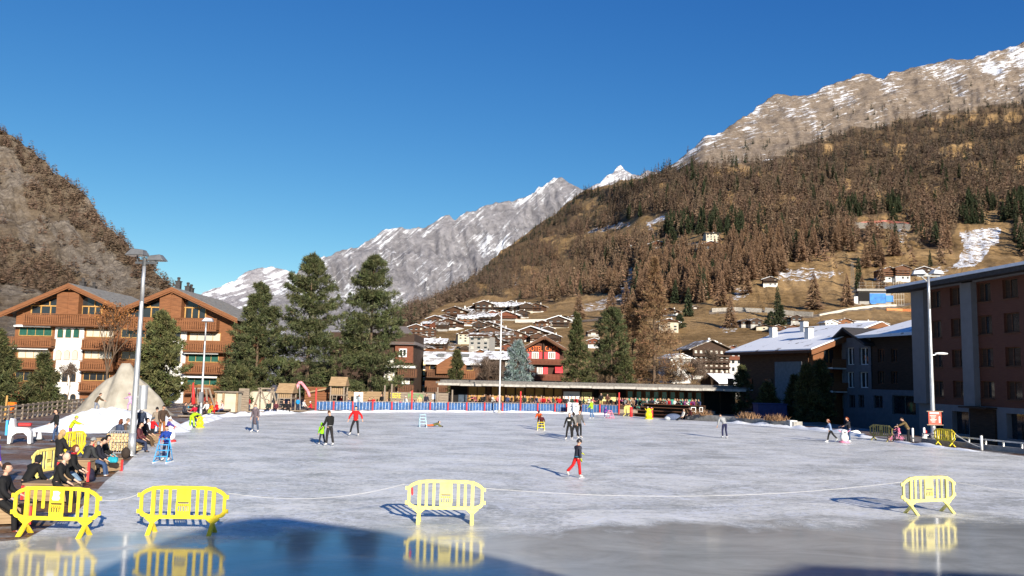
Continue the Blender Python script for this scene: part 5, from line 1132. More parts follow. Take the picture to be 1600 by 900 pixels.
# ------------------------------------------------------------ yellow plastic barriers, ropes
BY = mat('yellow_plastic', (0.78,0.60,0.030), 0.45, 0.16, 7, spec=0.45)
BY2 = mat('sun_bleached_yellow_plastic', (0.78,0.67,0.19), 0.5, 0.14, 7, spec=0.4)
BY3 = mat('backlit_yellow_plastic', (0.24,0.21,0.07), 0.5, 0.15, 3)  # yellow plastic darkened, the backlit shade is in its colour
STICK = mat('white_sticker', (0.78,0.78,0.76), 0.5, 0.08, 9)
INK = mat('dark_moulding', (0.10,0.075,0.01), 0.7, 0.1)
ROPE = mat('white_rope', (0.50,0.50,0.48), 0.8, 0.1)
def barrier(loc, rz, label, m=BY, broken=(), sticker=False, red=False, w=2.0, h=1.1, grp='yellow barriers closing off the wet ice'):
    o = thing('barrier', label, 'barrier', loc, rz, grp); b = MB(); t = .055; X = lambda u: (u - .5) * w
    bz0, bz1 = .31 * h, .385 * h; rail = .075 * h
    arc = [(0.0, .83), (.03, .885), (.07, .93), (.12, .965), (.17, .985), (.25, 1.0), (.75, 1.0), (.83, .985), (.88, .965), (.93, .93), (.97, .885), (1.0, .83)]
    lo = [(0.0, .42), (.025, .36), (.07, .33), (.10, .31), (.90, .31), (.93, .33), (.975, .36), (1.0, .42)]
    ring = [(X(u), v * h) for u, v in arc] + [(X(u), v * h) for u, v in lo[::-1]]
    cx, cz = 0, .66 * h; inner = [((x - cx) * (1 - .075 / (w / 2) * .95) + cx, (z - cz) * (1 - rail / (.345 * h)) + cz) for x, z in ring]
    n = len(ring); vs = [(x, -t / 2, z) for x, z in ring] + [(x, -t / 2, z) for x, z in inner] + [(x, t / 2, z) for x, z in ring] + [(x, t / 2, z) for x, z in inner]
    fs = []
    for k in range(n):
        j = (k + 1) % n; fs += [(k, j, n + j, n + k), (2 * n + j, 2 * n + k, 3 * n + k, 3 * n + j), (k, 2 * n + k, 2 * n + j, j), (n + j, 3 * n + j, 3 * n + k, n + k)]
    b.add(vs, fs)
    for i, u in enumerate((.247, .345, .667, .758)):
        z0 = bz1 - .01
        if i in broken: z0 = bz1 + (.16 if i % 2 else .10) * h
        b.add(MB().box((X(u), 0, (z0 + .93 * h) / 2), (.036 * w, t * .55, .93 * h - z0)).v, MB().box((0, 0, 0), (1, 1, 1)).f)
    for u in (.155, .855): b.box((X(u), 0, (bz0 + .985 * h) / 2), (.044 * w, t * 1.25, .985 * h - bz0))
    for (u, s) in ((.155, 1), (.855, 1)):     # gussets under the bottom rail
        b.prism([(X(u) - .09 * w, bz0 + .01), (X(u) - .025 * w, .22 * h), (X(u) + .025 * w, .22 * h), (X(u) + .09 * w, bz0 + .01)], -t * .45, t * .45)
    f = b.build('frame', m, o, bevel=.006)
    p = MB(); p.box((X(.505), 0, .80 * h), (.165 * w, t * .7, .27 * h)); p.box((X(.505), 0, .425 * h), (.165 * w, t * .7, .09 * h))
    for u in (.43, .58): p.box((X(u), 0, .565 * h), (.022 * w, t * .7, .21 * h))
    for u in (.465, .495, .525, .552): p.box((X(u), 0, .51 * h), (.012 * w, t * .6, .10 * h))
    p.box((X(.505), 0, .60 * h), (.14 * w, t * .6, .055 * h)); pn = p.build('panel', m, o, bevel=.005)
    q = MB(); q.box((X(.505), -t * .36, .655 * h), (.125 * w, .006, .014 * h))
    for u in (.45, .475, .50, .525, .55): q.box((X(u), -t * .31, .60 * h), (.010 * w, .006, .03 * h))
    q.build('moulded_slots', INK, pn)
    if sticker:
        s = MB(); s.prism([(X(.45), .75 * h), (X(.46), .72 * h), (X(.53), .72 * h), (X(.545), .76 * h), (X(.53), .82 * h), (X(.545), .88 * h), (X(.51), .91 * h), (X(.46), .905 * h), (X(.465), .83 * h)], -t * .38, -t * .355); s.build('sticker', STICK, pn)
    if red:
        s = MB(); s.prism([(X(.045), .68 * h), (X(.06), .62 * h), (X(.075), .66 * h), (X(.07), .78 * h), (X(.052), .88 * h), (X(.045), .86 * h)], -.02, -.005); s.build('red_tape', REDP, o)
    for u in (.155, .855):
        g = MB()
        for s in (-1, 1): g.add([(X(u) - .022 * w, s * .01, .24 * h), (X(u) + .022 * w, s * .01, .24 * h), (X(u) + .024 * w, s * .27, .0), (X(u) - .024 * w, s * .27, .0), (X(u) - .022 * w, -s * .03, .20 * h), (X(u) + .022 * w, -s * .03, .20 * h), (X(u) + .024 * w, s * .20, .0), (X(u) - .024 * w, s * .20, .0)], [(0,1,2,3),(4,7,6,5),(0,3,7,4),(1,5,6,2),(3,2,6,7),(0,4,5,1)])
        g.build('foot', m, o)
    for (u, z) in ((-.012, .80), (-.012, .46), (1.012, .78), (1.012, .48)):
        g = MB(); g.box((X(u), 0, z * h), (.035 * w, t * .7, .085 * h)); g.build('hook', m, o)
    return o
def at_feet(pxl, pxr, py):     # barrier standing between two foot pixels
    q = G((pxl + pxr) / 2, py); return q
b1 = barrier(G(84, 837), R(-3), 'leftmost yellow barrier, white sticker and two snapped slats, men seated behind it', BY, (1, 2), True)
b2 = barrier(G(283, 834), R(2), 'yellow barrier second from left in the front row, beside the blue shadow edge', BY)
b3 = barrier(G(695, 817), R(2), 'paler yellow barrier with red tape on its left post, middle of the ice', BY2, (), False, True, w=1.98)
b4 = barrier(G(1452, 802), R(21), 'yellow barrier turned at an angle, alone at the right of the wet ice', BY2, w=2.05)
barrier(G(1377, 689), R(-70), 'yellow barrier coloured olive as if backlit, beside the child on the pink bicycle', BY3, w=2.0, grp='spare barriers round the rink')
barrier(G(1476, 697), R(-80), 'yellow barrier at the foot of the lamp with the red sign', BY, w=1.9, grp='spare barriers round the rink')
barrier(G(981, 650), R(60), 'small distant yellow barrier at the end of the blue fence', BY2, w=2.0, grp='spare barriers round the rink')
barrier(G(113, 714) + Vector((0, 0, 0)), R(80), 'bright yellow barrier tucked between the seated spectators', BY, w=1.5, grp='spare barriers round the rink')
barrier(G(73, 752), R(84), 'bleached yellow barrier behind the bald seated man', BY2, w=1.6, grp='spare barriers round the rink')
def rope(name, pts, label, r=.005, m=ROPE):
    b = MB(); P_ = []
    for (a, c, sag) in pts:
        for k in range(13): t = k / 12; P_.append(Vector(a).lerp(Vector(c), t) - Vector((0, 0, sag * 4 * t * (1 - t))))
    b.path(P_, r, 6); o = b.build(name, m); return tag(o, label, 'rope', 'white ropes strung between the barriers')
def bp(o, u, z): return o.matrix_basis @ Vector(((u - .5) * 2.02, 0, z))
rope('rope', [(bp(b1, 1.03, .82), bp(b2, -.03, .88), .05)], 'short white rope between the two left barriers')
rope('rope', [(bp(b2, 1.02, .95), bp(b3, -.03, .98), .24)], 'white rope sagging between second barrier and red taped one')
rope('rope', [(bp(b3, 1.02, .9), bp(b4, -.02, .95), .30)], 'long white rope sagging almost to the ice across the right half')
rope('rope', [(bp(b4, 1.02, .9), Vector((22, 20.5, .9)), .3)], 'white rope running off to the right edge')
rope('rope', [(G(1487, 698) + Vector((0, 0, 1.0)), G(1533, 703) + Vector((0, 0, .15)), .12)], 'white rope hanging from the barrier beside the lamp', .03)

# ------------------------------------------------------------ lamps and poles
LAMPG = mat('lamp_housing', (0.16,0.165,0.17), 0.45, 0.15, 4, metal=0.3); LENS = mat('lamp_lens', (0.6,0.62,0.65), 0.2, 0.1)
def pole_lamp(px, py, top, label, r0=.13, z=0.0, kind='flood'):
    p = G(px, py, z); H_ = P(px, top, p.y).z - z; o = thing('lamp_post', label, 'lamp post', (p.x, p.y, z)); b = MB(); k = 5
    for i in range(k): b.tube((0, 0, H_ * i / k), (0, 0, H_ * (i + 1) / k), r0 * (1 - .5 * i / k), r0 * (1 - .5 * (i + 1) / k), 12, cap=i == k - 1)
    b.tube((0, 0, 0), (0, 0, .05), r0 * 2, r0 * 2, 12); b.tube((0, 0, .04), (0, 0, 1.0), r0 * 1.12, r0 * 1.05, 12); b.build('pole', METAL, o, True); return o, H_
def hood(o, c, rz, s=1.0, m=LAMPG):
    """floodlight: sloped trapezoid housing with a lens underneath"""
    l, w, h = .95 * s, .62 * s, .34 * s; b = MB(); M_ = Matrix.Rotation(rz, 3, 'Z'); vs = [(-l/2, -w/2, 0), (l/2, -w/2, 0), (l/2, w/2, 0), (-l/2, w/2, 0), (-l*.22, -w*.3, h), (l*.40, -w*.3, h*.8), (l*.40, w*.3, h*.8), (-l*.22, w*.3, h)]
    b.add([M_ @ Vector(v) + Vector(c) for v in vs], [(0,3,2,1),(4,5,6,7),(0,1,5,4),(1,2,6,5),(2,3,7,6),(3,0,4,7)]); f = b.build('floodlight', m, o, bevel=.03 * s)
    g = MB(); g.add([M_ @ Vector(v) + Vector(c) for v in [(-l*.42, -w*.42, -.012), (l*.42, -w*.42, -.012), (l*.42, w*.42, -.012), (-l*.42, w*.42, -.012)]], [(0, 1, 2, 3)]); g.build('lens', LENS, f)
o, H_ = pole_lamp(205, 712, 412, 'tall lamp post with two floodlights beside the seated crowd', .15)
m = MB(); m.box((.1, 0, H_ + .05), (1.0, .10, .10)); m.tube((0, 0, H_ - .1), (0, 0, H_ + .25), .09, .09, 10); m.bar((-.3, 0, H_ + .05), (-.35, 0, H_ + .38), .06); m.bar((.45, .1, H_ + .05), (.5, .1, H_ + .3), .06); m.build('bracket', DMETAL, o)
hood(o, (-.32, -.1, H_ + .36), R(-8), .95); hood(o, (.48, .22, H_ + .18), R(172), .85)
m = MB(); m.tube((.34, .02, 2.05), (.34, .02, 3.05), .19, .19, 18); m.tube((.34, .02, 3.04), (.34, .02, 3.10), .20, .20, 18); m.box((.13, .02, 2.6), (.22, .08, .08)); m.build('cylinder_box', METAL, o, False)
o, H_ = pole_lamp(313, 655, 503, 'slimmer white lamp post with one floodlight, by the playground steps', .11)
hood(o, (.12, 0, H_ + .04), R(10), .95, METAL); m = MB(); m.box((0, -.12, 1.75), (.28, .22, .8)); m.build('fuse_box', GREYP, o)
o, H_ = pole_lamp(1459, 692, 432, 'tall lamp post on the shaded right edge carrying a red sign', .16)
m = MB(); m.box((0, 0, H_ + .03), (1.6, .1, .1)); m.bar((-.5, 0, H_), (-.1, 0, H_ - .35), .07); m.build('bracket', DMETAL, o)
hood(o, (-.62, 0, H_ + .12), R(165), .95, mat('pale_lamp_housing', (.5, .52, .55), .4, .1)); hood(o, (.55, 0, H_ + .16), R(15), .95, mat('pale_lamp_housing', (.5, .52, .55)))
za = P(1466, 556, o.location.y).z; m = MB(); m.bar((0, 0, za), (.35, 0, za + .1), .05); m.build('lamp_arm', METAL, o); m = MB(); m.sphere((.72, 0, za + .16), (.48, .16, .09), 12, 6); m.build('street_light', WHITEP, o, True)
zs = P(1458, 653, o.location.y).z; sgn = thing('sign', 'red notice board with white lines of lettering strapped to the lamp post', 'sign', (o.location.x, o.location.y - .26, zs))
m = MB(); m.box((0, 0, 0), (.86, .04, .86)); m.build('board', mat('red_board', (.62, .075, .045), .5, .06), sgn)
m = MB(); m.box((0, 0, .45), (1.1, .08, .06)); m.box((0, 0, -.45), (1.1, .08, .06)); m.build('batten', W_GREY, sgn)
m = MB(); m.box((-.04, -.024, .33), (.62, .008, .10))
for k in range(6): m.box((-.14 + .02 * (k % 2), -.024, .16 - .085 * k), (.44 - .1 * (k % 3), .008, .028))
m.box((.30, -.024, -.1), (.09, .008, .42)); m.build('lettering', WHITEP, sgn)
p = G(780, 645); fp = thing('flagpole', 'bare white flagpole in front of the pavilion blinds', 'flagpole', (p.x, p.y, 0)); H_ = P(783, 487, p.y).z
MB().tube((0, 0, 0), (0, 0, H_), .085, .055, 10).build('pole', WHITEP, fp, True); MB().sphere((0, 0, H_ + .05), .09).build('finial', METAL, fp, True); MB().box((0, 0, .15), (.4, .4, .3)).build('socket', CONC, fp)
# lattice mast on the hillside
p = Vector(mtn.pt(np.array([1333.]), np.array([476.]))[0]); ms = thing('lattice_mast', 'thin grey lattice mast on the meadow left of the construction site', 'mast', p); b = MB(); hm = 62 * p.xy.length / FOC; w = hm * .045
for i in range(12):
    z0, z1 = hm * i / 12, hm * (i + 1) / 12; s0, s1 = w * (1 - .6 * i / 12), w * (1 - .6 * (i + 1) / 12)
    for (a, c) in ((-1, -1), (1, -1), (1, 1), (-1, 1)): b.bar((a * s0, c * s0, z0), (a * s1, c * s1, z1), .07)
    for s in (-1, 1): b.bar((-s0, s * s0, z0), (s1, s * s1, z1), .04); b.bar((s * s0, -s0, z0), (s * s1, s1, z1), .04)
b.build('lattice', mat('mast_grey', (.16,.155,.15), .7), ms)
# flag-less right-hand arm pole at the frame edge
# ------------------------------------------------------------ blue fence along the far edge
FAB = mat('blue_fence_fabric', (0.028,0.088,0.225), 0.75, 0.35, 2.5, col2=None)
def fence_run(pts, label):
    a = G(*pts[0][:2]); o = thing('rink_fence', label, 'fence', a); A = a
    for (p, q) in zip(pts[:-1], pts[1:]):
        u, v = G(p[0], p[1]) - A, G(q[0], q[1]) - A; d = (v - u); L_ = d.length; d.normalize(); n = max(2, int(L_ / .32))
        m = MB(); pp = u + d * .08; qq = v - d * .08; m.add([pp + Vector((0, .03, .14)), qq + Vector((0, .03, .14)), qq + Vector((0, .03, .93)), pp + Vector((0, .03, .93)), pp + Vector((0, .05, .14)), qq + Vector((0, .05, .14)), qq + Vector((0, .05, .93)), pp + Vector((0, .05, .93))], [(0,1,2,3),(7,6,5,4),(3,2,6,7)]); m.build('fabric', FAB, o)
        m = MB()
        for z in (.08, 1.0): m.tube(u + Vector((0, 0, z)), v + Vector((0, 0, z)), .022, n=6)
        for k in range(1, n): c = u + d * (L_ * k / n); m.tube(c + Vector((0, 0, .08)), c + Vector((0, 0, 1.0)), .014, n=5)
        m.build('bars', METAL, o)
    for p in pts:
        c = G(p[0], p[1]) - A; h = p[2] if len(p) > 2 else 1.02; m = MB(); m.tube(c + Vector((0, -.06, 0)), c + Vector((0, -.06, h)), .085, n=8); m.build('post', REDP, o)
    return o
fence_run([(493,642.3,2.3),(521,642.4),(551,642.5),(582,642.6),(612,642.7),(643,642.8,2.2),(672,643),(700,643.2),(729,643.4),(757,643.6),(785,643.8),(813,644.1,2.3),(840,644.4),(867,644.7),(885,645)], 'long blue fabric fence with white bars and red posts along the far edge')
fence_run([(908,645.5),(937,646.2),(967,647.2,2.4)], 'short blue fence right of the white rinkside board')
p, q = G(887, 646), G(906, 646.4); wbd = thing('rinkside_board', 'white rinkside board between the two blue fences', 'board', p); m = MB(); m.box(((q.x - p.x) / 2, 0, .6), (q.x - p.x, .08, 1.15)); m.build('board', WHITEP, wbd)
m = MB(); m.box((.35, -.045, .8), (.22, .01, .2)); m.box((.9, -.045, .75), (.3, .01, .14)); m.box((.35, -.045, .5), (.18, .01, .12)); m.build('marks', GREYP, wbd)
for px, py, lb in ((986, 651, 'red padded bollard left end of the timber bleachers'), (1018, 653, 'red padded bollard in front of the timber bleachers')):
    p = G(px, py); o = thing('bollard', lb, 'bollard', p, 0, 'red padded bollards'); MB().tube((0, 0, 0), (0, 0, 1.0), .17, .14, 10).build('pad', REDP, o, True); MB().tube((0, 0, .99), (0, 0, 1.08), .09, .05, 8).build('cap', METAL, o, True)
# terrace counter and bleachers before the pavilion
a, c = P(733, 640, 96.5), P(984, 640, 96.5); o = thing('terrace_counter', 'dark timber terrace parapet that the diners sit behind', 'parapet', (a.x, 96.5, 0)); m = MB(); m.box(((c.x - a.x) / 2, 0, .43), (c.x - a.x, .12, .84)); m.build('boards', W_DARK, o); m = MB(); m.box(((c.x - a.x) / 2, -.03, .88), (c.x - a.x + .1, .3, .06)); m.build('ledge', W_BROWN, o)
a, c = G(987, 650), G(1082, 655); dv = (c - a); o = thing('bleachers', 'dark timber bleachers stepping up to the pavilion terrace', 'bleachers', a, atan2(dv.y, dv.x) + .06); L_ = dv.length
for k in range(4):
    m = MB(); m.box((L_ / 2, .35 + .75 * k, .28 + .33 * k), (L_, .5, .07)); m.build('bench_board', W_BROWN, o); m = MB(); m.box((L_ / 2, .62 + .75 * k, .12 + .33 * k / 2), (L_, .05, .26 + .33 * k)); m.build('riser', W_DARK, o)

# ------------------------------------------------------------ snow banks, snow heap, climbing rock
def snow_strip(name, pts, w, h, seed, label=None):
    """ploughed snow lying along a line of rink-edge pixels"""
    W_ = [G(*p) for p in pts]; V, rows = [], 9; S = []
    for a, c in zip(W_[:-1], W_[1:]):
        n = max(2, int((c - a).length / .35)); S += [a.lerp(c, k / n) for k in range(n)]
    S.append(W_[-1]); S = [Vector(v) for v in S]
    for i, s in enumerate(S):
        t = (S[min(i + 1, len(S) - 1)] - S[max(i - 1, 0)]).normalized(); nrm = Vector((-t.y, t.x, 0))
        if nrm.y < 0: nrm = -nrm
        e = min(1, i / 4, (len(S) - 1 - i) / 4)
        for j in range(rows):
            u = j / (rows - 1); x = (u - .15) * w; q = s + nrm * (x * (.7 + .5 * pnoise(i * .21 + seed, u)))
            zz = h * sin(pi * u) * e * max(.12, .75 + .9 * float(pnoise(q.x * .8 + seed, q.y * .8)) + .35 * float(pnoise(q.x * 2.7, q.y * 2.7 + seed))); V.append((q.x, q.y, max(zz, 0) + .006 - (.05 if j in (0, rows - 1) else 0)))
    V = np.array(V); I = np.arange(len(V)).reshape(len(S), rows); F = np.stack([I[:-1, :-1], I[1:, :-1], I[1:, 1:], I[:-1, 1:]], -1).reshape(-1, 4)
    return tag(link_mesh(name, np_mesh(name, V, F, SNOW, None, smooth=True)), kind='structure')
snow_strip('snow_bank', [(262,676),(288,663),(330,653),(400,648.5),(470,645)], 1.8, .3, 1)
snow_strip('snow_bank', [(470,645),(620,643.6),(800,644),(960,648)], 1.0, .2, 3)
snow_strip('snow_bank', [(1130,660),(1240,669),(1330,678),(1372,685)], 1.5, .26, 5)
snow_strip('snow_bank', [(1385,689),(1450,698),(1525,706)], .9, .18, 7)
def mound(name, px, py, rx, ry, h, m, label, cat, seed, rough=.25, n=40, d=None, power=1.0, freq=.55):
    c = G(px, py); o = thing(name, label, cat, c); x = np.linspace(-1, 1, n); X, Y = np.meshgrid(x, x, indexing='ij'); rr = np.sqrt(X**2 + Y**2)
    z = h * np.clip(1 - rr**2, 0, 1)**power * (1 + rough * 2 * fbm(X * rx * freq + seed, Y * ry * freq, 5)) - .03; V = np.stack([X * rx, Y * ry, z], -1).reshape(-1, 3); I = np.arange(n * n).reshape(n, n)
    F = np.stack([I[:-1, :-1], I[1:, :-1], I[1:, 1:], I[:-1, 1:]], -1).reshape(-1, 4); link_mesh('heap', np_mesh('heap', V, F, m, None, smooth=True), o); return o
mound('snow_pile', 175, 668, 4.2, 5.0, 1.15, SNOW, 'big ploughed snow pile against the concrete climbing rock', 'snow pile', 2, .35, 60)
mound('snow_pile', 112, 672, 2.6, 2.0, .5, SNOW, 'low spill of snow left of the big pile', 'snow pile', 7, .4)
mound('snow_pile', 236, 668, 2.2, 2.4, .75, SNOW, 'snow heap behind the standing couple', 'snow pile', 12, .3)
mound('snow_pile', 425, 645, 2.4, 1.0, .35, SNOW, 'low snow heap below the swing frame', 'snow pile', 14, .4)
ROCKC = mat('sprayed_concrete_rock', (0.26,0.235,0.19), 0.95, 0, 1.2, col2=(0.40,0.37,0.31), bump=0.6)
c = P(195, 640, 72); o = thing('climbing_rock', 'grey beige concrete climbing rock shaped like a steep peak', 'climbing rock', (c.x, 72, 0))
prof = [((P(px, py, 72).x - c.x) * .93, P(px, py, 72).z) for px, py in ((112,648),(122,634),(132,620),(150,602),(165,590),(175,586),(181,581),(186,570),(190,565),(204,565),(208,573),(214,584),(228,596),(243,608),(256,622),(264,636),(272,648))]
n1, n2 = 70, 40; xs = np.linspace(prof[0][0], prof[-1][0], n1); ys = np.linspace(-2.6, 2.6, n2); hz = np.interp(xs, *zip(*prof)); X, Y = np.meshgrid(xs, ys, indexing='ij')
az = np.abs(Y) / 2.6; z = hz[:, None] * np.clip(1 - (az * (0.75 + .25 * np.clip(5 / (hz[:, None] + .6), 0.5, 3)))**1.25, 0, 1); z += .16 * (np.abs(pnoise(X * .9 + 3, Y * .9)) + pnoise(X * .45, Y * .6)) * np.clip(z, 0, 1) * (az > .03)
V = np.stack([X, Y + .25 * pnoise(X, Y * .3), z - .1], -1).reshape(-1, 3); I = np.arange(n1 * n2).reshape(n1, n2); F = np.stack([I[:-1, :-1], I[1:, :-1], I[1:, 1:], I[:-1, 1:]], -1).reshape(-1, 4)
link_mesh('rock', np_mesh('rock', V, F, ROCKC, None, smooth=False), o)

# ------------------------------------------------------------ wooden fence, litter bin and odds and ends on the left
def rail_fence(pts, h, label, rails=3, step=1.15, m=W_GREY):
    A = pts[0]; o = thing('wooden_fence', label, 'fence', A)
    for a, c in zip(pts[:-1], pts[1:]):
        u, v = a - A, c - A; L_ = (v - u).length; n = max(1, round(L_ / step))
        for k in range(n + (c is pts[-1])): q = u.lerp(v, k / n); mm = MB(); mm.box((q.x, q.y, h / 2), (.12, .12, h + .12)); mm.build('post', m, o)
        b = MB()
        for i in range(rails): z = h * (.3 + .65 * i / max(1, rails - 1)); b.bar(u + Vector((0, .08, z)), v + Vector((0, .08, z)), .05, .15)
        b.build('rails', m, o)
    return o
rail_fence([G(-60, 668), G(0, 659), G(34, 655), G(80, 647.5), G(140, 640)], 1.05, 'weathered wooden rail fence behind the muddy ground at left')
p = G(20, 652); o = thing('litter_bin', 'orange litter bin hung on a fence post', 'bin', (p.x, p.y - .22, 0)); MB().slab([(-.26, -.18), (.26, -.18), (.26, .18), (-.26, .18)], .35, 1.15).build('bin', mat('orange_plastic', (.75,.16,.012), .5, .1), o, bevel=.04); MB().box((0, .1, .3), (.08, .08, .66)).build('stand', DMETAL, o)
p = G(7, 656); MBp = MB().tube((0, 0, 0), (0.05, 0, 1.75), .075, .07, 8); o = thing('marker_post', 'slanting yellow wooden marker post by the orange bin', 'post', p); MBp.build('post', W_POST, o)
def skate_aid(loc, rz, body, trim, label, kind='frame', s=1.0):
    o = thing('skating_aid', label, 'skating aid', loc, rz, 'skating aids for children')
    if kind == 'frame':
        b = MB(); r = .022
        for x in (-.26, .26): b.tube((x, -.42 * s, .05), (x * .8, 0, .95 * s), r, n=6); b.tube((x, .36 * s, .05), (x * .8, 0, .95 * s), r, n=6); b.tube((x, -.45 * s, .05), (x, .45 * s, .05), r, n=6); b.tube((x * .9, -.21, .5 * s), (x * .9, .18, .5 * s), r, n=6)
        b.build('frame', body, o, True); b = MB()
        for z, y in ((.95, 0), (.72, -.10), (.5, -.21), (.26, -.32)): b.tube((-.25, y * s, z * s), (.25, y * s, z * s), r, n=6)
        b.build('crossbars', body, o, True)
        for x in (-.26, .26): MB().box((x, 0, .02), (.04, .95 * s, .04)).build('runner', trim, o)
    else:                                   # upright animal or snowman figure on a sledge
        b = MB(); b.sphere((0, 0, .30 * s), (.27 * s, .27 * s, .27 * s), 14, 8); b.sphere((0, 0, .62 * s), (.2 * s, .2 * s, .2 * s), 14, 8); b.build('figure', body, o, True)
        b = MB(); b.tube((-.22 * s, -.02, .66 * s), (-.36 * s, -.08, .78 * s), .025, n=6); b.tube((.22 * s, -.02, .66 * s), (.36 * s, -.08, .78 * s), .025, n=6); b.build('handles', trim, o); MB().tube((0, 0, 0), (0, 0, .09 * s), .34 * s, .30 * s, 14).build('sledge', trim, o, True)
        b = MB(); b.sphere((0, -.17 * s, .62 * s), (.085 * s, .05 * s, .06 * s), 8, 5); b.build('face', DMETAL, o, True)
    return o
LB = mat('light_blue_paint', (0.05,0.30,0.62), 0.45, 0.1); YEL = mat('bright_yellow_plastic', (0.85,0.68,0.02), 0.45, 0.1); PINKP = mat('pink_paint', (0.72,0.22,0.34), 0.5, 0.1); PALEB = mat('pale_blue_paint', (0.42,0.62,0.70), 0.5, 0.1)
skate_aid(G(255, 722), R(4), LB, WHITEP, 'light blue tubular skating frame held by the boy in blue')
skate_aid(G(660, 667), R(15), PALEB, WHITEP, 'pale blue skating frame standing beside the child lying on the ice', s=.95)
skate_aid(G(265, 690), R(-20), WHITEP, REDP, 'white snowman skating aid with a red sledge base behind the boy in blue', 'figure', 1.05)
skate_aid(G(312, 668), R(0), YEL, YEL, 'yellow penguin shaped skating aid beside the child in lime green', 'figure', .95)
skate_aid(G(845, 672), R(0), YEL, WHITEP, 'yellow skating frame pushed by the child in maroon', s=.8)
skate_aid(G(1013.5, 654.5), R(20), YEL, YEL, 'yellow skating aid in front of the bleachers', 'figure', 1.3)
skate_aid(G(1319, 691.5), R(0), WHITEP, PINKP, 'white skating figure with pink base beside the red haired woman', 'figure', 1.05)
skate_aid(G(953, 653.5), R(40), PINKP, PINKP, 'pink skating frame by the child in purple', s=.8)
def white_stand(px, py, label, s=1.0):   # stacked white plastic skating seals
    o = thing('plastic_seal_stack', label, 'skating aid', G(px, py), R(15)); b = MB()
    b.prism([(-.55, 0), (-.42, 0), (-.38, .35), (-.2, .5), (.1, .52), (.28, .35), (.32, 0), (.46, 0), (.44, .55), (.3, .75), (-.3, .78), (-.34, 1.15), (-.5, 1.2), (-.56, .8)], -.2, .2); b.v = [(x * s, y * s, z * s) for x, y, z in b.v]; b.build('seal', WHITEP, o, bevel=.02); MB().box((-.62 * s, 0, .75 * s), (.1, .42 * s, .7 * s)).build('side_panel', LB, o)
    MB().box((.1, .05, .90 * s), (.55 * s, .35, .16)).build('red_bag', REDP, o, bevel=.04)
    return o
white_stand(33, 693, 'white plastic skating seals piled up with a red bag on the muddy ground', 1.05)
for k, (px, py) in enumerate(((52, 686), (61, 687))):
    o = thing('traffic_cone', ('white cone nearest the pile of skating seals', 'right of two white cones by the skating seals')[k], 'cone', G(px, py), 0, 'white cones'); MB().tube((0, 0, .04), (0, 0, .55), .16, .03, 10).build('cone', WHITEP, o, True); MB().box((0, 0, .02), (.42, .42, .04)).build('base', DMETAL, o)
def wood_box(px, py, l, w, h, rz, label, m=W_LIGHT, edge=REDP, name='wooden_box'):
    o = thing(name, label, 'wooden box', G(px, py), rz, 'wooden box benches'); b = MB(); b.box((0, 0, h / 2), (l, w, h - .06)); n = int(l / .2)
    for k in range(3): b.box((0, -w / 2 - .012, h * (.2 + .3 * k)), (l - .04, .03, h * .25))
    b.build('box', m, o); MB().box((0, 0, h + .0), (l + .08, w + .08, .05)).build('lid', W_LIGHT, o)
    for s in (-1, 1): MB().box((s * (l / 2 + .01), -w / 2 - .02, h / 2 - .02), (.07, .09, h - .05)).build('corner_strip', edge, o)
    return o
wood_box(119, 751, .95, .6, .70, R(8), 'pale wooden box with red corner strips that spectators lean on')
wood_box(82, 782, 1.3, .7, .50, R(0), 'pale wooden box bench under the bald man')
wood_box(150, 738, 1.6, .6, .46, R(62), 'wooden box bench under the dark haired skaters')
wood_box(222, 694, 1.7, .6, .46, R(70), 'wooden box bench under the plaid shirted man')
wood_box(182, 700, 1.9, .6, .46, R(0), 'wooden box bench behind the metal crowd barrier')
wood_box(-4, 818, 1.5, .6, .48, R(20), 'wooden box bench at the left edge behind the first barrier')
a, c = G(170, 712), G(203, 712); o = thing('crowd_barrier', 'galvanised crowd barrier in front of bundled firewood beside the lamp post', 'barrier', a); d = c - a; b = MB()
for z in (.12, 1.08): b.tube((0, 0, z), d + Vector((0, 0, z)), .02, n=6)
for k in range(10): q = d * (k / 9); b.tube(q + Vector((0, 0, .12)), q + Vector((0, 0, 1.08)), .02 if k in (0, 9) else .010, n=6)
b.build('bars', METAL, o)
for k in (0, 1): q = d * k; MB().bar(q + Vector((0, -.3, .02)), q + Vector((0, .3, .02)), .05).build('foot', METAL, o)
a = G(188, 706); o = thing('firewood_bundle', 'pale firewood bundle stacked behind the crowd barrier', 'firewood', a + Vector((0, .35, 0))); b = MB()
for i in range(9):
    for j in range(6): b.tube((-.72 + .17 * i + .06 * (j % 2), -.25, .1 + .13 * j), (-.72 + .17 * i + .06 * (j % 2), .3, .1 + .13 * j), .075, .07, 7)
b.build('logs', mat('split_firewood', (.55, .40, .20), .9, .3, 4), o)

# ------------------------------------------------------------ playground
def frame_thing(name, label, cat, d, px, mk):
    p = P(px, 640, d); o = thing(name, label, cat, (p.x, d, 0)); mk(o, lambda px, py, dd=0: P(px, py, d + dd) - Vector((p.x, d, 0))); return o
def mk(o, q):
    for (a, c, t) in ((397, 420, 412), (425, 437, 430)):
        b = MB()
        for e in (a - 3, c): b.bar(q(t - 5, 606), Vector((q(e, 640).x, 0, 0)), .14)
        b.bar(q(t - 5, 606), Vector((q(a, 640).x, 1.8, 0)), .12); b.build('a_frame', W_GREY, o)
    b = MB(); b.bar(q(403, 607), q(429, 607), .13); b.build('crossbar', W_GREY, o)
    b = MB(); b.path([q(405, 607), q(412, 622), q(424, 612)], .02); b.path([q(424, 607), q(414, 626), q(405, 618)], .02); b.path([q(408, 622), q(420, 625)], .03); b.build('ropes', DMETAL, o)
frame_thing('swing_frame', 'weathered timber swing frame with black climbing net', 'swing', 80, 415, mk)
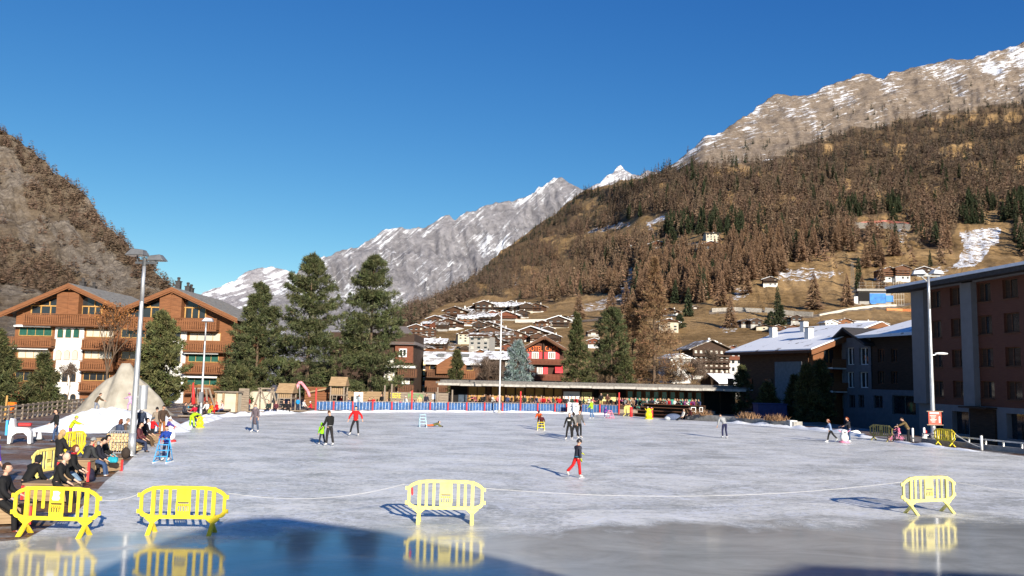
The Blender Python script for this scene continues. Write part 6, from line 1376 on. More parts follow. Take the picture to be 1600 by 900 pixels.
def mk(o, q):
    for e, t in ((296, 303), (313, 306)): MB().bar(q(t, 606), Vector((q(e, 640).x, 0, 0)), .15).build('leg', W_GREY, o)
    for e, t in ((322, 322), (334, 326)): MB().bar(q(t, 606), Vector((q(e, 640).x, .6, 0)), .15).build('leg', W_GREY, o)
    MB().bar(q(301, 607), q(328, 607), .14).build('crossbar', W_GREY, o); b = MB(); b.path([q(312, 607), q(313, 628)], .02); b.path([q(317, 607), q(318, 628)], .02); b.box(tuple((q(312.5, 629) + q(318, 629)) / 2), (.5, .2, .05)); b.build('seat', DMETAL, o)
frame_thing('swing_frame', 'timber swing behind the seated children, left of the slim lamp post', 'swing', 78, 312, mk)
def tower(label, px, rx0, rx1, ry0, ry1, d, dk=622):
    def mk(o, q):
        x0, x1 = q(rx0, 620).x, q(rx1, 620).x; zt, zr = q(px, ry1).z, q(px, ry0).z
        b = MB(); b.add([(x0 - .1, -1.2, zt), (x1 + .1, -1.2, zt), (x1 + .1, 0, zr), (x0 - .1, 0, zr), (x0 - .1, 1.2, zt), (x1 + .1, 1.2, zt)], [(0,1,2,3),(3,2,5,4),(0,3,4),(1,5,2)])
        for k in range(5): z = zt + (zr - zt) * (k + .5) / 5; y = -1.2 + 1.2 * (k + .5) / 5; b.box(((x0 + x1) / 2, y - .03, z + .03), (x1 - x0 + .2, .05, .16))
        b.build('roof', W_LIGHT, o)
        for x in (x0 + .08, x1 - .08):
            for y in (-.9, .9): MB().box((x, y, (zt + .1) / 2), (.13, .13, zt + .1)).build('post', W_GREY, o)
        z = q(px, dk).z; MB().box(((x0 + x1) / 2, 0, z), (x1 - x0, 1.9, .1)).build('deck', W_GREY, o)
        b = MB()
        for k in range(7): b.box((x0 + (x1 - x0) * (k + .5) / 7, -.92, z + .38), ((x1 - x0) / 8.5, .04, .7))
        b.build('railing', W_LIGHT, o); b = MB(); xm = x0 + (x1 - x0) * .35
        for s in (-.22, .22): b.bar((xm + s, -.95, z), (xm + s, -1.7, 0), .07)
        for k in range(4): b.bar((xm - .22, -1.0 - .16 * k, z * (.8 - .2 * k)), (xm + .22, -1.0 - .16 * k, z * (.8 - .2 * k)), .05)
        b.build('ladder', W_GREY, o)
    return frame_thing('play_tower', label, 'play tower', d, px, mk)
tower('timber play tower with board roof, beside the pink slide', 448, 437, 460, 599, 614, 86)
tower('taller timber play tower with ladder, before the right stone pine', 529, 518, 541, 589, 603, 90, 617)
def mk(o, q): b = MB(); b.path([q(462, 610), q(466, 600), q(469, 597), q(472, 599), q(481, 611), q(484, 620)], .16, 8); b.build('chute', mat('pink_plastic', (.70, .26, .30), .5, .1), o, True); MB().bar(q(468, 598), Vector((q(468, 640).x, .3, 0)), .08).build('post', METAL, o)
frame_thing('slide', 'faded pink plastic slide between the two play towers', 'slide', 88, 472, mk)
def mk(o, q): x0, x1 = q(476, 625).x, q(516, 625).x; b = MB(); [b.box(((x0 + x1) / 2, 0, .16 + .26 * k), (x1 - x0, .2, .235)) for k in range(9)]; b.build('logs', W_ORANGE, o); MB().bar(q(480, 613, -.4), q(519, 606, -.4), .16).build('ramp_beam', W_LIGHT, o)
frame_thing('log_wall', 'honey coloured log play wall with slanting beam between the towers', 'play wall', 91, 495, mk)
def mk(o, q): MB().bar((0, 0, 0), q(302, 600), .05).build('pole', METAL, o); b = MB(); b.tube(q(302, 632), q(302, 598), .2, .05, 8); b.build('canopy', REDP, o, True)
frame_thing('parasol', 'closed red parasol beside the timber swing', 'parasol', 74, 302, mk)
def mk(o, q):
    x0, x1 = q(338, 625).x, q(371, 625).x; zt = q(350, 613).z; MB().box(((x0 + x1) / 2, .6, zt / 2), (x1 - x0, 1.2, zt)).build('cabin', CREAM, o); MB().box(((x0 + x1) / 2, .5, zt + .05), (x1 - x0 + .3, 1.7, .1)).build('roof', W_GREY, o)
    for x in (x0, (x0 + x1) / 2 - .3, x1): MB().box((x, -.1, zt / 2), (.16, .16, zt)).build('post', W_LIGHT, o)
frame_thing('playhouse', 'low cream playhouse with timber posts behind the seated children', 'playhouse', 80, 350, mk)
def mk(o, q):
    x0, x1 = q(373, 625).x, q(389, 625).x; b = MB(); [b.box(((x0 + x1) / 2, 0, .12 + .22 * k), (x1 - x0, .12, .2)) for k in range(10)]; b.build('boards', W_GREY, o)
frame_thing('board_screen', 'grey board screen between playhouse and white wall', 'screen', 82, 381, mk)
def mk(o, q): x0, x1 = q(390, 625).x, q(438, 625).x; zt = q(410, 612).z; MB().box(((x0 + x1) / 2, 0, zt / 2), (x1 - x0, .25, zt)).build('wall', CREAM, o); MB().box(((x0 + x1) / 2, 0, zt + .03), (x1 - x0 + .1, .35, .07)).build('coping', W_GREY, o)
frame_thing('wall', 'cream wall behind the swing frame and climbing net', 'wall', 88, 414, mk)
def steps(px0, px1, py, d, n, label):
    p, q = G(px0, py), G(px1, py); o = thing('timber_steps', label, 'steps', p); L_ = q.x - p.x
    for k in range(n): MB().box((L_ / 2, .35 + .6 * k, .12 + .26 * k), (L_, .55, .1)).build('tread', W_GREY, o); MB().box((L_ / 2, .62 + .6 * k, (.1 + .26 * k) / 2), (L_, .06, .1 + .26 * k)).build('riser', W_GREY, o)
steps(277, 300, 652, 66, 4, 'weathered timber steps left of the slim lamp post'); steps(325, 358, 647, 70, 2, 'low timber sitting steps right of the slim lamp post'); steps(372, 442, 645, 76, 1, 'long low timber platform under the swing frame'); steps(440, 490, 643.5, 84, 1, 'short timber platform under the play tower')
D_ = 94.0; a, c = P(541, 625, D_), P(701, 625, D_); zt = P(620, 612.5, D_).z; L_ = c.x - a.x
o = thing('board_wall', 'long board wall painted OBERE in yellow and MATTEN in green', 'wall', (a.x, D_, 0)); n = 7
xm = P(612, 625, D_).x - a.x
for (u, v, m_) in ((0, xm, W_LIGHT), (xm, L_, W_GREY)):
    b = MB(); [b.box(((u + v) / 2, 0, zt * (k + .5) / n), (v - u - .02, .08, zt / n * .92)) for k in range(n)]; b.build('boards', m_, o)
for k in range(9): MB().box((L_ * k / 8, .1, zt / 2 + .05), (.14, .14, zt + .1)).build('post', W_GREY, o)
zc = P(640, 619, D_).z
YP = mat('yellow_letter_paint', (.72, .58, .03), .6, .15); GP_ = mat('green_letter_paint', (.12, .36, .10), .6, .15)
text_part('lettering', 'OBERE', 0.78, (P(617, 619, D_).x - a.x, -.05, zc), YP, o, .01, width=P(626, 619, D_).x - P(607.5, 619, D_).x)
text_part('lettering', 'MATTEN', 0.78, (P(649.5, 619, D_).x - a.x, -.05, zc), GP_, o, .01, width=P(661, 619, D_).x - P(638, 619, D_).x)
MB().box((P(678, 619, D_).x - a.x, -.06, zc), (.42, .03, .55)).build('notice', WHITEP, o)
x0, x1, z0, z1 = rect(553, 613, 567, 633, 92.5); o = thing('notice_board', 'white notice board on the pale part of the board wall', 'notice board', ((x0 + x1) / 2, 92.5, 0)); MB().box((0, 0, (z0 + z1) / 2), (x1 - x0, .06, z1 - z0)).build('board', WHITEP, o); [MB().box((s * .4, .06, z1 / 2), (.08, .08, z1)).build('leg', W_GREY, o) for s in (-1, 1)]; MB().box((0, -.035, (z0 + z1) / 2 + .15), (.5, .01, .4)).build('picture', GREYP, o)
for k, (px, ty, lb) in enumerate(((600, 602, 'left of two tall timber poles before the board wall'), (611, 600, 'right of two tall timber poles before the board wall'), (683, 605, 'timber pole in front of the right end of the board wall'), (706, 609, 'short timber pole by the pavilion corner'))):
    p = P(px, 640, 93); o = thing('timber_pole', lb, 'pole', (p.x, 93, 0), 0, 'timber poles by the board wall'); MB().tube((0, 0, 0), (0, 0, P(px, ty, 93).z), .11, .09, 8).build('pole', W_GREY, o, True)

# ------------------------------------------------------------ right-hand edge of the rink
pl = [G(1068, 655), G(1150, 661), G(1236, 668.5)]; o = thing('planter', 'long low grey concrete planter with dry grasses along the right edge', 'planter', pl[0])
for a, c in zip(pl[:-1], pl[1:]):
    u, v = a - pl[0], c - pl[0]; t = (v - u).normalized(); nn = Vector((-t.y, t.x, 0)); b = MB(); b.slab([tuple((u + nn * .3).xy), tuple((v + nn * .3).xy), tuple((v + nn * 1.3).xy), tuple((u + nn * 1.3).xy)], 0, .52); b.build('trough', CONC, o)
u = pl[-1] - pl[0]; MB().box((u.x + .35, u.y + .8, .3), (.6, 1.0, .62)).build('end_block', PLASTER, o)
DRY = leafmat('dry_grass', (.16, .09, .05), (.34, .21, .12))
for k, t in enumerate((.1, .22, .6, .68, .84, .92)):
    q = (pl[0].lerp(pl[1], t * 2) if t < .5 else pl[1].lerp(pl[2], t * 2 - 1)) - pl[0] + Vector((.1, .8, .5)); g = np.random.default_rng(k); n = 160; dd = g.standard_normal((n, 3)) * .5 + np.array((0, 0, 1)); dd /= np.linalg.norm(dd, axis=1, keepdims=True); bb = np.array(q) + g.standard_normal((n, 3)) * np.array((.3, .2, .02)); L2 = .5 * (.5 + g.random(n)); ee = np.cross(dd, g.standard_normal((n, 3))) * .025
    V = np.stack([bb - ee, bb + ee, bb + dd * L2[:, None]], 1).reshape(-1, 3); link_mesh('grass_tuft', np_mesh('grass_tuft', V, np.arange(3 * n).reshape(-1, 3), DRY, np.ones((3 * n, 3))), o)
for k, px in enumerate((1083, 1097)):
    q = G(px, 656) + Vector((.6, 2.2, 0)); o = thing('garden_chair', ('left of two white garden chairs beyond the planter', 'right of two white garden chairs beyond the planter')[k], 'chair', q, R(10 + 30 * k), 'white garden chairs'); MB().box((0, 0, .45), (.5, .5, .05)).build('seat', WHITEP, o)
    b = MB(); b.box((-.24, .24, .8), (.05, .05, .75)); b.box((.24, .24, .8), (.05, .05, .75)); b.box((0, .24, 1.15), (.5, .05, .06)); b.box((0, .24, .75), (.5, .05, .06)); b.build('backrest', WHITEP, o); [MB().box((x, y, .22), (.05, .05, .44)).build('leg', WHITEP, o) for x in (-.22, .22) for y in (-.22, .22)]
q = P(1203, 648, 88); o = thing('container', 'dark blue tarpaulin covered container in the shade behind the planter', 'container', (q.x, 88, 0)); MB().slab([(-1.5, -1), (1.5, -1), (1.5, 1), (-1.5, 1)], 0, 1.6).build('body', mat('navy_tarpaulin', (.015, .03, .12), .6, .2), o, bevel=.06); MB().slab([(-1.56, -1.06), (1.56, -1.06), (1.56, 1.06), (-1.56, 1.06)], 1.6, 1.68).build('lid', mat('navy_tarpaulin', (.015, .03, .12)), o)
for (px, py, h, lb) in ((1442, 692.5, 1.0, 'white steel bollard left of the lamp with the red sign'), (1532, 704, .85, 'white steel bollard holding the end of the rope'), (1424, 690.5, .9, 'white steel bollard behind the man with the bicycle')):
    p = G(px, py); o = thing('bollard', lb, 'bollard', p + Vector((.25, .3, 0)), 0, 'white steel bollards'); MB().tube((0, 0, 0), (0, 0, h), .075, .075, 10).build('post', WHITEP, o, True); MB().sphere((0, 0, h), (.075, .075, .04), 10, 4).build('cap', WHITEP, o, True)
p = G(1446, 692.5) + Vector((.25, .5, 0)); o = thing('hydrant', 'small white hydrant with a pink red cap beside the lamp', 'hydrant', p); MB().tube((0, 0, 0), (0, 0, .62), .12, .10, 10).build('body', WHITEP, o, True); MB().sphere((0, 0, .72), (.12, .12, .14), 10, 6).build('cap', REDP, o, True); MB().tube((-.2, 0, .5), (.2, 0, .5), .05, .05, 8).build('outlet', WHITEP, o)
a, c = G(1425, 692), G(1640, 716); d = c - a; d.normalize(); n_ = Vector((-d.y, d.x, 0)); n_ = n_ if n_.x > 0 else -n_; o = thing('kerb_rail', 'low grey rail and kerb along the shaded right edge', 'rail', a + n_ * .9); v = c - a
b = MB(); b.bar((0, 0, .16), v + Vector((0, 0, .16)), .3, .3); b.build('kerb', CONC, o); b = MB(); b.bar((0, 0, .62), v + Vector((0, 0, .62)), .06, .09)
b.build('rail', METAL, o)
for k in range(9): q = v * (k / 8); MB().box((q.x, q.y, .35), (.08, .08, .6)).build('stay', METAL, o)
# pink bicycle
PK = mat('pink_bike_paint', (.68, .20, .36), .4, .1); TYRE = mat('tyre_rubber', (.03, .03, .03), .8, .2)
p = G(1401, 690.5); bk = thing('bicycle', 'small pink child bicycle on the ice edge', 'bicycle', p, R(190)); w = .24
for x in (-.42, .42):
    b = MB(); K_ = 18
    for k in range(K_): a0, a1 = 2 * pi * k / K_, 2 * pi * (k + 1) / K_; b.tube((x + w * cos(a0), 0, w + w * sin(a0)), (x + w * cos(a1), 0, w + w * sin(a1)), .028, n=6, cap=False)
    wh = b.build('wheel', TYRE, bk, True); b = MB(); [b.tube((x, 0, w), (x + w * cos(a), 0, w + w * sin(a)), .008, n=4) for a in np.arange(10) * pi / 5]; b.build('spokes', PK, wh)
b = MB(); b.path([(-.42, 0, w), (-.1, 0, .26), (.28, 0, .52), (.42, 0, w)], .024); b.path([(-.1, 0, .26), (-.18, 0, .55)], .022); b.path([(-.42, 0, w), (-.17, 0, .5)], .018); b.path([(.28, 0, .52), (.24, 0, .68)], .022); b.build('frame', PK, bk, True)
MB().box((-.19, 0, .58), (.22, .13, .06)).build('saddle', WHITEP, bk, bevel=.02); b = MB(); b.path([(.18, -.2, .72), (.24, -.05, .68), (.24, .05, .68), (.18, .2, .72)], .018); b.build('handlebar', WHITEP, bk)

# ------------------------------------------------------------ hillside works
p = Vector(mtn.pt(np.array([1368.]), np.array([475.]))[0]); k_ = p.xy.length / FOC; o = thing('building_site', 'chalet under construction with scaffolding and blue tarpaulins on the slope', 'building site', p, R(-8))
def bx(name, x0, x1, z0, z1, y0, y1, m, par=o): return MB().box(((x0 + x1) / 2 * k_, (y0 + y1) / 2 * k_, (z0 + z1) / 2 * k_), ((x1 - x0) * k_, (y1 - y0) * k_, (z1 - z0) * k_)).build(name, m, par)
TARP = mat('blue_tarpaulin', (.03, .17, .48), .6, .3, .4)
bx('shell', -22, 22, -10, 20, 0, 26, CONC); bx('dark_floor', -24, -8, 4, 16, -1, 0, DARKIN); bx('tarpaulin', -8, 14, 1, 15, -1.2, -.2, TARP); bx('tarpaulin', 14, 24, 3, 12, -1.6, -.6, BLUEP); bx('hoarding', -7, 0, -7, 1, -3, -1.5, BLUEP); bx('slab', -26, 28, 18, 21, -5, 27, CONC); bx('silo', -30, -25, 0, 10, -4, 1, WHITEP)
b = MB()
for i in range(7):
    for j in range(3): b.bar(((-22 + 9 * i) * k_, -2 * k_, 20 * k_), ((-22 + 9 * i) * k_, -2 * k_, 32 * k_), .12); b.bar((-24 * k_, -2 * k_, (22 + 4 * j) * k_), (34 * k_, -2 * k_, (22 + 4 * j) * k_), .12)
for i in range(5): b.bar(((24 + 3.4 * i) * k_, -4 * k_, -4 * k_), ((24 + 3.4 * i) * k_, -4 * k_, 36 * k_), .12); b.bar((23 * k_, -4 * k_, (-2 + 8 * i) * k_), (38 * k_, -4 * k_, (-2 + 8 * i) * k_), .12)
b.build('scaffolding', mat('scaffold_tube', (.42, .40, .36), .6, .2, metal=.3), o)
def retaining(name, pts, h, label, m=CONC, cat='wall'):
    Q = [Vector(mtn.pt(np.array([float(x)]), np.array([float(y)]))[0]) for x, y in pts]; o = thing(name, label, cat, Q[0]); b = MB()
    for a, c in zip(Q[:-1], Q[1:]): b.bar(a - Q[0] + Vector((0, 0, h * .2)), c - Q[0] + Vector((0, 0, h * .2)), .8, h * 1.4)
    b.build('masonry', m, o)
MASON = mat('rubble_masonry', (.26, .24, .21), .9, .3, 1.2)
retaining('retaining_wall', [(805,504),(850,503.5),(900,503)], 2.2, 'pale retaining wall crossing the meadow above the red shuttered hotel', mat('pale_concrete', (.5, .47, .41), .9, .1))
retaining('retaining_wall', [(1112,489),(1150,487),(1190,488)], 2.6, 'grey retaining wall on the meadow right of the hay shed', MASON)
retaining('retaining_wall', [(1195,488),(1240,490),(1270,492)], 3.0, 'rubble retaining wall above the log barns', MASON)
retaining('retaining_wall', [(1335,356),(1375,357),(1422,360)], 6.5, 'rubble wall holding up the excavated clearing high in the forest', MASON)
retaining('safety_fence', [(1345,348),(1385,347),(1422,350)], 2.0, 'long red safety fence along the excavated clearing', mat('red_netting', (.45, .16, .12), .8, .2), 'fence')
retaining('safety_fence', [(1385,482),(1410,481),(1432,482)], 1.6, 'short orange safety fence beside the building site', mat('orange_netting', (.62, .22, .08), .8, .2), 'fence')
retaining('road_rail', [(1280,491),(1330,484),(1365,479),(1400,476)], 1.3, 'pale rail along the meadow road below the building site', mat('pale_rail', (.5, .46, .38), .8, .15), 'rail')
# ------------------------------------------------------------ people
def cloth(c):
    key = 'cloth_%d_%d_%d' % c; l = lin(c); l = tuple(max(.008, v * .72) for v in l)
    return MATS.get(key) or mat(key, l, .85, .22, 9, bump=.35)
def skinm(t): return mat('skin_%d' % t, [(.50,.30,.21), (.42,.24,.16), (.56,.36,.27)][t % 3], .55, .08, 12)
EYE = mat('eye_dark', (.02,.015,.012), .3); LIP = mat('lip', (.32,.11,.09), .6)
BLADE = mat('skate_blade', (.5,.52,.55), .3, .1, metal=.8)
PENDING = []
def skin_obj(name, verts, edges, radii, mats, parent, root=0, sub=1, post=None):
    me = bpy.data.meshes.new(name); me.from_pydata([tuple(v) for v in verts], edges, []); o = bpy.data.objects.new(name, me); COL.objects.link(o)
    o.modifiers.new('s', 'SKIN'); d = me.skin_vertices[0].data
    for i, r in enumerate(radii): d[i].radius = r if hasattr(r, '__len__') else (r, r); d[i].use_root = i == root
    if sub: m = o.modifiers.new('u', 'SUBSURF'); m.levels = sub; m.render_levels = sub
    PENDING.append((o, mats, parent, post)); return o
def flush():
    dg = bpy.context.evaluated_depsgraph_get(); done = []
    for o, mats, parent, post in PENDING: done.append(bpy.data.meshes.new_from_object(o.evaluated_get(dg)))
    for (o, mats, parent, post), me in zip(PENDING, done):
        old = o.data; o.modifiers.clear(); o.data = me; bpy.data.meshes.remove(old)
        me.materials.clear(); [me.materials.append(m) for m in (mats if isinstance(mats, (list, tuple)) else [mats])]
        me.polygons.foreach_set('use_smooth', [True] * len(me.polygons)); me.name = o.name
        if post: post(me)
        o.parent = parent
    PENDING.clear()
def head_geo(c, up, fwd, s):
    """skull with brow, nose, chin, ears, eyes and lips; returns verts, faces, material ids"""
    rt = fwd.cross(up).normalized(); mb = MB(); mb.sphere((0, 0, 0), 1, 16, 12)
    out = []
    for x, y, z in mb.v:
        f = max(0, y); jaw = max(0, -z)
        X = x * .078 * (1 - .28 * jaw**1.4); Y = y * .098 * (1 - .10 * jaw) + .012 * jaw * f; Z = z * .118
        if y > .55 and abs(x) < .34: Y += .026 * math.exp(-(x / .16)**2 - ((z + .12) / .22)**2)
        if y > .5: Y -= .010 * math.exp(-((abs(x) - .38) / .16)**2 - ((z - .12) / .14)**2)
        out.append((X, Y, Z))
    mb.v = out
    for sx in (-1, 1):
        mb.sphere((sx * .030, .083, .012), (.012, .008, .008), 8, 5, 1); mb.sphere((sx * .077, -.004, -.004), (.012, .022, .032), 8, 5, 0)
    mb.sphere((0, .088, -.060), (.024, .008, .008), 8, 5, 2)
    return [c + (rt * x + fwd * y + up * z) * s for x, y, z in mb.v], mb.f, mb.m
def add_geo(me, vs, fs, ms):
    bm = bmesh.new(); bm.from_mesh(me); nv = [bm.verts.new(v) for v in vs]
    for f, m in zip(fs, ms):
        q = bm.faces.new([nv[i] for i in f]); q.material_index = m; q.smooth = True
    bm.to_mesh(me); bm.free()
def person(loc, rz, label, jacket, trousers, H=1.75, pose=None, hair=('short', (40, 28, 20)), shoe=('shoe', (30, 28, 28)), coat=.06, seat=None, hat=None, gloves=None, fem=False, tone=0, grp=None, hood=False, vest=None, band=None, text=None, fingers=True, scarf=None, cuffs=None, seatrot=0):
    p = dict(lean=3, tL=2, kL=3, bL=4, tR=2, kR=3, bR=4, aL=4, eL=14, oL=9, aR=4, eR=14, oR=9, hp=4, hy=0, side=0); p.update(pose or {})
    wk = 1 + max(0, 1.62 - H) * .38; s = H / 1.75; hs = s * (1 + max(0, (1.6 - H)) * .42); X = Vector((1, 0, 0))
    if fem: wsh = .165
    else: wsh = .19
    d2r = math.radians; L = d2r(p['lean']); u = Vector((sin(d2r(p['side'])), sin(L), cos(L))).normalized(); fw = Vector((0, cos(L), -sin(L)))
    pel = Vector((0, 0, 0)); sp1 = u * .14; chest = u * .32; ctop = u * .44; neck = u * .53
    hpitch = L * .45 - d2r(p['hp']) * -1 if False else d2r(p['lean']) * .55 + d2r(p['hp']); yaw = d2r(p['hy'])
    hu = Vector((0, sin(hpitch), cos(hpitch))); hf = Vector((0, cos(hpitch), -sin(hpitch))); Mz = Matrix.Rotation(yaw, 3, 'Z'); hf, hu = Mz @ hf, Mz @ hu
    headc = neck + (u * .35 + hu * .65) * .145 + hf * .02
    def limb(a, b, sgn): a, b = d2r(a), d2r(b); return Vector((sgn * sin(b), sin(a) * cos(b), -cos(a) * cos(b)))
    J = {}
    for S, sg in (('L', -1), ('R', 1)):
        sh = ctop + X * (sg * wsh) - u * .02; ua = limb(p['a' + S] + p['lean'] * .0, p['o' + S], sg); el = sh + ua * .285; fa = limb(p['a' + S] + p['e' + S], p['o' + S] * .45, sg); wr = el + fa * .245
        hip = X * (sg * .092) - u * .05; th = limb(p['t' + S], p['b' + S], sg); kn = hip + th * .43; sn = limb(p['t' + S] - p['k' + S], p['b' + S] * .8, sg); an = kn + sn * .42
        ft = Vector((sg * .18, cos(d2r(min(60, max(-60, (p['t' + S] - p['k' + S]) * .8)))), sin(d2r(min(60, max(-60, (p['t' + S] - p['k' + S]) * .8)))))).normalized()
        J[S] = (sh, el, wr, fa, hip, kn, an, sn, ft)
    skate = shoe[0] == 'skate'; sole = .085 + (.055 if skate else 0)
    low = min(J[S][6].z * s - sole * s for S in 'LR') if seat is None else None
    z0 = -low if seat is None else seat + .10 * s
    if p.get('z') is not None: z0 = p['z']
    T = lambda v: Vector((v.x * s, v.y * s, v.z * s + z0))
    root = thing('person', label, 'person', loc, rz, grp)
    sk = skinm(tone)
    # ---- body: one skinned graph
    V, E, Rr = [], [], []; WK = [1.0]
    def add(v, r, par=None):
        V.append(T(v)); Rr.append(tuple(q * s * WK[0] for q in (r if hasattr(r, '__len__') else (r, r)))); i = len(V) - 1
        if par is not None: E.append((par, i))
        return i
    a0 = add(pel, (.125, .09)); a1 = add(sp1, (.115, .085), a0); a2 = add(chest, (.135, .095), a1); a3 = add(ctop, (.10, .075), a2); a4 = add(neck, .052, a3); add(neck + (headc - neck) * .55, .050, a4)
    for S, sg in (('L', -1), ('R', 1)):
        sh, el, wr, fa, hip, kn, an, sn, ft = J[S]
        i = add(sh, .058, a3); i = add(sh.lerp(el, .5), .048, i); i = add(el, .040, i); i = add(wr, .027, i)
        pr = X * sg
        if gloves is None:
            pm = add(wr + fa * .055, (.036, .020), i); nrm = fa.cross(X).normalized()
            if fingers:
                curl = (fw * .6 + Vector((0, .3, 0))).normalized(); lat = fa.cross(curl).normalized()
                for q, ln in ((-.027, .062), (-.009, .074), (.009, .070), (.027, .054)):
                    b_ = add(wr + fa * .092 + lat * q, .0095, pm); m_ = add(wr + fa * (.092 + ln * .55) + lat * q * 1.1 + curl * .008, .0085, b_); add(wr + fa * (.092 + ln * .9) + lat * q * 1.1 + curl * .030, .0075, m_)
                t_ = add(wr + fa * .050 + curl * .030 - pr * .012, .0105, pm); add(wr + fa * .085 + curl * .048 - pr * .014, .0085, t_)
        i = add(hip, (.085, .085), a0); i = add(hip.lerp(kn, .45), .074, i); i = add(kn, .052, i); i = add(kn.lerp(an, .35), .052, i); i = add(an, .036, i); add(an - Vector((0, 0, .035)) + ft * .10, (.038, .028), i)
    hv, hfaces, hm = head_geo(T(headc), hu, hf, hs)
    skin_obj('body', V, E, Rr, [sk, EYE, LIP], root, 0, 1, lambda me: add_geo(me, hv, hfaces, hm))
    # ---- jacket
    WK[0] = wk; V, E, Rr = [], [], []; k = 1.14
    th_dir = (J['L'][5] + J['R'][5]) * .5; hem = -u * (coat * .6 + .02) if seat is None else -u * .03
    b0 = add(sp1 * .6, (.150 * k, .112 * k)); b1_ = add(hem - u * .04, (.158 * k, .122 * k), b0)
    if coat > .2: add(hem - u * coat, (.175 * k, .14 * k), b1_)
    b2 = add(chest * .85, (.158 * k, .118 * k), b0); b3 = add(ctop, (.125 * k, .092 * k), b2); add(neck - u * .005, .070, b3)
    for S, sg in (('L', -1), ('R', 1)):
        sh, el, wr, fa = J[S][:4]; i = add(sh, .086, b3); i = add(sh.lerp(el, .5), .078, i); i = add(el, .070, i); i = add(el.lerp(wr, .5), .062, i); add(wr - fa * .012, .050, i)
    j = skin_obj('jacket', V, E, Rr, cloth(jacket), root, 0, 1)
    # ---- trousers
    V, E, Rr = [], [], []; c0 = add(pel + u * .06, (.138, .104)); c1 = add(pel - u * .03, (.142, .110), c0)
    for S, sg in (('L', -1), ('R', 1)):
        hip, kn, an, sn = J[S][4:8]; i = add(hip - Vector((0, 0, .02)), .098, c1); i = add(hip.lerp(kn, .5), .088, i); i = add(kn, .070, i); i = add(kn.lerp(an, .4), .068, i); add(an + sn * .015, .062 if not cuffs else .075, i)
    skin_obj('trousers', V, E, Rr, cloth(trousers), root, 0, 1)
    # ---- boots
    for S, sg in (('L', -1), ('R', 1)):
        an, ft = J[S][6], J[S][8]; V, E, Rr = [], [], []; dn = Vector((0, 0, -1)); hgt = .16 if skate else .06
        i = add(an - J[S][7] * hgt, .056); i = add(an + dn * .03, .058, i); i = add(an + dn * .052 + ft * .09, (.048, .040), i); add(an + dn * .058 + ft * .175, (.040, .030), i)
        sho = skin_obj('skate' if skate else 'boot', V, E, Rr, cloth(shoe[1]), root, 0, 1)
        if skate:
            m = MB(); q0, q1 = T(an + dn * .118 - ft * .07), T(an + dn * .118 + ft * .22); m.bar(q0, q1, .008 * s, .036 * s); m.bar(T(an + dn * .078 - ft * .03), T(an + dn * .122 - ft * .03), .02 * s); m.bar(T(an + dn * .078 + ft * .13), T(an + dn * .122 + ft * .13), .02 * s); m.build('blade', BLADE, sho)
    if gloves:
        for S, sg in (('L', -1), ('R', 1)):
            wr, fa = J[S][2:4]; V, E, Rr = [], [], []; g0 = add(wr - fa * .03, .040); g1 = add(wr + fa * .055, (.050, .034), g0); curl = (fw * .6 + Vector((0, .3, 0))).normalized(); lat = fa.cross(curl).normalized()
            for q, ln in ((-.034, .07), (-.011, .082), (.011, .078), (.034, .062)):
                b_ = add(wr + fa * .10 + lat * q, .0145, g1); add(wr + fa * (.10 + ln * .85) + lat * q * 1.15 + curl * .03, .012, b_)
            t_ = add(wr + fa * .05 + curl * .04, .016, g1); add(wr + fa * .09 + curl * .06, .013, t_)
            skin_obj('glove', V, E, Rr, cloth(gloves), root, 0, 1)
    # ---- hair, hats
    hc = T(headc); rt = hf.cross(hu).normalized()
    def cap(name, m, sc, keep, off=(0, 0, 0), n=16, rows=12, wob=0.0):
        q = MB(); q.sphere((0, 0, 0), 1, n, rows); fs = [f for f in q.f if keep(*[sum(q.v[i][a] for i in f) / len(f) for a in range(3)])]; used = sorted({i for f in fs for i in f}); mp = {i: k_ for k_, i in enumerate(used)}
        w = MB(); w.add([hc + (rt * (q.v[i][0] * .078 * sc[0] + off[0]) + hf * (q.v[i][1] * .098 * sc[1] + off[1]) + hu * (q.v[i][2] * .118 * sc[2] + off[2])) * hs * (1 + wob * math.sin(i * 2.7)) + (hc * 0) for i in used], [tuple(mp[i] for i in f) for f in fs])
        return w.build(name, m, root, True)
    st, hcol = hair
    if st != 'bald':
        hm_ = cloth(hcol)
        if st == 'short': cap('hair', hm_, (1.12, 1.10, 1.10), lambda x, y, z: z > .42 or (y < .05 and z > -.35), (0, -.006, .004), wob=.015)
        else:
            cap('hair', hm_, (1.16, 1.12, 1.12), lambda x, y, z: z > .40 or y < .12, (0, -.010, .004), wob=.02)
            if st in ('long', 'curly'): w = MB(); c_ = hc - hf * .05 * hs - hu * .13 * hs; w.sphere(c_, (.085 * hs * (1.25 if st == 'curly' else 1), .055 * hs * (1.3 if st == 'curly' else 1), .13 * hs), 12, 8); w.build('hair_ends', hm_, root, True)
            if st == 'pony': w = MB(); w.tube(hc - hf * .10 * hs + hu * .05 * hs, hc - hf * .15 * hs - hu * .12 * hs, .03 * hs, .015 * hs, 8); w.build('pony_tail', hm_, root, True)
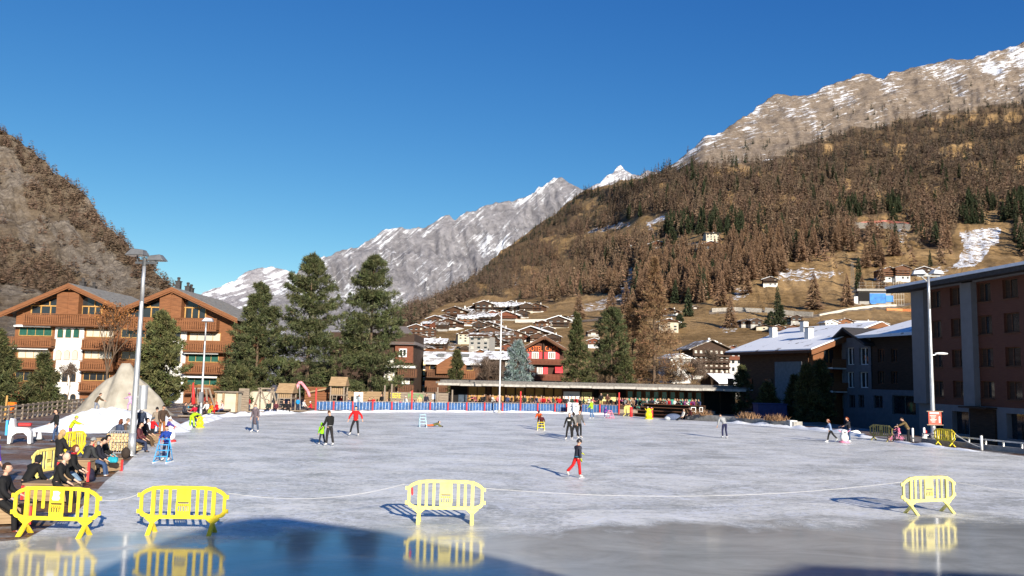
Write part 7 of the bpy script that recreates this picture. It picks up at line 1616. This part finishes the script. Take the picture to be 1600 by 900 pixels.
    if hat:
        kind, c_ = hat; hm_ = cloth(c_)
        if kind == 'helmet': cap('helmet', mat('helmet_%d' % c_[0], lin(c_), .3, .1), (1.38, 1.36, 1.26), lambda x, y, z: z > .12 or (y < -.25 and z > -.2), (0, -.004, .012))
        elif kind == 'hood': cap('hood', hm_, (1.40, 1.30, 1.26), lambda x, y, z: y < .42 or z > .62, (0, -.012, 0))
        else:
            b_ = cap('beanie', hm_, (1.22, 1.20, 1.24), lambda x, y, z: z > .22 or (y < -.2 and z > -.05), (0, -.004, .012))
            if kind == 'pompom': w = MB(); w.sphere(hc + hu * .175 * hs, .035 * hs, 8, 6); w.build('pompom', hm_, root, True)
    if scarf: w = MB(); [w.tube(T(neck) + Vector((.075 * s * cos(a), .07 * s * sin(a), .0)), T(neck) + Vector((.075 * s * cos(a + .7), .07 * s * sin(a + .7), .0)), .035 * s, n=6) for a in np.arange(9) * .7]; w.build('scarf', cloth(scarf), root, True)
    if hood: w = MB(); w.sphere(T(neck) - fw * .085 * s - u * .0 * s, (.12 * s, .07 * s, .09 * s), 12, 7); w.build('hood', cloth(hood if isinstance(hood, tuple) else jacket), root, True)
    if vest:    # coloured yoke over the shoulders
        V, E, Rr = [], [], []; e0 = add(neck - u * .02, .076); e1 = add(ctop + u * .02, (.134 * k, .10 * k), e0)
        for sg in (-1, 1): add(ctop + X * (sg * wsh * .82), .088, e1)
        skin_obj('yoke', V, E, Rr, cloth(vest), root, 1, 1)
    if band: V, E, Rr = [], [], []; e0 = add(sp1 * .5, (.167 * k, .127 * k)); e1 = add(hem - u * .035, (.172 * k, .134 * k), e0); skin_obj('hem_band', V, E, Rr, cloth(band), root, 0, 1)
    if text: q = T(chest * .95) + fw * .172 * s; w = MB(); w.box(q, (.20 * s, .012, .085 * s)); w.build('chest_print', cloth(text), root)
    return root
SIT = dict(lean=12, tL=82, kL=78, bL=6, tR=80, kR=74, bR=7, aL=16, eL=38, oL=9, aR=12, eR=44, oR=9)
def ps(base, **kw): d = dict(base); d.update(kw); return d
WSK = ('skate', (225, 225, 225)); BSK = ('skate', (38, 38, 42)); JEANS = (62, 84, 122); LJEANS = (120, 150, 185); BLK = (24, 24, 27); DK = (36, 37, 44)
g = lambda px, py: G(px, py)
# ---- skaters
person(g(398, 675.5), R(165), 'man in long grey purple coat and blue scarf skating alone, white skates', (104, 92, 98), (70, 84, 108), 1.74, dict(tL=8, bL=13, kL=10, tR=-4, bR=12, kR=6, aL=-6, eL=20, aR=-4, eR=24, lean=4), ('short', (90, 70, 55)), WSK, coat=.34, scarf=(95, 135, 175))
person(g(514, 697), R(55), 'man in black sweater and dark trousers bending his head towards the lime clad child', (22, 22, 25), (42, 40, 42), 1.80, dict(tL=6, bL=5, kL=8, tR=-4, bR=7, kR=5, aL=18, eL=22, aR=4, eR=18, hp=26), ('short', (96, 66, 46)), WSK, coat=.02, band=(205, 205, 205))
person(g(502.5, 695), R(35), 'small child in lime green jacket held by the man in black', (150, 225, 30), (40, 48, 62), 1.12, dict(tL=10, kL=12, tR=-8, kR=10, bL=8, bR=8, aR=60, eR=10, oR=20, lean=10), ('short', (70, 50, 35)), WSK, coat=.14, hat=('hood', (150, 225, 30)))
person(g(555, 681), R(172), 'man in bright red jacket and black trousers skating with arms held out', (208, 22, 30), (32, 32, 36), 1.76, dict(tL=6, bL=8, kL=10, tR=10, bR=18, kR=20, aL=8, oL=42, eL=8, aR=8, oR=34, eR=8, lean=5), ('short', (30, 24, 20)), WSK, coat=.08)
person(g(678, 667), R(-82), 'child in olive jacket and orange trousers lying on the ice', (104, 104, 60), (226, 110, 62), 1.25, dict(lean=72, tL=-84, kL=6, bL=6, tR=-80, kR=20, bR=8, aL=40, eL=40, oL=20, aR=30, eR=50, oR=15, hp=-60, z=.16), ('short', (25, 22, 20)), BSK, gloves=(30, 30, 30))
person(g(843, 669.5) + Vector((0, .45, 0)), R(170), 'person in bright orange jacket bending over behind the child in maroon', (232, 92, 28), (60, 50, 50), 1.45, dict(lean=48, tL=20, kL=24, tR=14, kR=22, aL=50, eL=10, aR=50, eR=10), ('short', (60, 30, 25)), BSK, hat=('helmet', (60, 20, 20)))
person(g(846, 672), R(178), 'child in maroon jacket pushing a yellow frame on the ice', (84, 26, 38), (66, 70, 82), 1.12, dict(lean=22, tL=18, kL=24, bL=10, tR=10, kR=18, bR=14, aL=36, eL=18, oL=24, aR=36, eR=18, oR=26), ('short', (70, 40, 30)), WSK, gloves=(24, 24, 28))
person(g(889.5, 687.5), R(165), 'woman in black sweater with white chest print gliding arms apart', (26, 24, 26), (28, 26, 28), 1.62, dict(tL=4, bL=6, kL=8, tR=8, bR=9, kR=14, aL=6, oL=34, eL=10, aR=10, oR=20, eR=20), ('long', (45, 30, 24)), WSK, fem=True, text=(215, 215, 215), gloves=(24, 24, 26), tone=2)
person(g(898, 686), R(60), 'woman in pale grey hooded top, middle of the three skating together', (132, 130, 128), (30, 29, 32), 1.64, dict(tL=16, kL=20, bL=7, tR=-10, kR=10, bR=7, aL=14, eL=28, aR=-8, eR=26, lean=9), ('long', (36, 28, 26)), WSK, fem=True, hood=True)
person(g(904.5, 685), R(-155), 'young man in darker grey sweater, right of the three skating together', (96, 94, 94), (26, 26, 28), 1.72, dict(tL=4, kL=8, tR=10, kR=14, aL=10, eL=30, aR=6, eR=22), ('short', (28, 22, 20)), WSK)
person(g(924.5, 655), R(65), 'man in lime yellow jacket and blue jeans near the yellow signboard', (160, 214, 36), (72, 112, 160), 1.82, dict(tL=6, kL=6, bL=5, tR=-6, kR=5, bR=6, aL=20, eL=30, aR=-4, eR=18), ('short', (50, 36, 28)), WSK, coat=.12, hood=(210, 225, 160))
person(g(907, 647.5), R(120), 'person in dark clothes standing behind the white rinkside board', (34, 34, 40), (30, 30, 34), 1.75, dict(aL=20, eL=40), ('short', (40, 30, 24)))
person(g(945, 653), R(-60), 'small child in purple suit with a pink skating frame', (106, 52, 150), (96, 48, 140), 1.05, dict(lean=16, tL=14, kL=18, tR=-8, kR=10, aL=50, eL=14, aR=50, eR=14), ('short', (60, 40, 30)), WSK, hat=('helmet', (120, 60, 160)))
person(g(901.5, 746.5), R(-62), 'child in helmet, red trousers and yellow gloves striding across the open ice', (50, 52, 66), (212, 24, 30), 1.40, dict(lean=6, tL=-22, kL=24, bL=5, tR=8, kR=4, bR=4, aL=46, eL=14, oL=14, aR=-10, eR=20, oR=12, hp=10, hy=-10), ('short', (70, 50, 38)), ('skate', (215, 212, 210)), coat=.10, hat=('helmet', (44, 40, 42)), gloves=(190, 196, 30), vest=(206, 26, 32), band=(40, 165, 205), cuffs=True)
person(g(1010.5, 654), R(-40), 'small child in brown jacket behind the yellow skating aid by the bleachers', (92, 66, 50), (220, 218, 214), 1.15, dict(lean=26, tL=18, kL=24, tR=4, kR=12, aL=56, eL=16, aR=56, eR=16), ('short', (80, 56, 40)), WSK, hat=('beanie', (214, 205, 190)))
person(g(1132, 685), R(22), 'skater in pale grey sweater and navy trousers leaning forward, seen from behind', (168, 170, 172), (42, 44, 78), 1.76, dict(lean=42, tL=12, kL=16, bL=3, tR=4, kR=16, bR=3, aL=10, eL=8, oL=12, aR=16, eR=14, oR=14, hp=28), ('short', (60, 46, 36)), WSK)
person(g(1298, 691), R(75), 'girl in light blue top and black leggings striding left in the shade edge', (128, 150, 186), (24, 25, 30), 1.46, dict(lean=14, tL=24, kL=14, bL=4, tR=-30, kR=14, bR=8, aL=-20, eL=50, aR=30, eR=40), ('pony', (120, 62, 36)), WSK, fem=True, hat=('beanie', (190, 140, 120)))
person(g(1327, 691), R(95), 'red haired woman in dark jacket and jeans holding the white skating figure', (34, 36, 44), (74, 96, 132), 1.60, dict(lean=10, tL=6, kL=6, tR=-6, kR=6, aL=52, eL=12, aR=46, eR=16, hp=20), ('pony', (140, 66, 30)), WSK, fem=True)
person(g(1419, 692.5), R(78), 'man in khaki jacket stooping to steady the child on the pink bicycle', (112, 94, 62), (34, 36, 40), 1.78, dict(lean=30, tL=8, kL=8, tR=-6, kR=8, aL=60, eL=8, oL=4, aR=54, eR=10, oR=2, hp=14), ('short', (40, 32, 26)), ('shoe', (30, 30, 32)), coat=.10)
person(bk.location + Vector((.17, .03, 0)), R(100), 'small child in pink jacket and white hat sitting on the pink bicycle', (216, 120, 150), (226, 170, 186), 1.02, dict(lean=8, tL=62, kL=60, bL=8, tR=44, kR=44, bR=8, aL=58, eL=12, aR=58, eR=12), ('short', (90, 70, 50)), ('shoe', (200, 160, 170)), seat=.60, hat=('pompom', (225, 214, 220)))
person(g(254, 722) + Vector((-.05, .45, 0)), R(178), 'boy in blue jacket pushing the light blue skating frame', (36, 70, 160), (34, 42, 74), 1.42, dict(lean=10, tL=4, kL=6, bL=4, tR=6, kR=8, bR=4, aL=48, eL=34, oL=2, aR=48, eR=34, oR=2), ('short', (34, 26, 22)), WSK, coat=.10)
person(g(299, 669), R(-15), 'child in neon lime snow suit bending over, seen from behind', (178, 232, 24), (178, 232, 24), 1.40, dict(lean=64, tL=14, kL=10, bL=9, tR=14, kR=12, bR=9, aL=70, eL=10, aR=74, eR=10, hp=30), ('short', (40, 40, 60)), BSK, hat=('helmet', (40, 60, 90)))
person(g(304, 662), R(170), 'child in crimson jacket facing the child in neon lime', (196, 28, 58), (40, 36, 44), 1.35, dict(lean=16, aL=40, eL=30, aR=40, eR=30), ('short', (50, 36, 30)), BSK, hat=('helmet', (60, 44, 60)))
# ---- crowd on the left edge, front to back
person(g(0, 828) + Vector((-.1, .1, .0)), R(-75), 'heavy man in black jacket and red boots seated at the left edge', (26, 27, 30), (28, 28, 30), 1.80, ps(SIT, lean=6, tL=46, kL=44, tR=52, kR=46, aL=20, eL=40, hp=-4), ('short', (52, 38, 30)), ('shoe', (120, 44, 26)), seat=.62, coat=.12)
person(g(-14, 765), R(-40), 'person in bright purple jacket half out of frame at the left edge', (92, 52, 190), (40, 40, 50), 1.68, dict(), ('long', (60, 44, 34)), coat=.15)
person(g(86, 786), R(-80), 'bald man in black jacket seated on a wooden box, hands in his lap', (24, 24, 26), (34, 33, 36), 1.80, ps(SIT, lean=16, tL=62, kL=52, tR=56, kR=44, hp=4), ('bald', (0, 0, 0)), ('shoe', (30, 30, 32)), seat=.52, coat=.10, tone=2)
person(g(108, 772), R(-72), 'brown haired woman in black jacket and pale jeans beside the bald man', (26, 26, 28), (122, 148, 172), 1.68, ps(SIT, lean=6, tL=40, kL=36, tR=46, kR=40, aL=14, eL=40, hy=10), ('pony', (104, 62, 40)), ('shoe', (36, 34, 36)), seat=.62, coat=.16, fem=True, tone=2, scarf=(170, 30, 40))
person(g(40, 776), R(-20), 'hunched person in black coat behind the first barrier, face hidden', (22, 23, 26), (30, 31, 36), 1.7, ps(SIT, lean=34), ('short', (30, 30, 36)), seat=.42, coat=.12, hat=('hood', (24, 26, 34)))
person(g(89, 752), R(-30), 'blond woman in black quilted jacket standing behind the bald man', (34, 34, 38), (40, 42, 52), 1.70, dict(aL=20, eL=60, aR=22, eR=60, hp=14), ('curly', (196, 160, 112)), coat=.18, fem=True, tone=2)
person(g(131, 742), R(-35), 'person in charcoal coat and pale grey beanie seated with back turned', (58, 60, 62), (30, 30, 34), 1.70, ps(SIT, lean=22), ('short', (70, 60, 50)), BSK, seat=.48, coat=.12, hat=('beanie', (150, 152, 152)))
person(g(144, 741), R(-72), 'dark haired man in navy jacket and jeans seated lacing his skates', (32, 34, 46), JEANS, 1.76, ps(SIT, lean=24, tL=66, kL=52, tR=70, kR=60, hp=16), ('short', (22, 18, 17)), WSK, seat=.48, hood=(150, 152, 155))
person(g(156, 735), R(-74), 'dark haired woman in black jacket with very pale jeans and turquoise bag', (25, 23, 26), (150, 182, 212), 1.68, ps(SIT, lean=18, tL=60, kL=42, tR=66, kR=48, hp=8), ('long', (26, 20, 20)), WSK, seat=.50, fem=True)
person(g(86, 690), R(130), 'teenager in dark top and jeans walking on the muddy ground', (28, 24, 28), JEANS, 1.66, dict(tL=14, kL=10, tR=-12, kR=12, aL=-10, eL=30, aR=14, eR=40), ('short', (42, 30, 26)), coat=.06)
person(g(109, 690), R(-70), 'child in neon yellow vest and cap leaning on a skating aid', (196, 214, 24), (150, 60, 140), 1.30, dict(lean=26, aL=60, eL=20, aR=60, eR=20), ('short', (80, 60, 44)), BSK, hat=('beanie', (190, 200, 50)))
person(g(171, 696), R(-66), 'person in grey jacket and wine red cap stooping on the box bench', (112, 116, 124), (40, 42, 52), 1.72, ps(SIT, lean=40, hp=10), ('short', (60, 40, 34)), BSK, seat=.5, hat=('beanie', (120, 26, 46)))
person(g(183, 697), R(-20), 'auburn haired woman in slate blue jacket seated with her back turned', (70, 80, 104), (40, 42, 54), 1.66, ps(SIT), ('long', (110, 62, 44)), BSK, seat=.5, fem=True)
person(g(193, 695), R(-40), 'grey haired person in brown coat seated behind the auburn woman', (110, 92, 80), (44, 44, 50), 1.66, ps(SIT), ('short', (120, 108, 98)), BSK, seat=.5)
person(g(201, 699), R(-12), 'person in pale grey sweater seated beside the lamp post, back turned', (124, 125, 126), (40, 42, 50), 1.74, ps(SIT, lean=18), ('short', (50, 44, 40)), BSK, seat=.5)
person(g(213, 706), R(-80), 'person in plaid red shirt and jeans half hidden by the lamp post', (96, 46, 52), (48, 58, 86), 1.74, ps(SIT, lean=10, tL=58, kL=48), ('short', (40, 30, 28)), BSK, seat=.5)
person(g(222, 697), R(-82), 'dark haired man in dark top and brown trousers seated at the rink edge', (38, 28, 30), (92, 72, 50), 1.80, ps(SIT, lean=14, tL=66, kL=50, tR=74, kR=58), ('short', (38, 26, 22)), ('shoe', (90, 66, 44)), seat=.5)
person(g(218, 688), R(20), 'man in dark blue jacket standing behind the seated plaid shirt', (48, 58, 78), (40, 44, 56), 1.78, dict(aL=16, eL=50, aR=16, eR=50), ('short', (104, 84, 66)), coat=.08, hood=(140, 140, 145))
person(g(237, 686), R(-30), 'small child in bright red jacket between the seated man and standing couple', (216, 26, 36), (40, 40, 48), 1.15, dict(aL=20, eL=30, aR=26, eR=20, oR=30), ('short', (50, 60, 70)), hat=('beanie', (70, 84, 96)), coat=.1)
person(g(243, 684), R(35), 'woman in beige jacket and jeans, left of the standing couple', (152, 138, 122), (92, 122, 158), 1.70, dict(aL=10, eL=50), ('short', (34, 28, 26)), coat=.10, fem=True)
person(g(252, 684), R(-130), 'man in dark brown jacket and tan trousers, right of the standing couple', (74, 58, 46), (160, 108, 62), 1.82, dict(aL=24, eL=24, oL=20, aR=10, eR=40, hp=20), ('short', (30, 24, 22)), coat=.10, tone=1)
person(g(260, 690), R(-60), 'child in purple jacket and white hat holding the white snowman aid', (82, 66, 150), (60, 56, 90), 1.22, dict(lean=12, aL=50, eL=20, aR=46, eR=20), ('short', (90, 70, 56)), WSK, hat=('pompom', (222, 222, 222)))
person(P(149, 645, 56), R(-55), 'child in brown jacket scrambling up the big snow pile', (92, 70, 46), (130, 136, 150), 1.35, dict(lean=26, tL=40, kL=50, tR=-6, kR=10, aL=50, eL=20, aR=40, eR=30), ('short', (70, 50, 36)))
person(P(203, 642, 56), R(60), 'child in pale pink suit climbing the snow behind the lamp post', (206, 170, 200), (196, 160, 196), 1.2, dict(lean=20, tL=30, kL=40, tR=-14, kR=6, aL=60, eL=30), ('short', (80, 60, 50)), hat=('beanie', (190, 130, 180)))
# ---- children and parents at the playground edge
PG = [ # px, py, rz, jacket, trousers, H, seat, hat, label
 (286,652,-70,(60,62,74),(40,42,52),1.6,.42,None,'woman with grey jacket and green bag seated lowest on the timber steps'),
 (294,649,-60,(50,170,205),(50,70,110),1.4,.42,None,'child in turquoise jacket seated on the timber steps'),
 (301,645,160,(60,100,120),(50,52,60),1.4,.4,('beanie',(80,120,130)),'child in teal jacket behind the turquoise jacket'),
 (323,648,165,(222,222,222),(36,36,42),1.6,.4,('helmet',(60,60,64)),'person in white jacket seated right of the slim lamp post'),
 (331,647,150,(230,140,30),(180,214,40),1.25,.36,('beanie',(220,130,40)),'child in orange jacket and lime trousers seated at the rink edge'),
 (339,647,140,(216,28,36),(200,26,36),1.35,.4,('hood',(214,28,36)),'child in bright red snow suit and hood seated at the rink edge'),
 (348,647,120,(224,196,196),(60,70,110),1.6,.4,None,'woman in pale pink sweater seated right of the red snow suit'),
 (343,641,180,(232,190,186),(70,96,140),1.35,None,None,'child in pale pink top standing before the playhouse'),
 (365,640,175,(50,84,140),(36,52,90),1.25,None,None,'child in dark blue suit standing by the playhouse corner'),
 (388,642,170,(150,34,44),(60,70,96),1.3,None,None,'child in dark red jacket standing before the cream wall'),
 (322,640,180,(150,24,34),(120,22,30),1.5,None,('hood',(150,24,34)),'person in dark red hooded suit standing behind the slim lamp post'),
 (420,646,170,(44,58,54),(36,40,46),1.6,.4,None,'woman in dark green coat seated on the timber platform'),
 (431,646,180,(96,48,56),(44,40,46),1.55,.4,None,'person in maroon coat seated beside the dark green coat'),
 (444,645.5,165,(26,26,30),(30,30,34),1.6,.4,None,'left of two people in black seated under the play tower'),
 (450,645.5,195,(34,30,34),(30,30,34),1.6,.4,None,'right of two people in black seated under the play tower'),
 (465,641,20,(30,150,215),(50,60,80),1.25,None,('helmet',(60,60,80)),'child in sky blue jacket standing right of the play tower'),
 (473,643,-100,(222,220,216),(60,60,70),1.6,.42,None,'person in white jacket seated left of the blue fence'),
 (486,643.5,120,(206,40,50),(60,50,60),1.3,.36,('beanie',(220,220,220)),'child in red jacket seated at the left end of blue fence')]
for px, py, rz, jc, tr, H, seat, hat, lb in PG: person(g(px, py), R(rz), lb, jc, tr, H, ps(SIT) if seat else dict(aL=10, eL=30), ('short' if hash(lb) % 2 else 'long', random.choice([(50,36,28),(30,24,22),(90,62,42)])) if not hat else ('short', (60,44,34)), seat=seat, hat=hat, coat=.08)
BF = [(533,633,(200,36,40),(70,110,160),1.4,None,('helmet',(60,130,200)),'child in red top and blue helmet under the taller play tower'),
 (545,634,(40,60,120),(40,50,70),1.6,.45,None,'dark haired person in blue jacket seated left of the notice board'),
 (561,635,(190,205,220),(80,90,110),1.6,None,None,'person in pale blue jacket standing before the notice board'),
 (578,635,(120,40,44),(50,50,60),1.65,.5,None,'person in dark maroon seated right of the notice board'),
 (583,636,(214,30,36),(50,50,60),1.3,None,None,'child in bright red jacket behind the blue fence'),
 (596,634,(28,28,32),(36,36,44),1.7,None,None,'thin person in black standing left of the timber poles'),
 (606,635,(60,50,50),(40,40,48),1.5,.45,None,'person in dark brown seated between the timber poles'),
 (618,636,(220,220,216),(90,100,120),1.4,.45,None,'child in white jacket seated below the yellow lettering'),
 (625,637,(200,60,80),(90,90,110),1.1,None,None,'small child in rose jacket behind the blue fence'),
 (633,636,(226,224,218),(60,64,80),1.5,None,('beanie',(220,220,210)),'person in white jacket and beanie left of the tall red post'),
 (645,636,(70,50,70),(40,40,50),1.5,.45,None,'person in plum coat seated right of the tall red post'),
 (655,640,(214,190,140),(46,46,52),1.68,None,None,'woman in beige quilted coat standing behind the blue fence'),
 (665.5,640,(40,42,56),(40,46,66),1.84,None,None,'tall man in dark coat beside the beige quilted coat'),
 (674,637,(210,212,214),(60,64,80),1.5,.45,None,'person in pale jacket seated under the small notice'),
 (686,637,(150,180,205),(60,64,80),1.45,.45,None,'person in light blue jacket seated left of the pavilion corner')]
for px, py, jc, tr, H, seat, hat, lb in BF: person(P(px, 640, 92.2) * 1 - Vector((0, 0, P(px, 640, 92.2).z)), R(random.uniform(140, 220)), lb, jc, tr, H, ps(SIT) if seat else dict(aL=10, eL=30), ('long' if len(lb) % 2 else 'short', random.choice([(50,36,28),(30,24,22),(90,62,42)])), seat=seat, hat=hat, coat=.08)
for px, dd, jc, tr, H, lb in ((939,97.5,(30,30,34),(206,186,120),1.78,'waiter in black jacket and pale trousers standing before the wide yellow signboard'), (949,97.5,(92,56,46),(60,44,40),1.7,'person in rust brown coat standing before the wide yellow signboard')):
    p = P(px, 640, dd); person(Vector((p.x, dd, .45)), R(170), lb, jc, tr, H, dict(aL=20, eL=50, aR=20, eR=50), ('short', (40, 30, 26)), coat=.08)
person(g(1066, 657), R(100), 'person in white sweater and black trousers reclining at the end of the bleachers', (212, 208, 202), (28, 28, 32), 1.7, ps(SIT, lean=-20, tL=70, kL=30, tR=66, kR=24), ('short', (50, 36, 28)), BSK, seat=.3)
person(g(1080, 656), R(80), 'person in dark red top seated at the corner of the planter', (80, 34, 36), (40, 40, 46), 1.7, ps(SIT), ('short', (50, 36, 28)), BSK, seat=.4)
a = G(1052, 656.5); o = thing('sports_bag', 'grey blue heap of bags and coats at the foot of the bleachers', 'bag', a); MB().sphere((0, 0, .28), (.8, .35, .36), 14, 8).build('bag', cloth((92, 104, 132)), o, True); MB().sphere((-.55, -.1, .18), (.35, .25, .2), 10, 6).build('pale_bag', cloth((190, 196, 205)), o, True)
a = G(160, 741); o = thing('handbag', 'turquoise bag on the box bench under the woman with pale jeans', 'bag', a + Vector((.32, .05, .42))); MB().box((0, 0, .1), (.34, .2, .2)).build('bag', cloth((40, 170, 190)), o, bevel=.04); MB().path([(-.1, 0, .19), (-.05, 0, .3), (.05, 0, .3), (.1, 0, .19)], .012).build('handle', cloth((40, 170, 190)), o)
# ---- diners on the terrace: a few seated prototypes, copied
protos = []
for k, (H, pose, hr_, fem) in enumerate([(1.72, ps(SIT), 'short', False), (1.64, ps(SIT, lean=4, aL=50, eL=60), 'long', True), (1.75, ps(SIT, lean=20, aR=60, eR=50, hp=12), 'short', False), (1.66, ps(SIT, lean=-4, aL=20, eL=80, hy=35), 'long', True), (1.70, ps(SIT, lean=8, hy=-40, aR=40, eR=70), 'pony', True)]):
    protos.append(person(Vector((0, -400, -50)), 0, 'seated diner', (90, 90, 90), (50, 50, 60), H, pose, (hr_, (60, 45, 35)), seat=.46, fem=fem))
flush()
JC = [((190,30,36),'red'),((30,30,36),'black'),((215,212,206),'white'),((60,72,110),'blue'),((150,120,96),'tan'),((120,122,126),'grey'),((120,50,110),'purple'),((205,120,120),'pink'),((84,60,46),'brown'),((44,66,58),'dark green')]
HC = [((40,28,22),'dark'),((96,66,44),'brown'),((176,140,96),'blond'),((130,126,122),'grey'),((20,18,18),'black')]
rs = random.Random(9); used = set(); diners = []
for i in range(40): diners.append((738 + i * 6.25 + rs.uniform(-1.6, 1.6), 97.6 + rs.choice((0, .0, 1.0, 1.9)), .42))
for i in range(30): diners.append((968 + i * 4.3 + rs.uniform(-1.4, 1.4), 97.4 + rs.choice((0, .8, 1.6)), .62))
diners = [d for d in diners if not 930 < d[0] < 955 and not 712 < d[0] < 736]
cnt = {}
for px, dd, z in diners:
    jc, jn = rs.choice(JC); hc_, hn = rs.choice(HC); k = rs.randrange(len(protos)); p = P(px, 640, dd); c = copy_tree(protos[k]); c.location = (p.x, dd, .45); c.rotation_euler = (0, 0, R(180 + rs.uniform(-70, 70)))
    hairn = ['short', 'long', 'short', 'long', 'tied'][k]; zone = 'left' if px < 820 else 'middle' if px < 925 else 'right'
    base = 'diner in %s jacket, %s %s hair, terrace %s' % (jn, hairn, hn, zone); cnt.setdefault(base, []).append((px, c)); c['group'] = 'diners on the pavilion terrace'
    for ch in c.children:
        m_ = cloth(jc) if ch.name.startswith('jacket') else cloth(hc_) if ch.name.startswith(('hair', 'pony')) else None
        if m_: ch.material_slots[0].link = 'OBJECT'; ch.material_slots[0].material = m_
for base, lst in cnt.items():
    lst.sort(key=lambda t: t[0])
    for i, (px, c) in enumerate(lst): c['label'] = base if len(lst) == 1 else base + ', %s of %d from left' % (ORD[i], len(lst))
for pr in protos:
    for ch in list(pr.children): bpy.data.objects.remove(ch)
    bpy.data.objects.remove(pr)
# terrace floor, tables and benches that carry them
x0, x1 = P(733, 640, 98.5).x, P(1110, 640, 98.5).x
o = thing('terrace_deck', 'timber terrace deck along the pavilion front', 'deck', ((x0 + x1) / 2, 98.5, 0)); MB().box((0, 0, .22), (x1 - x0, 4.6, .45)).build('deck', W_GREY, o)
xm = P(966, 640, 98.5).x
for k, yy in enumerate((97.95, 98.95, 99.85)):
    for (u, v, zz) in ((x0 + 1, xm - .3, .445), (xm, x1 - 1.5, .446)):
        o = thing('bench', ('front', 'middle', 'back')[k] + (' long bench on the left terrace' if zz < .4455 else ' long bench on the right terrace above the bleachers'), 'bench', ((u + v) / 2, yy + .05, 0), 0, 'terrace benches'); MB().box((0, 0, .38 + zz), (v - u, .36, .06)).build('seat', W_BROWN, o); [MB().box((s * (v - u) * .48, 0, .18 + zz), (.1, .3, .36)).build('leg', W_DARK, o) for s in (-1, 0, 1)]

for k, (px, py, c_, lb) in enumerate([(121, 762, (30, 32, 40), 'black backpack on the ground by the pale wooden box'), (138, 752, (44, 40, 60), 'dark blue bag at the feet of the seated skaters'), (60, 770, (34, 34, 38), 'black bag behind the bald man'), (196, 716, (60, 50, 44), 'brown bag at the foot of the crowd barrier'), (246, 690, (120, 40, 50), 'wine red bag beside the standing couple')]):
    o = thing('backpack', lb, 'bag', G(px, py), k); MB().sphere((0, 0, .22), (.2, .15, .24), 12, 8).build('sack', cloth(c_), o, True); MB().sphere((0, -.14, .15), (.13, .06, .12), 10, 6).build('pocket', cloth(c_), o, True); MB().path([(-.05, 0, .44), (0, 0, .50), (.05, 0, .44)], .014).build('handle', cloth((30, 30, 30)), o)
